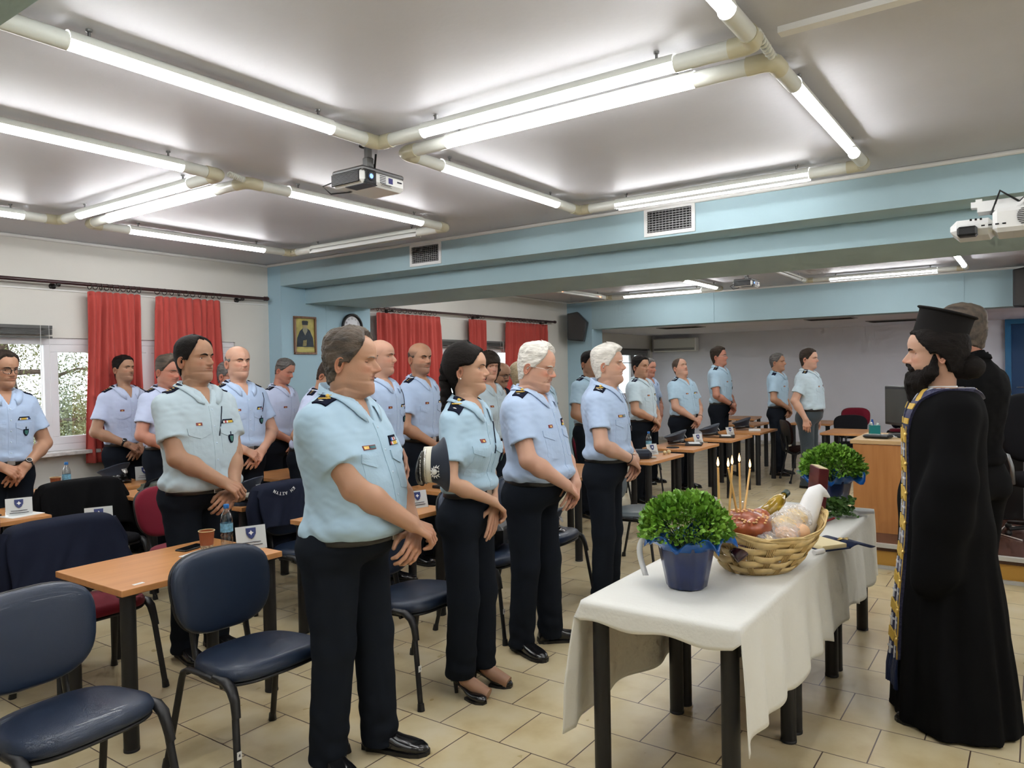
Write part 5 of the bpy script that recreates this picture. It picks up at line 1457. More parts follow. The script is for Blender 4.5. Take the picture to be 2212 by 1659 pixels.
# lectern desk on the platform
M['lectern'] = mat_wood('lectern_wood', srgb(176, 116, 62), srgb(190, 130, 74), scale=2, axis=2, rough=.4, coat=.1); M['lectern_top'] = mat_wood('lectern_top', srgb(196, 160, 110), srgb(206, 172, 124), scale=2, axis=1, rough=.4)
r = empty('lectern_desk', (7.06, .88, .195), 0, 'wooden teacher desk with monitor, standing on the platform', 'desk')
b = MB(); b.box((.02, 0, .38), (.025, .92, .76)); b.box((.40, .448, .38), (.735, .025, .76)); b.box((.40, -.448, .38), (.76, .025, .76)); b.build('panel', M['lectern'], r)
b = MB(); b.box((.40, 0, .782), (.82, .96, .035)); bevel(b.build('desktop', M['lectern_top'], r), .004)
r = empty('monitor', (7.62, 1.04, .995), math.radians(-52), 'black flat monitor turned sideways on the teacher desk', 'monitor')
b = MB(); b.box((0, 0, .27), (.045, .44, .36), xf=rotm('x', 0)); bevel(b.build('casing', M['black_plastic'], r), .008)
b = MB(); b.box((-.024, 0, .27), (.004, .39, .31)); b.build('screen', mat('screen_dark', (.05, .055, .05), rough=.25), r)
b = MB(); b.tube([(.02, 0, .02), (.02, 0, .15)], .02, 10); b.lathe([(.0001, .018), (.10, .014), (.11, 0)], 24); b.build('stand', M['black_plastic'], r)
r = empty('pen_cup', (7.46, 1.23, .995), .3, 'teal pen cup on the teacher desk', 'pen cup')
b = MB(); b.box((0, 0, .05), (.085, .085, .10)); b.build('cup', mat('teal', srgb(22, 128, 130), rough=.4), r)
for x, y, h, m_ in ((.02, .01, .15, 'rib_blue'), (-.02, .02, .125, 'white_plastic'), (.0, -.02, .12, 'white_plastic')):
    b = MB(); b.tube([(x, y, .09), (x * 1.5, y * 1.5, h)], .009, 8); b.build('pen', M[m_], r)
r = empty('desk_telephone', (7.26, 1.17, .995), -.2, 'flat black device on the edge of the teacher desk', 'device')
b = MB(); b.box((0, 0, .018), (.13, .22, .026), r=.01); b.build('case', M['black_plastic'], r); b = MB(); b.box((0, 0, .0325), (.10, .18, .003)); b.build('top_plate', M['metal_grey'], r)
b = MB(); b.box((7.44, .95, 1.003), (.14, .20, .016), rz=.4, r=.004); tag(b.build('notebook', M['dark']), 'dark notebook lying before the monitor', 'notebook')
b = MB(); b.box((7.50, 1.06, .999), (.20, .15, .006), rz=.8); tag(b.build('paper_sheet', M['paper']), 'white papers beside the monitor', 'paper')
# office chair on the platform at right edge
r = empty('office_chair', (7.62, -.02, .195), math.radians(200), 'black office chair with grey arms on the platform at the right edge', 'chair')
b = MB(); pad_mesh(b, .50, .48, .09, 3, .01, xf=trm(0, 0, .42)); b.build('seat', M['fabric_black'], r)
b = MB(); pad_mesh(b, .48, .60, .07, 3, .01, xf=trm(-.26, 0, .88) @ rotm('y', PI / 2 - .15)); b.build('backrest', M['fabric_black'], r)
for sg in (-1, 1):
    b = MB(); b.tube([(-.18, sg * .26, .45), (-.20, sg * .30, .60), (-.10, sg * .30, .68), (.14, sg * .30, .68), (.22, sg * .30, .60), (.16, sg * .27, .45)], .016, 10); b.build('armrest', M['metal_grey'], r)
b = MB(); b.tube([(0, 0, .08), (0, 0, .42)], .028, 12); b.build('gas_column', M['black_plastic'], r)
for k in range(5):
    a = k * 2 * PI / 5; b = MB(); b.tube([(0, 0, .09), (.30 * math.cos(a), .30 * math.sin(a), .06)], [.025, .016], 8); b.ball((.30 * math.cos(a), .30 * math.sin(a), .028), .027, 10); b.build('base_arm', M['black_plastic'], r)
b = MB(); b.box((8.7, .35, .58), (.9, .45, .76)); tag(b.build('equipment_cabinet', M['black_plastic']), 'black cabinet behind the office chair at the right edge', 'cabinet')
cable([(7.3, .12, .20), (7.5, .30, .202), (7.9, .25, .202), (7.7, -.1, .202), (8.1, -.3, .202)], .006, 'white cable lying on the platform by the office chair', 'white_plastic')
cable([(7.1, -.1, .20), (7.5, .1, .202), (8.3, .05, .202), (8.2, .3, .202)], .007, 'black cable lying on the platform by the office chair', 'black_plastic')
cable([(5.95 + .10 * math.cos(a), .0 + .07 * math.sin(a), .004) for a in np.linspace(0, 5.6, 24)], .003, 'thin cable loop on the tiles before the platform', 'metal_grey')

# projectors
def projector(x, y, z, label, pole, small=False):
    r = empty('projector', (x, y, z), 0, label, 'projector')
    b = MB(); b.box((0, 0, 0), (.335, .25, .085), r=.022); b.build('case', M['white_plastic'], r)
    b = MB(); b.box((0, .0, .040), (.325, .245, .030), r=.010); b.build('base_plate', M['metal_grey'], r)
    b = MB(); b.box((-.1685, .005, -.002), (.004, .215, .062)); 
    sv = b.build('side_vent', M['dark'], r); b = MB()
    for k in range(9): b.box((-.172, .005, -.028 + k * .0065), (.004, .21, .0022))
    b.build('fins', M['metal_grey'], sv)
    b = MB(); b.box((-.105, -.122, -.004), (.085, .018, .082), r=.008); b.build('lens_bezel', M['black_plastic'], r)
    b = MB(); b.box((-.105, -.05, -.0425), (.085, .16, .004)); b.build('underside_panel', M['black_plastic'], r)
    b = MB(); A = frame((-.108, -.131, -.0), (1, 0, 0), (0, -1, 0)); b.lathe([(.026, 0), (.026, .004), (.020, .002), (.0001, .001)], 20, xf=A); lo = b.build('lens', M['black_plastic'], r)
    b = MB(); b.lathe([(.013, .0025), (.009, .006), (.0001, .0075)], 16, xf=A); b.build('lens_glow', M.setdefault('lens_blue', mat_emit('lens_blue', (.15, .30, 1), 3)), lo)
    b = MB(); b.box((.045, -.1262, .002), (.032, .002, .030)); b.build('eu_flag', M.setdefault('flag_blue', mat('flag_blue', srgb(52, 50, 110), rough=.5)), r)
    b = MB()
    for k in range(5): b.box((-.015, -.1262, .018 - k * .009), (.045, .002, .0035))
    for k in range(3): b.box((.01, -.1262, -.024 - k * .006), (.085 - .02 * (k == 1), .002, .0015))
    b.box((.115, -.1262, .006), (.035, .002, .008)); b.build('printed_label', M['ink'], r)
    b = MB(); b.tube([(0, 0, .055), (0, 0, .085)], .020, 12); b.lathe([(.0001, .062), (.085, .060), (.088, .054), (.0001, .052)], 24, c=(.04, 0, 0)); b.box((0, 0, .115), (.05, .05, .06), r=.008); mo = b.build('mount', M['metal_grey'], r)
    top = H - z
    b = MB(); b.tube([(0, 0, .11), (0, 0, top)], .022 if not small else .028, 12); b.lathe([(.05, top), (.05, top - .012)], 16); b.build('pole', M['metal_grey'] if pole == 'grey' else M['white_plastic'], mo)
    b = MB(); b.tube([(.06, .02, .05), (.10, .05, .12), (.16, .10, top)], .006, 8); b.tube([(.03, .02, .05), (.07, .02, .10), (.14, .13, top)], .005, 8); b.tube([(-.15, .10, .0), (-.20, .15, -.03), (-.17, .12, -.07), (-.08, .08, -.05), (-.05, .08, -.04)], .004, 8); b.build('power_cable', M['black_plastic'], r)
    return r
projector(2.985, 3.06, 2.712, 'white and grey ceiling projector with blue lens, hanging in the centre of the room', 'grey')
projector(9.72, 3.10, 2.72, 'small ceiling projector far away under the second ceiling bay', 'white', True)
r = empty('projector', (4.66, .14, 2.36), 0, 'white short throw projector on a wall arm at the right edge', 'projector')
b = MB(); b.box((0, -.14, .005), (.30, .38, .12), r=.02); b.box((.02, .14, -.01), (.27, .20, .085), r=.03); b.build('case', M['white_plastic'], r)
b = MB(); b.lathe([(.047, 0), (.047, .004)], 24, xf=frame((-.151, -.10, .012), (0, 1, 0), (-1, 0, 0)));
for k in range(9): b.box((-.153, -.10, -.022 + k * .009), (.004, 2 * math.sqrt(max(.047 ** 2 - (k * .009 - .036) ** 2, 1e-5)), .003))
b.build('fan_grille', M['dark'], r)
b = MB(); b.box((-.12, .16, -.035), (.08, .09, .05), xf=rotm('z', 0), r=.01); b.build('lens_window', M['black_plastic'], r)
b = MB()
for k in range(4): b.box((-.1525, .0 + k * .03, -.015), (.003, .016, .007))
for k in range(3): b.box((-.1365, .10 + k * .022, .022), (.006, .010, .010))
b.build('sockets', M['dark'], r)
b = MB(); b.box((.0, -.35, .115), (.06, 1.0, .030)); b.box((0, .02, .085), (.12, .20, .03)); b.tube([(0, .10, .13), (0, .13, .13)], .018, 10); b.build('wall_arm', M['white_plastic'], r)
b = MB(); b.tube([(-.05, -.02, .06), (-.03, -.10, .14), (-.02, -.32, .40), (0, -.42, .56)], .006, 8); b.tube([(-.06, .06, .05), (-.05, .02, .17), (-.03, -.07, .10), (-.02, -.15, .12)], .006, 8); b.build('cables', M['black_plastic'], r)
b = MB(); b.tube([(-.07, -.03, .05), (-.05, -.12, .15), (-.03, -.34, .42), (-.01, -.45, .56)], .008, 8); b.build('white_cable', M['white_plastic'], r)
# ------------------------------------------------------------------ props on the desks
def tent_card(x, y, deg, label, z=.73, s=1., clear=0):
    r = empty('tent_card', (x, y, z), math.radians(deg), label, 'tent card')
    h, w = .125 * s, .155 * s; A = rotm('y', -.30)
    b = MB(); b.box((-.004, 0, h / 2), (.0035, w, h), xf=A); b.build('card', M['paper'], r)
    b = MB(); b.box((0, 0, h / 2 + .004), (.003, w + .004, h + .012), xf=A); b.box((-.03, 0, .002), (.085, w, .003)); b.build('acrylic_stand', M['lens'], r)
    e = MB(); q = .026 * s; pl = [(-q, q), (q, q), (q * .95, -q * .2), (q * .5, -q * .95), (0, -q * 1.3), (-q * .5, -q * .95), (-q * .95, -q * .2)]
    X = A @ frame((.0025, 0, h * .70), (0, 1, 0), (1, 0, 0)); e.prism(pl[::-1], 0, .0008, 0, xf=X); em = e.build('emblem', M['emblem'], r)
    e = MB(); star_mb(e, (0, 0, .001), (0, 0, 1), q * .55, (0, 1, 0), 0, 4, .5, .0006); e.v = [tr(v, X) for v in e.v]; e.build('emblem_star', M['paper'], em)
    e = MB()
    for k, ww in enumerate((.095, .110)): e.box((.0028, 0, h * (.30 - .12 * k)), (.001, ww * s, .0035 * s), xf=A)
    e.build('printed_lines', M['ink'], r)
M['water'] = mat_glass('water_bottle', (.86, .90, .92), .12, .05); M['label_blue'] = mat('label_blue', srgb(120, 178, 206), rough=.4, noise=.5, nscale=70); M['cap_blue'] = mat('cap_blue', srgb(40, 110, 180), rough=.4)
M['cup_brown'] = mat('cup_brown', srgb(140, 74, 40), rough=.6); M['cup_cream'] = mat('cup_pattern', srgb(216, 196, 160), rough=.6, noise=.8, nscale=90, ncol=srgb(110, 70, 50))
M['coffee_foam'] = mat('coffee_foam', srgb(206, 186, 140), rough=.5); M['bag_green'] = cloth('bag_olive', srgb(66, 68, 54)); M['folder_black'] = mat('folder_black', (.012, .012, .013), rough=.5)
def bottle(x, y, z, label):
    r = empty('water_bottle', (x, y, z), 0, label, 'water bottle')
    b = MB(); b.lathe([(.0001, .003), (.027, .0), (.032, .006), (.032, .05), (.030, .056), (.032, .062), (.032, .075), (.0315, .125), (.032, .15), (.026, .175), (.014, .198), (.0125, .205), (.0125, .212)], 24, wob=lambda a, z: .012 * np.sin(6 * a) * (z < .07)); b.build('bottle_body', M['water'], r)
    b = MB(); b.lathe([(.0328, .082), (.0328, .128)], 24); b.build('label', M['label_blue'], r)
    b = MB(); b.lathe([(.0145, .208), (.015, .212), (.015, .226), (.0135, .230), (.0001, .230)], 18); b.build('screw_cap', M['cap_blue'], r)
def cup(x, y, z, label):
    r = empty('coffee_cup', (x, y, z), 0, label, 'coffee cup')
    b = MB(); b.lathe([(.0001, .002), (.029, .002), (.029, .0), (.0325, .034)], 28); b.build('cup_base', M['cup_cream'], r)
    b = MB(); b.lathe([(.0325, .034), (.040, .108)], 28); b.lathe([(.0385, .108), (.037, .085)], 28); b.build('cup_wall', M['cup_brown'], r)
    b = MB(); b.tube([(.0405 * math.cos(a), .0405 * math.sin(a), .108) for a in np.linspace(0, 2 * PI, 28, endpoint=False)], .0022, 6, closed=True, caps=False); b.build('rim', M['coffee_foam'], r)
    b = MB(); b.lathe([(.0001, .092), (.0375, .092)], 24); b.build('coffee', M['coffee_foam'], r)
def phone(x, y, z, deg, label):
    r = empty('phone', (x, y, z), math.radians(deg), label, 'phone'); b = MB(); b.box((0, 0, .0045), (.155, .075, .009), r=.0035); b.build('case', M['black_plastic'], r); b = MB(); b.box((0, 0, .0094), (.145, .068, .0006)); b.build('screen', M['shoe'], r)
M['cap_crown'] = cloth('cap_crown', srgb(46, 52, 64)); M['cap_white'] = mat('cap_white', srgb(218, 214, 198), rough=.6)
def peaked_cap(X, label, white=False, leaves=False, crown='cap_crown'):
    r = empty('peaked_cap', (0, 0, 0), 0, label, 'peaked cap')
    r.matrix_world = Matrix(X.tolist())
    A = np.linspace(0, 2 * PI, 48, endpoint=False); c, s = np.cos(A), np.sin(A)
    ring = lambda rx, ry, z, lift=0, dx=0: np.stack([rx * c + dx, ry * s, z + lift * (c * .5 + .5) ** 1.5], 1)
    b = MB(); b.grid(np.array([ring(.098, .082, .0), ring(.100, .084, .0), ring(.101, .085, .042), ring(.098, .082, .043)]), 0, closed_v=True, flip=True); b.build('band', M['cap_white'] if white else M['shoe'], r)
    b = MB(); b.grid(np.array([ring(.099, .083, .040), ring(.104, .090, .055, .012), ring(.118, .108, .070, .030, .002), ring(.134, .126, .082, .045, .002), ring(.138, .130, .088, .048, .002), ring(.135, .127, .093, .048, .002), ring(.10, .095, .096, .042, .0), ring(.05, .05, .097, .032), ring(.001, .001, .097, .026)]), 0, closed_v=True, flip=True); b.build('crown', M[crown], r)
    b = MB(); a = np.linspace(-1.15, 1.15, 22); G = []
    for q in (0, .35, .7, 1.): G.append([(.098 * math.cos(t) + q * .055 * max(0, math.cos(t * 1.25)) ** .6, .084 * math.sin(t) + q * .01 * math.sin(t), .004 - q * .030 * max(0, math.cos(t * 1.2))) for t in a])
    b.grid(np.array(G), 0, flip=True); v = b.build('visor', M['shoe'], r); solid(v, .003, 0)
    if leaves:
        b = MB()
        for k in range(11):
            t = -.95 + k * .19
            for q in (-1, 1):
                p = np.array([.098 * math.cos(t) + .030 * math.cos(t * 1.25), .084 * math.sin(t) * 1.05 + q * .004, -.0085 + .002])
                b.ball(p, .0055, 6, 0, sc=(1.2, .7, .5))
        b.build('silver_leaves', M['silver'], v)
    b = MB(); b.tube([(.103 * math.cos(t), .087 * math.sin(t), .012 + .002 * math.sin(t * 40)) for t in np.linspace(-1.25, 1.25, 40)], .0042, 6); b.build('chin_cord', M['silver'] if (leaves or white) else M['shoe'], r)
    b = MB(); F = frame((.117, 0, .062), (0, 1, 0), (1, 0, .45))
    b.lathe([(.0001, .007), (.012, .006), (.015, .0)], 14, xf=F)
    for sg in (-1, 1):
        for k in range(6):
            t = -1.2 + k * .42; b.tube([(sg * .019 * math.cos(t), .020 * math.sin(t) + .004, .002), (sg * .032 * math.cos(t), .034 * math.sin(t) + .010, .004)], [.0045, .001], 6, 0, xf=F)
    b.ball((0, .020, .003), .005, 8, 0, xf=F); b.build('cap_badge', M['thread_silver'], r)
    return r
capz = lambda x, y, z, deg, tilt=0: trm(x, y, z) @ rotm('z', math.radians(deg)) @ rotm('y', math.radians(tilt))

tent_card(2.43, 3.42, -112, 'tent card beside the bottle on the front left desk')
bottle(2.40, 3.60, .73, 'water bottle on the front left desk behind the tent card'); cup(2.28, 3.60, .73, 'brown paper coffee cup on the front left desk')
phone(2.27, 3.73, .73, 15, 'black phone lying behind the coffee cup on the front left desk'); b = MB(); b.box((2.24, 3.56, .732), (.20, .15, .004), rz=.3); tag(b.build('paper_sheet', M['paper']), 'paper under the coffee cup', 'paper')
tent_card(2.30, 4.78, -112, 'tent card behind the navy draped chair'); phone(1.60, 4.62, .73, 10, 'phone at the left edge of the pale desk')
tent_card(2.20, 5.66, -108, 'tent card on the desk at the left edge'); phone(2.06, 5.80, .73, 20, 'phone beside the tent card on the left edge desk'); b = MB(); b.box((2.22, 5.68, .732), (.22, .16, .004), rz=.2); tag(b.build('paper_sheet', M['paper']), 'paper under the tent card at the left edge', 'paper')
cup(2.88, 6.70, .73, 'paper coffee cup on the window desk'); bottle(2.95, 6.66, .73, 'water bottle next to the cup on the window desk'); b = MB(); b.box((3.15, 6.62, .732), (.21, .29, .003), rz=.4); tag(b.build('paper_sheet', M['paper']), 'papers on the window desk', 'paper')
peaked_cap(capz(3.36, 6.68, .755, -70, -8), 'dark peaked cap on the window desk'); tent_card(3.60, 6.62, -112, 'tent card at the right end of the window desk')
r = empty('shoulder_bag', (3.26, 5.76, .73), .35, 'olive green shoulder bag on the desk', 'bag')
b = MB(); b.box((0, 0, .045), (.36, .22, .085), r=.04); o = b.build('bag_body', M['bag_green'], r); s_ = o.modifiers.new('sub', 'SUBSURF'); s_.levels = 2; s_.render_levels = 2
b = MB(); b.tube([(-.17, 0, .06), (-.14, .0, .10), (-.02, .05, .105), (.12, .02, .13), (.20, .06, .10), (.18, .0, .05)], .010, 8, sq=(2, .5)); b.tube([(-.18, -.05, .03), (-.21, -.06, .02), (-.19, -.02, .05)], .008, 8); b.build('strap', M['black_cloth'], r)
bottle(3.50, 5.86, .73, 'water bottle behind the green bag'); cup(3.58, 5.92, .73, 'coffee cup behind the green bag')
peaked_cap(capz(3.27, 4.66, .775, -68, -8), 'peaked cap with white band beside the hands of the tall dark haired officer', True, True)
b = MB(); b.lathe([(.0001, .028), (.115, .026), (.12, .015), (.12, 0)], 30, c=(3.29, 4.70, .73)); tag(b.build('beret', M['cap_crown']), 'flat dark cap under the white banded cap', 'cap')
tent_card(3.78, 3.46, -110, 'tent card right of the hands of the heavy front officer', s=.95)
b = MB(); b.box((4.62, 3.84, .741), (.30, .21, .022), rz=-.1, r=.004); tag(b.build('folder', M['folder_black']), 'dark folder on the desk between front man and woman', 'folder')
# right row
r = empty('garrison_cap', (7.02, 3.34, .73), math.radians(-60), 'dark cap beside the tent card on the nearest right desk', 'cap'); peak = None
b = MB(); b.box((0, 0, .045), (.20, .19, .09), r=.03); o = b.build('crown', M['cap_crown'], r); b = MB(); b.ball((.105, .03, .03), .022, 8, 0, sc=(.4, 1.2, 1)); b.box((.12, .0, .012), (.05, .12, .008)); b.build('cap_badge', M['silver'], r)
tent_card(7.36, 3.36, -112, 'tent card on the nearest right desk', s=.95); bottle(7.76 - .22, 3.50, .73, 'water bottle on the nearest right desk')
b = MB()
for k in range(5): b.ball((7.42 + .035 * k, 3.26 + .02 * math.sin(k * 2), .752), .022, 8, 0, sc=(1.1, .8, .8))
tag(b.build('snack_pack', M['coffee_foam']), 'small wrapped snacks on the nearest right desk', 'snack')
b = MB(); b.lathe([(.0001, .012), (.07, .010), (.075, 0)], 24, c=(8.10, 3.46, .73)); tag(b.build('tray', M['dark']), 'round dark tray on the second right desk', 'tray')
peaked_cap(capz(8.42, 3.55, .755, -60, -8), 'peaked cap on the second right desk'); b = MB(); b.box((8.50, 3.36, .742), (.26, .19, .022), rz=.3, r=.004); tag(b.build('folder', M['folder_black']), 'folder with papers on the second right desk', 'folder')
b = MB(); b.box((8.50, 3.36, .7555), (.21, .13, .004), rz=.45); tag(b.build('paper_sheet', M['paper']), 'papers on top of the folder on the second right desk', 'paper')
tent_card(8.72, 3.38, -112, 'tent card on the second right desk', s=.95)
peaked_cap(capz(9.55, 3.55, .755, -60, -8), 'peaked cap on the third right desk'); b = MB(); b.box((9.62, 3.35, .742), (.26, .19, .022), rz=.3, r=.004); tag(b.build('folder', M['folder_black']), 'folder on the third right desk', 'folder'); b = MB(); b.box((9.60, 3.36, .7555), (.20, .12, .004), rz=.4); tag(b.build('paper_sheet', M['paper']), 'papers on the folder of the third right desk', 'paper')
tent_card(9.93, 3.40, -112, 'tent card on the third right desk', s=.9)
peaked_cap(capz(10.85, 3.55, .755, -60, -8), 'peaked cap on the fourth right desk'); b = MB(); b.box((10.72, 3.33, .742), (.22, .16, .022), rz=.3, r=.004); tag(b.build('notebook', M['paper']), 'white notebook on the fourth right desk', 'notebook')
peaked_cap(capz(4.50, 2.90, .515, -70, -4), 'peaked cap lying on the navy chair between the white haired officers'); phone(4.46, 2.88, .625, 20, 'black phone on the cap lying on the chair')
b = MB(); b.box((0, 0, .09), (.28, .16, .18), r=.05); r = empty('handbag', (3.90, 2.90, .505), .3, 'black handbag on the chair right of the front woman', 'bag'); o = b.build('bag_body', M['leather'], r); s_ = o.modifiers.new('sub', 'SUBSURF'); s_.levels = 1
b = MB(); b.tube([(-.09, 0, .16), (-.07, 0, .26), (0, 0, .29), (.07, 0, .26), (.09, 0, .16)], .008, 8); b.build('handle', M['leather'], r)
b = MB(); G = []
for k in range(26):
    a = k * 2.4; b.ball((.16 * math.cos(a) * random.random(), .14 * math.sin(a) * random.random(), .07 + .1 * random.random()), .075, 8)
r = empty('clothes_bundle', (14.85, 2.05, .50), 0, 'dark bundle of clothes on the far burgundy chair', 'clothes'); b.build('cloth', M['jacket_navy'], r); 

# ------------------------------------------------------------------ ceremony table
for i, (x, lb) in enumerate([(2.98, 'left end desk under the white tablecloth'), (3.82, 'middle desk under the white tablecloth'), (4.66, 'right end desk under the white tablecloth')]):
    table(x, 1.17, lb)
M['linen'] = mat('linen_white', srgb(228, 227, 220), rough=.75, sheen=.1, noise=.02, nscale=3, bump=.5, bscale=46)
def tablecloth():
    z0 = .742; x0, x1 = 2.545, 5.12; yl, yr = 1.485, .852
    nx_, nv = 130, 74; G = []
    for i in range(nx_ + 6):
        row = []
        for j in range(nv):
            v = j / (nv - 1)
            # path across: left hem -> top -> right hem
            LL, LT, LR = .50, yl - yr, .40
            t = v * (LL + LT + LR)
            x = x0 + (x1 - x0) * (max(i - 6, 0) / (nx_ - 1))
            dl = max(0, LL - t); dr = max(0, t - LL - LT); y = yl - min(max(t - LL, 0), LT)
            f1 = math.sin(x * 17 + 1.5 * math.sin(x * 5)) ; f2 = math.sin(x * 23 + 2 + 1.2 * math.sin(x * 7))
            scal_r = 1 - .035 * math.sin(x * 9.3) - .03 * math.sin(x * 19 + 1) ; scal_l = 1 + .06 * math.sin(x * 6)
            z = z0 - dl * scal_l - dr * scal_r
            k = 1 - math.exp(-(dl + dr) * 9)
            y += (.012 + .050 * dl + .014 * f1 * min(1, dl * 4)) * (dl > 0) * k + (-(.012 + .045 * dr + .016 * f2 * min(1, dr * 4))) * (dr > 0) * k
            if i < 6:   # end flap
                e = (6 - i) / 6 * .085; hang = dl + dr
                if hang <= 0:
                    z -= e * .92 * (1 + .12 * math.sin(y * 21)); x -= .006 + e * .10
                else:
                    w = min(1, hang / .30); x -= e * (.35 + .95 * w) * (.7 if dl > 0 else .35); z -= e * .55 * (1 - w)
                    y += (.16 * e if dl > 0 else -.10 * e)
            # rounded shoulders on the long edges
            row.append((x, y, z))
        G.append(row)
    b = MB(); b.grid(np.array(G), 0, flip=True); o = b.build('tablecloth', M['linen']); solid(o, .003, 0)
    return tag(o, 'long white tablecloth over the ceremony tables', 'tablecloth')
tablecloth()
ZT = .7445
M['leaf'] = mat('basil_leaf', srgb(132, 176, 62), rough=.42, noise=.35, nscale=14, ncol=srgb(84, 134, 42), coat=.1); M['stem'] = mat('basil_stem', srgb(60, 90, 40), rough=.6)
M['foil_blue'] = mat('foil_blue', srgb(16, 36, 88), rough=.28, coat=.5, noise=.1, nscale=12); M['wrap_blue'] = mat('wrap_blue', srgb(10, 84, 160), rough=.3, coat=.4)
M['foil_silver'] = mat('foil_silver', (.80, .80, .82), rough=.3, metal=.6)
M['satin'] = mat('satin_white', srgb(232, 232, 232), rough=.4)
def leaf_cloud(mb, pts, dirs, s0, s1, rnd):
    for p, d in zip(pts, dirs):
        s = rnd.uniform(s0, s1); u = np.array(d) + rnd.normal(0, .35, 3); u /= np.linalg.norm(u); side = np.cross(u, rnd.normal(0, 1, 3)); side /= np.linalg.norm(side); n = np.cross(side, u)
        L = [(0, 0, 0), (.30, .30, .05), (.62, .33, .06), (1.0, 0, -.12), (.62, -.33, .06), (.30, -.30, .05), (.33, 0, -.01), (.66, 0, -.02)]
        V = [p + s * (a * u + b_ * side + c * n) for a, b_, c in L]
        mb.add(V, [(0, 1, 6), (1, 2, 7, 6), (2, 3, 7), (3, 4, 7), (4, 5, 6, 7), (5, 0, 6)], 0, True)
def basil(x, y, label, sc=1., seed=0, ribbon=False):
    r = empty('potted_basil', (x, y, ZT), seed, label, 'potted plant'); rnd = np.random.RandomState(seed + 3)
    n = 10; prof = [(.0001, .001), (.072, .001), (.080, .006), (.112, .17), (.114, .18)]
    b = MB(); A = np.linspace(0, 2 * PI, n * 4, endpoint=False); G = []
    for q, (rr, z) in enumerate(prof):
        fac = 1 + .035 * np.cos(A * n / 1.0) * (rr > .01); G.append(np.stack([rr * fac * np.cos(A), rr * fac * np.sin(A), np.full(len(A), z)], 1))
    b.grid(np.array(G) * sc, 0, closed_v=True, flip=True); b.build('pot_cover', M['foil_blue'], r)
    G = []; B = np.linspace(0, 2 * PI, 90, endpoint=False)
    for k, (rr, z) in enumerate([(.112, .165), (.120, .185), (.145, .205), (.168, .212), (.185, .205)]):
        w = 1 + (.10 * np.sin(B * 5 + seed) + .06 * np.sin(B * 11 + 1)) * k / 4; zz = z + (.026 * np.sin(B * 7 + seed) + .016 * np.sin(B * 13)) * k / 4
        G.append(np.stack([rr * w * np.cos(B), rr * w * np.sin(B), zz], 1))
    b = MB(); b.grid(np.array(G) * sc, 0, closed_v=True); o = b.build('wrapping_collar', M['wrap_blue'], r); solid(o, .0012, 0)
    b = MB(); N_ = 3000; P = []; D = []
    for k in range(N_):
        t = math.acos(1 - rnd.rand() * 1.12); a = rnd.rand() * 2 * PI; d = np.array([math.sin(t) * math.cos(a), math.sin(t) * math.sin(a), math.cos(t)])
        rr = (1 - .30 * rnd.rand() ** 1.8); lump = 1 + .05 * math.sin(a * 5 + t * 4) + .04 * math.sin(a * 9)
        P.append(np.array([d[0] * .180 * rr * lump, d[1] * .180 * rr * lump, .232 + d[2] * .150 * rr * lump]) * sc); D.append(d + np.array([0, 0, .1]))
    leaf_cloud(b, P, D, .014 * sc, .031 * sc, rnd); b.build('foliage', M['leaf'], r)
    b = MB()
    for k in range(16):
        a = k * 2.4; b.tube([(0, 0, .13), (.05 * math.cos(a), .05 * math.sin(a), .2), (.11 * math.cos(a), .11 * math.sin(a), .27)], .003, 5)
    b.build('stems', M['stem'], r)
    if ribbon:
        b = MB(); G = [[(-.088 - .010 * math.sin(k * .45) - w * .6, .150 + .014 * math.sin(k * .45) + w * .8, .205 + .012 * math.sin(k * .5) - .019 * k) for w in (-.012, .012)] for k in range(9)]
        b.grid(np.array(G), 0); o = b.build('ribbon', M['satin'], r); solid(o, .001, 0); o.rotation_euler[2] = 0
basil(2.93, 1.20, 'potted basil in blue wrapping at the near end of the white table', 1.0, 0, True)
basil(5.02, 1.075, 'potted basil in blue wrapping at the far end of the white table', 1.02, 2)
# wicker basket
M['wicker'] = mat('wicker', srgb(212, 184, 128), rough=.5, noise=.22, nscale=25, coat=.1); M['wicker2'] = mat('wicker_dark', srgb(196, 164, 106), rough=.55, noise=.2, nscale=25)
BX, BY, BA = 3.355, 1.03, math.radians(-38)
r = empty('wicker_basket', (BX, BY, ZT), BA, 'wide boat shaped wicker basket with bread on the white table', 'basket')
def brim(a): return .168 + .080 * abs(math.cos(a)) ** 3 
def bpt(a, t, off=0):
    rx = .150 + .150 * t ** .75; ry = .115 + .095 * t ** .8
    if math.cos(a) > 0: rx += .02 * t
    return ((rx + off) * math.cos(a), (ry + off) * math.sin(a), .004 + t * brim(a))
nb = 18
for k in range(5):
    t0, t1 = .02 + k * .185, .02 + k * .185 + .168; G = []
    for i in range(176):
        a = 2 * PI * i / 176; o_ = .0065 * math.copysign(abs(math.sin(a * nb / 2 + (k % 2) * PI / 2 * 2 / 1)) ** .6, math.sin(a * nb / 2 + (k % 2) * PI)); dt = .018 * math.sin(a * 6 + k * 1.9) + .012 * math.sin(a * 9 + k)
        G.append([bpt(a, t0 + dt, o_), bpt(a, (t0 + t1) / 2 + dt, o_ + .003), bpt(a, t1 + dt, o_)])
    b = MB(); b.grid(np.array(G), 0, closed_u=True); o = b.build('woven_band', M['wicker'], r); solid(o, .002, 0)
for i in range(nb * 1):
    a0 = 2 * PI * (i + .5) / nb; b = MB()
    for q in range(5):
        a = a0 + (q - 2) * .030; b.tube([bpt(a + .14 * t, t, 0) for t in np.linspace(.0, .98, 12)], .0022, 5)
    b.build('stake', M['wicker2'], r)
b = MB()
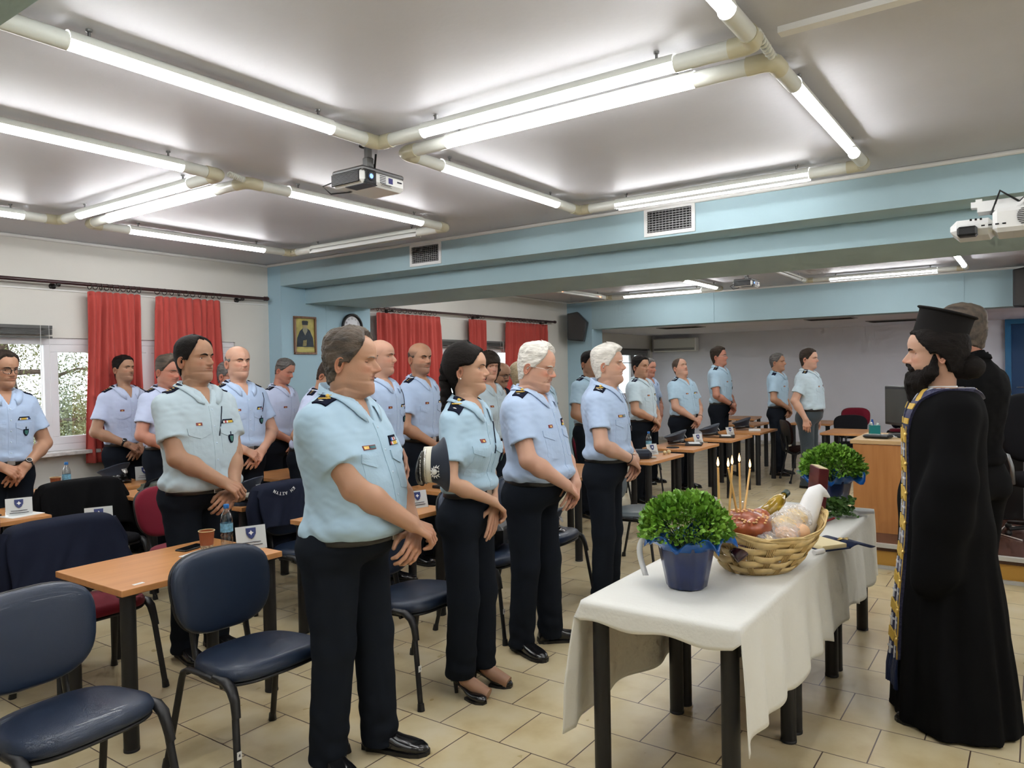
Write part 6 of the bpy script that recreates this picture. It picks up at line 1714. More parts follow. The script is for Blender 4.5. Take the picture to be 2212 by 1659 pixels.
for q in range(5):
    for ph in (0, 1):
        b.tube([bpt(a, .93 + .020 * q + .05 * math.sin(a * 5.5 + ph * PI + q * .25), .003 * math.sin(a * 9 + q)) for a in np.linspace(0, 2 * PI, 120, endpoint=False)], .0032, 5, closed=True, caps=False)
b.build('rim', M['wicker'], r)
b = MB(); b.grid(np.array([[(*bpt(a, 0, 0)[:2], .003) for a in np.linspace(0, 2 * PI, 60, endpoint=False)], [(0, 0, .004)] * 60]), 0, closed_v=True); o = b.build('bottom', M['wicker2'], r); solid(o, .004, 0)
def inB(x, y, z): 
    c, s = math.cos(BA), math.sin(BA); return np.array([BX + c * x - s * y, BY + s * x + c * y, ZT + z])
M['crust'] = mat('bread_crust', srgb(168, 86, 46), rough=.35, coat=.3, noise=.5, nscale=16, ncol=srgb(110, 44, 24)); M['almond'] = mat('almond', srgb(214, 168, 116), rough=.5); M['bun'] = mat('bun_yellow', srgb(222, 190, 118), rough=.5, noise=.2, nscale=20); M['bun2'] = mat('bun_peach', srgb(224, 180, 140), rough=.5, noise=.15, nscale=20)
c = inB(-.075, .0, .200); r = empty('sweet_bread', tuple(c), .4, 'round glazed bread with almonds holding the candles', 'bread')
b = MB(); b.ball((0, 0, 0), 1, 36, 0, sc=(.135, .118, .070)); o = b.build('loaf', M['crust'], r)
b = MB(); rnd = np.random.RandomState(5)
for k in range(80):
    t = math.acos(1 - rnd.rand() * .6); a = rnd.rand() * 2 * PI; d = np.array([math.sin(t) * math.cos(a) * .135, math.sin(t) * math.sin(a) * .118, math.cos(t) * .070]); b.ball(d * 1.01, .0085, 6, 0, sc=(1.3, .8, .5))
b.build('almonds', M['almond'], r)
b = MB(); b.ball(tuple(inB(.045, .06, .215)), 1, 20, 0, sc=(.06, .05, .042)); tag(b.build('bread_roll', M['crust']), 'small dark roll right of the candle bread', 'bread')
for k, (x, y, z, s_, m_, lb) in enumerate([(.10, -.045, .19, .062, 'bun', 'yellow bun in cellophane in the basket middle'), (.175, -.02, .215, .056, 'bun', 'yellow bun at the right of the basket'), (.055, -.105, .168, .050, 'bun2', 'pale bun at the front rim of the basket'), (.02, .095, .21, .050, 'bun', 'bun at the back of the basket under the oil bottle'), (-.05, -.105, .150, .042, 'bun', 'bun low at the front left of the basket'), (.14, -.095, .175, .046, 'bun2', 'peach coloured bun near the wrapped bottle')]):
    b = MB(); b.ball(tuple(inB(x, y, z)), s_, 18, 0, sc=(1.1, 1, .78)); tag(b.build('wrapped_bun', M[m_]), lb, 'bun', 'buns in the basket')
def crumple(c, rx, ry, rz_, seed, label):
    A = np.linspace(0, 2 * PI, 40, endpoint=False); T = np.linspace(0.02, PI - .02, 22); P = np.array([[[math.sin(t) * math.cos(a), math.sin(t) * math.sin(a), math.cos(t)] for a in A] for t in T]); q = P.reshape(-1, 3)
    k = 1 + .16 * np.abs(pnoise(q, 6, seed)) + .10 * np.abs(pnoise(q, 14, seed + 2)); q = q * k[:, None] * np.array([rx, ry, rz_]) + np.array(c)
    b = MB(); b.grid(q.reshape(P.shape), 0, closed_v=True, smooth=False); return tag(b.build('cellophane_wrap', M['cello']), label, 'wrapping')
crumple(inB(.10, -.045, .19), .080, .074, .062, 1, 'crinkled clear cellophane around the middle yellow bun'); crumple(inB(.175, -.02, .215), .072, .066, .058, 2, 'clear cellophane around the right yellow bun'); crumple(inB(.055, -.105, .168), .068, .062, .05, 4, 'clear cellophane around the pale front bun'); crumple(inB(-.05, -.105, .150), .062, .050, .044, 3, 'clear cellophane at the front left of the basket'); crumple(inB(-.17, .10, .27), .055, .035, .045, 6, 'loose cellophane tip behind the near basil')
# candles
M['wax'] = mat('candle_wax', srgb(214, 172, 108), rough=.45, sss=.1); M['flame'] = mat_emit('flame', (1, .62, .30), 26); M['flame_core'] = mat_emit('flame_core', (1, .50, .16), 7)
cand = [((3.240, 1.17, 1.028), (3.236, 1.17, 1.204), 'leftmost thin lit candle in the bread'), ((3.47, 1.17, .985), (3.369, 1.17, 1.186), 'second lit candle from the left, leaning left'), ((3.435, 1.19, .985), (3.452, 1.18, 1.188), 'third lit candle, standing behind the leaning one'), ((3.53, 1.17, .975), (3.525, 1.17, 1.192), 'fourth lit candle from the left, upright'), ((3.59, 1.17, .955), (3.683, 1.17, 1.146), 'rightmost lit candle, leaning right')]
sc_ = .925
for p0, p1, lb in cand:
    p0, p1 = np.array(p0), np.array(p1)
    # bring the candles over the loaf along the sight line to it
    v0 = np.array([0, 0, 1.65]); p0 = v0 + (p0 - v0) * sc_; p1 = v0 + (p1 - v0) * sc_
    r = empty('candle', tuple(p0 - (p1 - p0) * .10), 0, lb, 'candle', 'thin lit candles in the bread'); d = p1 - p0 + (p1 - p0) * .10
    b = MB(); b.tube([(0, 0, 0), d * .5 + np.array([.001, 0, 0]), d], [.0052, .0050, .0045], 10); b.build('wax', M['wax'], r)
    b = MB(); b.tube([d, d + np.array([0, 0, .008])], .0009, 5); b.build('wick', M['dark'], r)
    b = MB(); b.lathe([(.0001, .004), (.0045, .010), (.0055, .018), (.0035, .030), (.0001, .044)], 12, c=tuple(d)); b.build('flame', M['flame_core'], r)
# oil bottle, wrapped bottle, small wine bottle
def bottle2(c, d, L, R, mbody, mcap, label, name='oil_bottle', caplen=.12):
    A = frame(c, np.cross(d, (0, 0, 1)), d); r = empty(name, (0, 0, 0), 0, label, 'bottle'); r.matrix_world = Matrix(A.tolist())
    b = MB(); b.lathe([(.0001, 0), (R, .002), (R, L * .55), (R * .9, L * .66), (R * .42, L * .80), (R * .40, L * .9)], 20); b.build('glass', mbody, r); b = MB(); b.lathe([(R * .5, L * .86), (R * .52, L), (.0001, L)], 16); b.build('stopper', mcap, r)
M['oil'] = mat('olive_oil', (.62, .40, .04), rough=.08, trans=.55, ior=1.4, coat=.5); M['green_cap'] = mat('green_cap', srgb(28, 50, 38), rough=.4); M['wine_dark'] = mat('wine_dark', (.05, .012, .015), rough=.12, coat=.6)
bottle2(inB(.10, .10, .215), np.array([.80, -.52, .22]) * np.array([1, .2, 1]), .27, .034, M['oil'], M['green_cap'], 'bottle of golden olive oil with dark green cap lying in the basket')
bottle2(inB(-.21, -.12, .10), np.array([.62, -.50, .42]), .17, .030, M['wine_dark'], M['wine_dark'], 'dark bottle neck sticking out behind the near basil', 'wine_bottle')
r = empty('wrapped_bottle', tuple(inB(.235, .0, .045)), BA, 'bottle wrapped in white paper standing at the right end of the basket', 'bottle')
b = MB(); P = np.array([(-.04, 0, 0), (-.02, 0, .06), (.01, 0, .13), (.035, .0, .19), (.052, 0, .23), (.070, 0, .258), (.092, -.0, .266), (.118, -.0, .256), (.140, -.01, .238)]); b.tube(P + np.array([0, 0, .015]), [.050, .054, .052, .047, .043, .040, .032, .018, .003], 24)
V = b.v[0]; k = pnoise(V, 60, 2) * .003 + pnoise(V, 130, 4) * .0015; b.v[0] = V + k[:, None] * np.array([1, 1, .5]); o = b.build('paper_wrap', M['satin'], r); 
# far end of the table
r = empty('gospel_book', (4.53, 1.07, ZT), math.radians(-62), 'tall dark red book standing upright with a silver medallion', 'book')
M['book_red'] = mat('book_red', srgb(86, 28, 34), rough=.3, coat=.4, noise=.3, nscale=8)
b = MB(); b.box((0, 0, .16), (.055, .20, .32)); bevel(b.build('cover', M['book_red'], r), .004); b = MB(); b.box((0, .0, .318), (.040, .192, .010)); b.box((0, .099, .16), (.04, .006, .31)); b.build('pages', M['coffee_foam'], r)
b = MB(); b.lathe([(.0001, .003), (.020, .003), (.024, 0)], 20, xf=frame((-.0275, -.045, .07), (0, 1, 0), (-1, 0, 0))); b.build('medallion', M['metal_grey'], r)
r.rotation_euler[1] = .10
r = empty('candlestick', (4.74, 1.10, ZT), 0, 'brass candlestick behind the red book', 'candlestick')
b = MB(); b.lathe([(.0001, 0), (.055, 0), (.055, .012), (.030, .022), (.014, .04), (.022, .06), (.012, .08), (.010, .14), (.020, .155), (.012, .17), (.012, .20), (.030, .215), (.042, .24), (.040, .245), (.0001, .235)], 24); b.build('stem', M['brass'], r)
r = empty('herb_bunch', (4.76, .955, ZT + .03), -.8, 'bunch of green herbs with foil wrapped stems', 'herbs'); rnd = np.random.RandomState(9); b = MB()
P = [np.array([rnd.uniform(-.13, .07), rnd.normal(0, .04), rnd.uniform(-.02, .085)]) for _ in range(260)]; leaf_cloud(b, P, [np.array([-1, rnd.normal(0, .5), .3]) for _ in P], .02, .045, rnd); b.build('leaves', mat('herb_leaf', srgb(82, 124, 54), rough=.5, noise=.4, nscale=20), r)
b = MB(); b.tube([(.05, 0, 0), (.10, 0, -.008), (.19, 0, -.012)], [.016, .018, .014], 14); V = b.v[0]; b.v[0] = V + (pnoise(V, 300, 1) * .0022)[:, None]; b.sm = [False] * len(b.sm); b.build('foil', M['foil_silver'], r)
def obj1(name, mb, m, label, cat): return tag(mb.build(name, m), label, cat)
b = MB(); b.tube([(4.50, 1.02, ZT + .006), (4.66, .99, ZT + .006)], .006, 8); obj1('red_pen', b, M['rib_red'], 'red pen on the white tablecloth', 'pen')
r = empty('prayer_book', (3.97, .885, ZT), math.radians(-35), 'open prayer book with cream pages and navy embroidered cover', 'book')
b = MB(); b.box((-.035, 0, .014), (.15, .20, .022)); bevel(b.build('pages', M.setdefault('pages', mat('pages_cream', srgb(232, 216, 170), rough=.6)), r), .003); b = MB(); b.box((-.03, 0, .002), (.17, .215, .004))
G = [[(.055 + .012 * k, -.11, .004 + .012 * math.sin(k * .42)) , (.055 + .012 * k, .11, .004 + .012 * math.sin(k * .42))] for k in range(14)]; b.grid(np.array(G), 0); co_ = b.build('cover', M.setdefault('velvet', cloth('velvet_navy', srgb(18, 32, 66))), r); solid(co_, .003, 0)
b = MB(); b.box((.11, .0, .0205), (.075, .012, .003), rz=.2); b.box((.115, 0, .0205), (.014, .052, .003), rz=.2); b.build('gold_cross', M['gold'], co_)
b = MB(); b.tube([(3.73, .885, ZT + .012), (3.79, .855, ZT + .012)], .012, 12); obj1('paper_roll', b, M['satin'], 'small white paper roll beside the basket', 'paper roll')
b = MB(); b.tube([(4.02, 1.05, ZT + .008), (4.10, 1.0, ZT + .012), (4.18, .97, ZT + .008)], [.008, .011, .008], 8); V = b.v[0]; b.v[0] = V + (pnoise(V, 400, 1) * .002)[:, None]; b.sm = [False] * len(b.sm); obj1('foil_strip', b, M['foil_silver'], 'crumpled foil strip behind the prayer book', 'foil')
b = MB(); b.tube([tuple(inB(.0, .12, .15)), tuple(inB(.0, .12, .275))], .0018, 6); b.ball(tuple(inB(.0, .12, .278)), .006, 8); obj1('decorative_pin', b, M['silver'], 'pearl headed pin standing behind the bread', 'pin')
# ------------------------------------------------------------------ the people
GR = None
def officer(label, x, y, S, head, hrot=(0, 0, 0), **k):
    d = dict(label=label, pos=(x, y), S=S, head=head, hrot=hrot); d.update(k); d.setdefault('seed', len(bpy.data.objects) % 17 + .3)
    return make_person(d)
TAN = (.46, .27, .18); FAIR = (.58, .36, .27); RED = (.52, .26, .19); OLV = (.42, .25, .165)
# front row
p9, i9 = officer('heavy officer at the front left with grey brown hair, head bowed, largest figure in uniform', 2.205, 2.445, 1.857, -78, (18, 5, 0), lod=0, girth=1.19, belly=.11, pose='cap', hz=.985,
    epaul='general', tag='double', ribbons='two', badge=0, face=dict(fat=1.0, nose=1.12, age=1), hair=dict(line='reced', top=.020, side=.010, mat='hair_brown', curl=.0042), browmat='hair_grey', browt=.6, open=.12, gaze=.4, skin=(.50, .30, .205), zb=.945, blouse=.02, legw=1.10, shirt='shirt_a', feet={1: (.10, .10, 8), -1: (-.02, -.12, -26)}, neckf=.02, hk=1.07)
pw, iw = officer('woman officer with a long black braid and black high heels', 3.02, 2.42, 1.795, -80, (14, 0, 0), lod=0, female=True, girth=.98, pose='hold', hz=.965, heels=True, ankles=True, hem=.115, flare=.010, legw=.98,
    epaul='general', tag='red', ribbons=0, badge=1, lanyard=1, hair=dict(line='fem', top=.014, side=.011, mat='hair_black', curl=.0010, vol=.018), open=.75, lipcol=(.42, .07, .07), skin=(.54, .34, .24), zb=1.035, blouse=.022, stubble=0, shirt='shirt_a', face=dict(slim=1, nose=.95, age=.2, brow=.3, lip=1.3), feet={1: (.02, .085, 4), -1: (-.01, -.085, -18)}, ruddy=.3, hk=1.0, seed=3)
officer('white haired officer with thin glasses looking down, hands crossed over his belly', 3.70, 2.48, 1.83, -84, (6, 14, 0), lod=0, girth=1.10, belly=.085, pose='clasp', hz=.965, epaul='general', tag='red', ribbons='two', badge=0,
    glasses='thin', hair=dict(line='reced', top=.019, side=.007, mat='hair_white', curl=.0036, front=.3), open=.15, gaze=.45, skin=(.60, .37, .28), ruddy=.9, face=dict(fat=.9, nose=1.1, age=1), zb=.99, blouse=.024, legw=1.04, shirt='shirt_b', feet={1: (.06, .12, 40), -1: (-.02, -.11, -24)}, ring=1, hk=1.08, seed=5)
officer('slimmer officer with swept back white hair, black wristband and three starred epaulettes', 4.66, 2.50, 1.83, -78, (6, -2, 0), lod=0, girth=1.02, belly=.03, pose='clasp', hz=1.0, epaul='general', stars=[(.66, -.35), (.66, .35), (.88, 0)], tag='double', ribbons='small', badge='gold', lanyard='shoulder',
    hair=dict(line='full', top=.024, side=.008, mat='hair_white', curl=.0022, front=.3), open=.45, skin=(.58, .37, .28), face=dict(fat=.35, nose=1.0, age=.8), zb=1.01, blouse=.020, shirt='shirt_b', wrist=[(-1, 'band'), (1, 'chain')], neckf=.03, hk=1.05, seed=7)
# second row, left part
officer('tall officer with slick black hair, standing behind the front left desk', 2.56, 4.12, 1.90, -90, (16, -2, 0), lod=0, girth=1.13, belly=.06, pose='cap', hz=.975, epaul='stars', ribbons='row', lanyard=1,
    hair=dict(line='reced', top=.011, side=.006, mat='hair_black', curl=.0010, vol=.004), open=.5, skin=OLV, face=dict(fat=.55, nose=1.1, age=.4), browt=1.2, zb=.938, blouse=.02, shirt='shirt_c', hk=1.06, seed=9, stubble=.35)
officer('officer with black framed glasses and a wristwatch, cut by the left edge', 2.34, 6.26, 1.88, -92, (14, 6, 0), lod=1, girth=1.0, pose='clasp', epaul='plain', ribbons='row', glasses='thick', hair=dict(line='short', top=.014, side=.005, mat='hair_dark'), skin=TAN, open=.4, wrist=[(1, 'watch'), (-1, 'band')], shirt='shirt_b', seed=2)
officer('young slim officer with a large wristwatch in front of the left red curtain', 3.62, 6.99, 1.87, -90, (14, -2, 0), lod=1, hk=.95, girth=.95, pose='clasp', hz=1.0, epaul='stars', ribbons='small', badge=0, hair=dict(line='full', top=.014, side=.003, mat='hair_black'), skin=OLV, wrist=[(-1, 'watch'), (1, 'band')], shirt='shirt_d', face=dict(age=.2), stubble=.5, seed=4)
officer('officer with reddish face and brown hair looking down beside the tall officer', 3.66, 6.35, 1.862, -84, (8, 10, 0), lod=1, girth=1.04, pose='clasp', epaul='stars', ribbons=0, badge=0, hair=dict(line='short', top=.022, side=.006, mat='hair_brown', front=.4), skin=RED, ruddy=.9, open=.15, face=dict(fat=.5), shirt='shirt_d', seed=6, stubble=.1)
officer('mostly hidden grey haired officer with glasses behind the bald man at the curtain', 4.17, 6.20, 1.797, -80, (10, 8, 0), lod=1, glasses='thick', hair=dict(line='short', top=.012, side=.006, mat='hair_salt'), skin=RED, ruddy=.9, shirt='shirt_d', seed=8, pose='clasp', badge=0, ribbons=0)
officer('bald officer with bushy brows and blue shirt left of the picture frame', 3.74, 5.40, 1.90, -94, (0, -2, 0), lod=1, girth=1.06, belly=.02, pose='clasp', hz=.99, epaul='stars', ribbons='small', lanyard='shoulder', hair=dict(style='horseshoe', line='short', side=.003, mat='hair_salt', ztop=.15), shaved=.3, skin=FAIR, ruddy=.6, browt=1.5, browmat='hair_dark', frown=1, open=.3, shirt='shirt_b', seed=10, face=dict(age=1, fat=.2))
officer('officer with short dark hair bowing his head under the framed picture', 4.80, 6.28, 1.84, -76, (4, 24, 0), lod=1, hk=.94, girth=1.05, epaul='gold', ribbons=0, badge=0, hair=dict(line='short', top=.012, side=.005, mat='hair_salt'), skin=RED, ruddy=.8, open=.12, shirt='shirt_d', seed=11, bend=.03, face=dict(fat=.5), pose='clasp')
officer('officer bending forward between the bowed man and the front officer', 4.36, 5.32, 1.80, -70, (0, 30, 0), lod=1, bend=.16, epaul='stars', ribbons=0, badge=0, hair=dict(line='short', top=.012, side=.005, mat='hair_dark'), skin=TAN, open=.2, shirt='shirt_d', seed=12, pose='clasp')
officer('bald officer partly hidden behind the heavy front officer', 4.19, 4.22, 1.915, -78, (12, 0, 0), lod=1, girth=1.04, pose='side', epaul='gold', ribbons='row', lanyard='shoulder', hair=dict(style='horseshoe', line='short', side=.002, mat='hair_shade', ztop=.14), shaved=.2, skin=FAIR, ruddy=.7, browmat='hair_shade', shirt='shirt_b', seed=13)
officer('grey haired head low behind the heavy front officer and the bald man', 5.20, 5.35, 1.73, -60, (0, 10, 0), lod=2, hair=dict(line='short', top=.012, side=.006, mat='hair_grey'), skin=RED, shirt='shirt_b', seed=14, ribbons=0, badge=0, pose='clasp')
officer('bald officer with stubble and dark brows frowning between the front man and the woman', 4.90, 4.45, 1.915, -84, (-14, 2, 0), lod=1, girth=1.0, pose='clasp', hz=.97, epaul='stars', ribbons='small', badge=0, hair=dict(style='horseshoe', line='short', side=.0015, mat='hair_shade', ztop=.15), shaved=.8, haircol=(.03, .02, .018), skin=TAN, browt=1.5, browmat='hair_black', frown=1, shirt='shirt_b', seed=15, stubble=.95)
def scarf(cfg, root, hx, hk):
    pass
officer('dark haired woman officer with a fringe behind the braided woman', 5.60, 4.22, 1.83, -100, (-8, 2, 0), lod=1, female=True, hair=dict(line='bangs', top=.022, side=.018, mat='hair_dark', vol=.02, curl=.004), skin=FAIR, stubble=0, open=.5, shirt='shirt_c', seed=16, ribbons=0, badge=0, pose='clasp', zb=1.0)
officer('balding man in dark glasses and dark jacket behind the fringed woman', 6.30, 4.62, 1.75, -95, (0, 14, 0), lod=1, glasses='thick', hair=dict(style='horseshoe', line='short', side=.005, mat='hair_dark', ztop=.19), skin=OLV, shirt='jacket_navy', topname='jacket', long=True, plain=True, seed=17, pose='clasp', moustache='hair_dark')
officer('long haired blond woman behind the glasses wearing white haired officer', 7.05, 4.88, 1.74, -50, (20, 8, 0), lod=2, female=True, hair=dict(line='bangs', top=.018, side=.016, mat='hair_blond', vol=.026), skin=FAIR, stubble=0, shirt='shirt_b', seed=18, pose='clasp', ribbons=0, badge=0)
officer('officer with only his badge side visible between the two white haired officers', 6.36, 4.12, 1.80, -70, (0, 0, 0), lod=1, hair=dict(line='short', top=.01, side=.005, mat='hair_dark'), skin=TAN, shirt='shirt_a', seed=19, pose='clasp', lanyard='shoulder')
officer('dark haired officer by the pier behind the swept back white hair', 7.40, 4.15, 1.865, -104, (-4, 4, 0), lod=1, girth=1.05, hair=dict(line='short', top=.014, side=.007, mat='hair_black'), skin=OLV, shirt='shirt_a', seed=20, pose='clasp', epaul='gold', face=dict(fat=.4), stubble=.4)
# right row
officer('stocky dark haired officer first in the right row, hands folded at his belt', 8.50, 4.05, 1.82, -92, (-12, 2, 0), lod=1, girth=1.08, belly=.04, hair=dict(line='full', top=.018, side=.008, mat='hair_black'), skin=TAN, shirt='shirt_c', seed=21, pose='clasp', hz=1.0, epaul='gold', ribbons='small', badge=0, face=dict(fat=.6), wrist=[(-1, 'band')])
officer('grey haired officer hidden behind the first man of the right row', 9.95, 4.62, 1.80, -100, (0, 6, 0), lod=2, hair=dict(line='short', top=.014, side=.006, mat='hair_salt'), skin=RED, shirt='shirt_b', seed=22, pose='clasp', ribbons=0, epaul='plain')
officer('stout officer with head tipped back and eyes closed in the right row', 9.76, 4.02, 1.79, -110, (-2, -16, 0), lod=1, girth=1.15, belly=.07, hair=dict(line='reced', top=.006, side=.004, mat='hair_shade'), skin=FAIR, ruddy=.6, open=.05, shirt='shirt_a', seed=23, pose='clasp', hz=.97, epaul='gold', ribbons='row', badge=0, face=dict(fat=.7), wrist=[(1, 'band')])
officer('very tall officer with glasses standing apart near the far wall', 11.17, 4.0, 1.97, -90, (2, -4, 0), lod=1, girth=1.0, belly=.02, hair=dict(line='full', top=.022, side=.006, mat='hair_dark'), glasses='thin', skin=RED, shirt='shirt_a', seed=24, pose='clasp', hz=.98, epaul='stars', ribbons='small', wrist=[(-1, 'watch')])
officer('narrow shouldered officer half hidden behind the man with arms at his sides', 11.62, 3.26, 1.85, -92, (2, 0, 0), lod=1, girth=.96, hair=dict(line='short', top=.012, side=.006, mat='hair_salt'), skin=TAN, shirt='shirt_a', seed=25, pose='clasp', epaul='plain', ribbons=0, badge=0)
officer('officer in grey trousers with arms hanging at his sides at the far right', 10.58, 2.56, 1.885, -92, (-4, 2, 0), lod=1, girth=1.08, belly=.05, hair=dict(line='full', top=.012, side=.008, mat='hair_dark'), skin=FAIR, ruddy=.8, shirt='shirt_c', trousers='trousers_grey', seed=26, pose='side', epaul='stars', ribbons='small', badge=0, open=.3, wrist=[(1, 'watch')])

# woman's braid and earring
HX = iw['HX']
b = MB(); p = [(-.085, .0, .175), (-.115, .0, .13), (-.125, .0, .07), (-.120, -.01, .0), (-.118, -.02, -.07), (-.120, -.03, -.15), (-.118, -.035, -.235)]
P = np.array(p); t = np.linspace(0, 1, 90); ti = np.linspace(0, 1, len(p)); C = np.stack([np.interp(t, ti, P[:, k]) for k in range(3)], 1)
R = np.interp(t, [0, .15, .5, .95, 1], [.030, .042, .036, .020, .008])
for ph in (0, PI):
    off = np.stack([.010 * np.sin(t * 34 + ph * 1.0) * 0 + .006 * np.sin(t * 68 + ph), .016 * np.sin(t * 34 + ph), t * 0], 1); b.tube(C + off * (R[:, None] / .04), R * (.72 + .08 * np.sin(t * 68 + ph)), 14)
b.ball((-.095, 0, .145), .048, 18, sc=(1, 1.1, 1)); b.v = [tr(v, HX) for v in b.v]; b.build('braid', M['hair_black'], pw)
b = MB(); b.ball((-.018, -.0845, .068), .0042, 8); b.v = [tr(v, HX) for v in b.v]; b.build('earring', M['thread_silver'], pw)
# cap under the front officer's arm
rt = np.array([.576, -.817, 0]); tc_ = np.array([-.70, -.70, .1]); zx = rt - tc_ * (rt @ tc_) / (tc_ @ tc_)
A = np.eye(4); z_ = rt / np.linalg.norm(rt); x_ = np.array([-.72, -.50, -.16]); x_ = x_ - z_ * (x_ @ z_); x_ /= np.linalg.norm(x_); A[:3, 0] = x_; A[:3, 2] = z_; A[:3, 1] = np.cross(z_, x_); A[:3, 3] = (2.405, 2.165, 1.255); A = A @ np.diag([.90, .90, .85, 1])
peaked_cap(A, 'white banded peaked cap with silver wreath held under the arm of the heavy front officer', True, True)

# ------------------------------------------------------------------ priest
def priest():
    cfg = dict(label='person in black cassock and tall black hat with full beard and embroidered stole', pos=(3.975, .355), S=1.842, head=105, hrot=(-9, 4, 0), lod=0, girth=1.0, pose='hid', noclothes=True,
        hair=dict(line='full', top=.008, side=.014, mat='hair_black', vol=.01), skin=(.56, .36, .27), stubble=0, open=.25, gaze=.35, browt=1.5, seed=31, face=dict(age=.3, nose=1.15), hk=1.10, neckf=.02)
    root, inf = make_person(cfg); HX = inf['HX']; s = inf['s']; tfn = inf['tfn']; nx = inf['nx']; chin = inf['chin']
    # bun of hair at the nape
    b = MB(); b.ball((-.115, .0, .045), .052, 26, sc=(1.15, 1.0, .95)); b.ball((-.075, 0, .055), .055, 20); V = np.concatenate(b.v); b.v = [V + (pnoise(V, 160, 2) * .0035)[:, None]]; b.v = [tr(v, HX) for v in b.v]; b.build('hair_bun', M['hair_black'], root)
    # beard
    def beard(P):
        f = ellips(P, (.072, 0, -.005), (.046, .056, .066)); f = smin(f, ellips(P, (.062, 0, -.065), (.044, .048, .055)), .03)
        for sg in (-1, 1):
            f = smin(f, capsule(P, (-.002, sg * .072, .100), (.020, sg * .068, .035), .009, .020), .02); f = smin(f, capsule(P, (.020, sg * .066, .035), (.07, sg * .035, .0), .022, .035), .03)
            f = smin(f, capsule(P, (.098, sg * .006, .075), (.088, sg * .034, .052), .0075, .0085), .006)
        f = f + .0035 * pnoise(P * np.array([1, 1, .35], f32), 260, 1) + .003 * pnoise(P * np.array([1, 1, .3], f32), 120, 4) + (np.abs(P[:, 0] - .05) * 0)
        m = ellips(P, (.112, 0, .0600), (.025, .020, .0065)); f = np.maximum(f, -m)   # mouth opening
        return f.astype(f32)
    V, Q = mesh_sdf(beard, (-.03, -.11, -.14), (.14, .11, .13), .0032, 4); b = MB(); b.add(tr(V, HX), Q, 0, True); b.build('beard', M['hair_black'], root)
    # hat
    T = HX @ trm(-.016, 0, .163) @ rotm('y', -.36)
    b = MB(); b.lathe([(.094, -.025), (.095, 0), (.095, .06), (.097, .108), (.098, .114)], 48, xf=T, sx=1.05, sy=.92); b.lathe([(.098, .112), (.107, .117), (.109, .120), (.106, .124), (.08, .127), (.0001, .128)], 48, xf=T, sx=1.04, sy=.95); b.build('hat', M.setdefault('hat_felt', cloth('hat_felt', (.014, .013, .013))), root)
    # robe
    rz_ = lambda z, a, b_: np.interp(z, [0, .3, .9, 1.1, 1.5], a)
    def core(P):
        z = P[:, 2]; f = tfn(P, .022); 
        fx_ = np.interp(z, [0, .5, .95, 1.3], [.235, .205, .165, .14]); bx_ = np.interp(z, [0, .5, .95, 1.3], [.285, .235, .175, .14]); hw_ = np.interp(z, [0, .5, .95, 1.3], [.30, .25, .205, .19])
        cx = (fx_ - bx_) / 2; d = (fx_ + bx_) / 2; ang = np.arctan2(P[:, 1], P[:, 0] - cx)
        q = np.sqrt((P[:, 1] / hw_) ** 2 + ((P[:, 0] - cx) / d) ** 2); g = ((q - 1) * np.minimum(hw_, d)); g = g + (.010 * np.sin(ang * 9 + z * 1.5) + .006 * np.sin(ang * 17 + 2)) * smst(z, 1.1, .2)
        g = smax(g, z - 1.28, .10)
        f = smin(f, g, .05); f = smin(f, capsule(P, (-.01, .07, 1.475), (-.01, .165, 1.425), .055, .07), .06); f = smin(f, capsule(P, (-.01, -.07, 1.475), (-.01, -.165, 1.425), .055, .07), .06)
        f = np.maximum(f, z - 1.525); return smax(f, .012 - z, .004).astype(f32)
    def robe(P):
        f = core(P)
        for sg in (-1, 1):
            c = smin(capsule(P, (-.01, sg * .18, 1.43), (.02, sg * .245, 1.15), .078, .085), capsule(P, (.02, sg * .245, 1.15), (.045, sg * .235, .98), .085, .088), .05)
            c = smin(c, smin(capsule(P, (.03, sg * .24, 1.10), (.06, sg * .235, .74), .080, .070), capsule(P, (.08, sg * .21, 1.0), (.12, sg * .21, .68), .080, .060), .10), .08)
            f = smin(f, c, .045)
        f = f + (.004 * pnoise(P * np.array([1, 1, .35], f32), 20, 3)).astype(f32)
        return f.astype(f32)
    V, Q = mesh_sdf(robe, (-.36, -.42, -.02), (.38, .42, 1.56), .0085, 4); b = MB(); b.add(V, Q, 0, True); b.build('cassock', M['black_cloth'], root)
    Vc, Qc = mesh_sdf(core, (-.36, -.36, -.02), (.36, .36, 1.56), .012, 4); sf = Surf(Vc, Qc)
    b = MB(); b.lathe([(.062, 0), (.064, .028), (.061, .030), (.058, .01)], 28, c=(nx - .012, 0, 1.515), sx=1.08); b.build('white_collar', M['satin'], root)
    b = MB(); b.lathe([(.085, -.03), (.072, .015), (.068, .018), (.064, .0)], 28, c=(nx - .012, 0, 1.505), sx=1.08); b.build('cassock_collar', M['black_cloth'], root)
    # stole
    M['stole_blue'] = mat('stole_brocade', srgb(24, 27, 66), rough=.5, noise=.9, nscale=90, ncol=srgb(70, 72, 98)); M['stole_gold'] = mat('stole_gold', srgb(210, 174, 80), rough=.5, metal=.2, bump=.6, bscale=160); M['stole_silver'] = mat('stole_silver', srgb(206, 208, 214), rough=.4)
    b = MB(); fw = (-1, 0, 0); zt, zb = 1.36, .27; W_ = .135
    yc = lambda z: .0
    G_ = sf.patch(b, lambda u, v: (1.2, (u - .5) * W_, zt + (zb - zt) * v), 9, 60, fw, .014, 0)
    for sg in (-1, 0, 1): sf.patch(b, lambda u, v: (1.2, sg * (W_ / 2 - .004) + (u - .5) * .0045, zt + (zb - zt) * v), 2, 60, fw, .0165, 1)
    st_o = b.build('stole', [M['stole_blue'], M['stole_gold']], root)
    n = 8
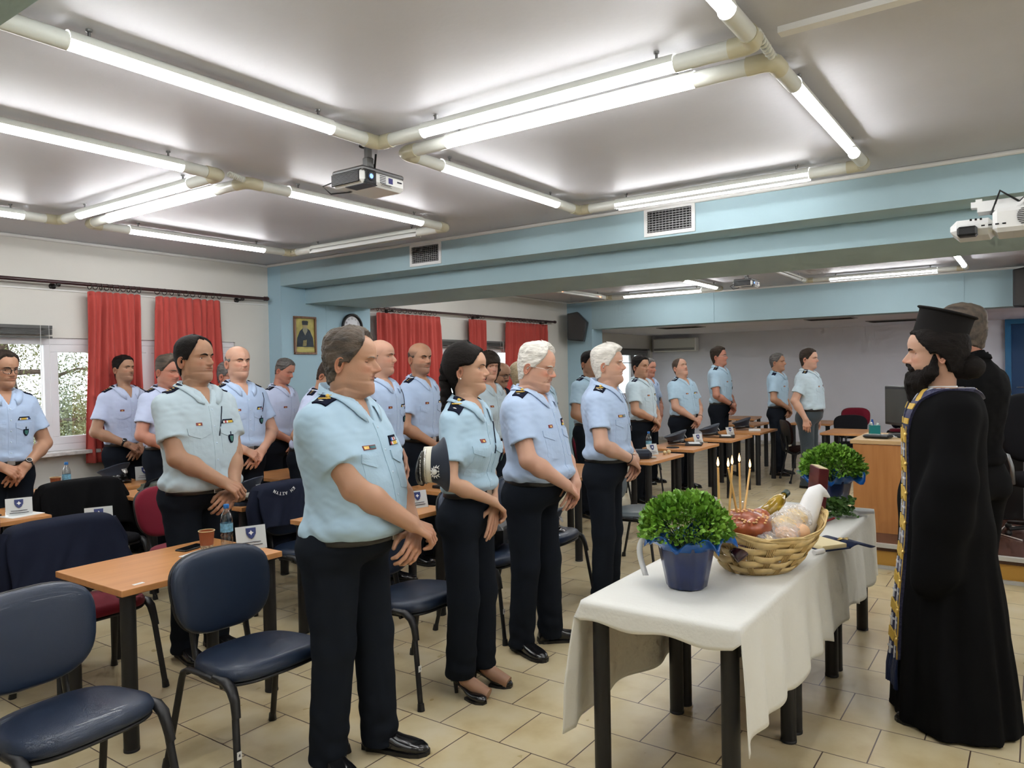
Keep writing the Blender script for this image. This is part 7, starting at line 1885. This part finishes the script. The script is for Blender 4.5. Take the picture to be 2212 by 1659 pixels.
    for k in range(n):
        z0 = zt - .02 - k * (zt - zb) / n
        for sg in (-1, 1):
            b = MB(); sf.patch(b, lambda u, v: (1.2, sg * .033 + (u - .5) * .056, z0 - v * .046 + .010 * math.sin(u * 5)), 6, 4, fw, .020, 0); b.build('gold_band', M['stole_gold'], st_o)
            b = MB(); sf.patch(b, lambda u, v: (1.2, sg * .033 + (u - .5) * .008, z0 - .062 - v * .058), 2, 4, fw, .0185, 0); sf.patch(b, lambda u, v: (1.2, sg * .033 + (u - .5) * .036, z0 - .082 - v * .009), 3, 2, fw, .0185, 0); b.build('silver_cross', M['stole_silver'], st_o)
        p, nn = sf.cast((1.2, .078, z0 - .015), fw)
        if p is not None: b = MB(); b.ball(p + np.array([.022, .004, 0]), .0085, 8); b.build('bell_button', M['gold'], st_o)
    b = MB()
    for k in range(16):
        y = -.07 + .14 * k / 15; p, nn = sf.cast((1.2, y, zb), fw); b.tube([p + np.array([.012, 0, 0]), p + np.array([.018, 0, -.06]), p + np.array([.014 + .006 * math.sin(k), 0, -.14])], [.004, .008, .009], 6)
    b.build('fringe', M['stole_blue' if False else 'velvet'], st_o)
    # yoke around the neck
    b = MB(); n = 22
    for i in range(n):
        a0, a1 = -PI + 2 * PI * i / n, -PI + 2 * PI * (i + 1) / n
        if abs((a0 + a1) / 2) < .35: continue
        sf.patch(b, lambda u, v: (nx - .02 + (.074 + .075 * v) * math.cos(a0 + (a1 - a0) * u) * 1.05, (.074 + .075 * v) * math.sin(a0 + (a1 - a0) * u), 1.9), 4, 4, (0, 0, -1), .010, 1 if i % 4 == 1 else 0)
        sf.patch(b, lambda u, v: (nx - .02 + (.147 + .003 * v) * math.cos(a0 + (a1 - a0) * u) * 1.05, (.147 + .003 * v) * math.sin(a0 + (a1 - a0) * u), 1.9), 4, 2, (0, 0, -1), .012, 0)
        if i % 4 != 1: sf.patch(b, lambda u, v: (nx - .02 + (.095 + .028 * v) * math.cos(a0 + (a1 - a0) * (.3 + .4 * u)) * 1.05, (.095 + .028 * v) * math.sin(a0 + (a1 - a0) * (.3 + .4 * u)), 1.9), 2, 2, (0, 0, -1), .012, 2)
    # straps running from the yoke to the front band
    for sg in (-1, 1):
        pts = [(nx + .055, sg * .065), (nx + .10, sg * .055)]
        sf.patch(b, lambda u, v: (1.2, sg * (.040 + .035 * (1 - v)) + (u - .5) * .072, 1.475 - .13 * v), 5, 8, fw, .012, 0)
        for q in range(2): sf.patch(b, lambda u, v: (1.2, sg * (.040 + .035 * (1 - (q * .5 + .1 + v * .2))) + (u - .5) * .064, 1.475 - .13 * (q * .5 + .1 + v * .2)), 4, 3, fw, .016, 1)
    b.build('stole_yoke', [M['stole_blue'], M['stole_gold'], M['stole_silver']], root)
    for sd in (-1, 1): make_shoe(root, (.02, sd * .10), 0, s, False, 1)
priest()
officer('man with brown hair in a black jacket standing behind the hatted priest', 4.73, .32, 1.972, 62, (10, 6, 0), lod=1, girth=1.12, belly=.02, pose='clasp', long=True, plain=True, topname='jacket', shirt='black_cloth', trousers='black_cloth', hair=dict(line='short', top=.026, side=.006, mat='hair_brown', curl=.003), skin=RED, seed=33, closed=True, colz=1.56, nobelt=True)
SC.view_settings.view_transform = 'Standard'; SC.view_settings.look = 'None'; SC.view_settings.exposure = 0.38; SC.view_settings.gamma = 1; SC.view_settings.use_curve_mapping = False
SC.cycles.max_bounces = 5; SC.cycles.diffuse_bounces = 3; SC.cycles.glossy_bounces = 2; SC.cycles.transmission_bounces = 3; SC.cycles.use_adaptive_sampling = True; SC.cycles.adaptive_threshold = .09; SC.cycles.adaptive_min_samples = 12; SC.cycles.transparent_max_bounces = 12; SC.cycles.sample_clamp_indirect = 6; SC.cycles.use_denoising = True; SC.cycles.caustics_reflective = False; SC.cycles.caustics_refractive = False
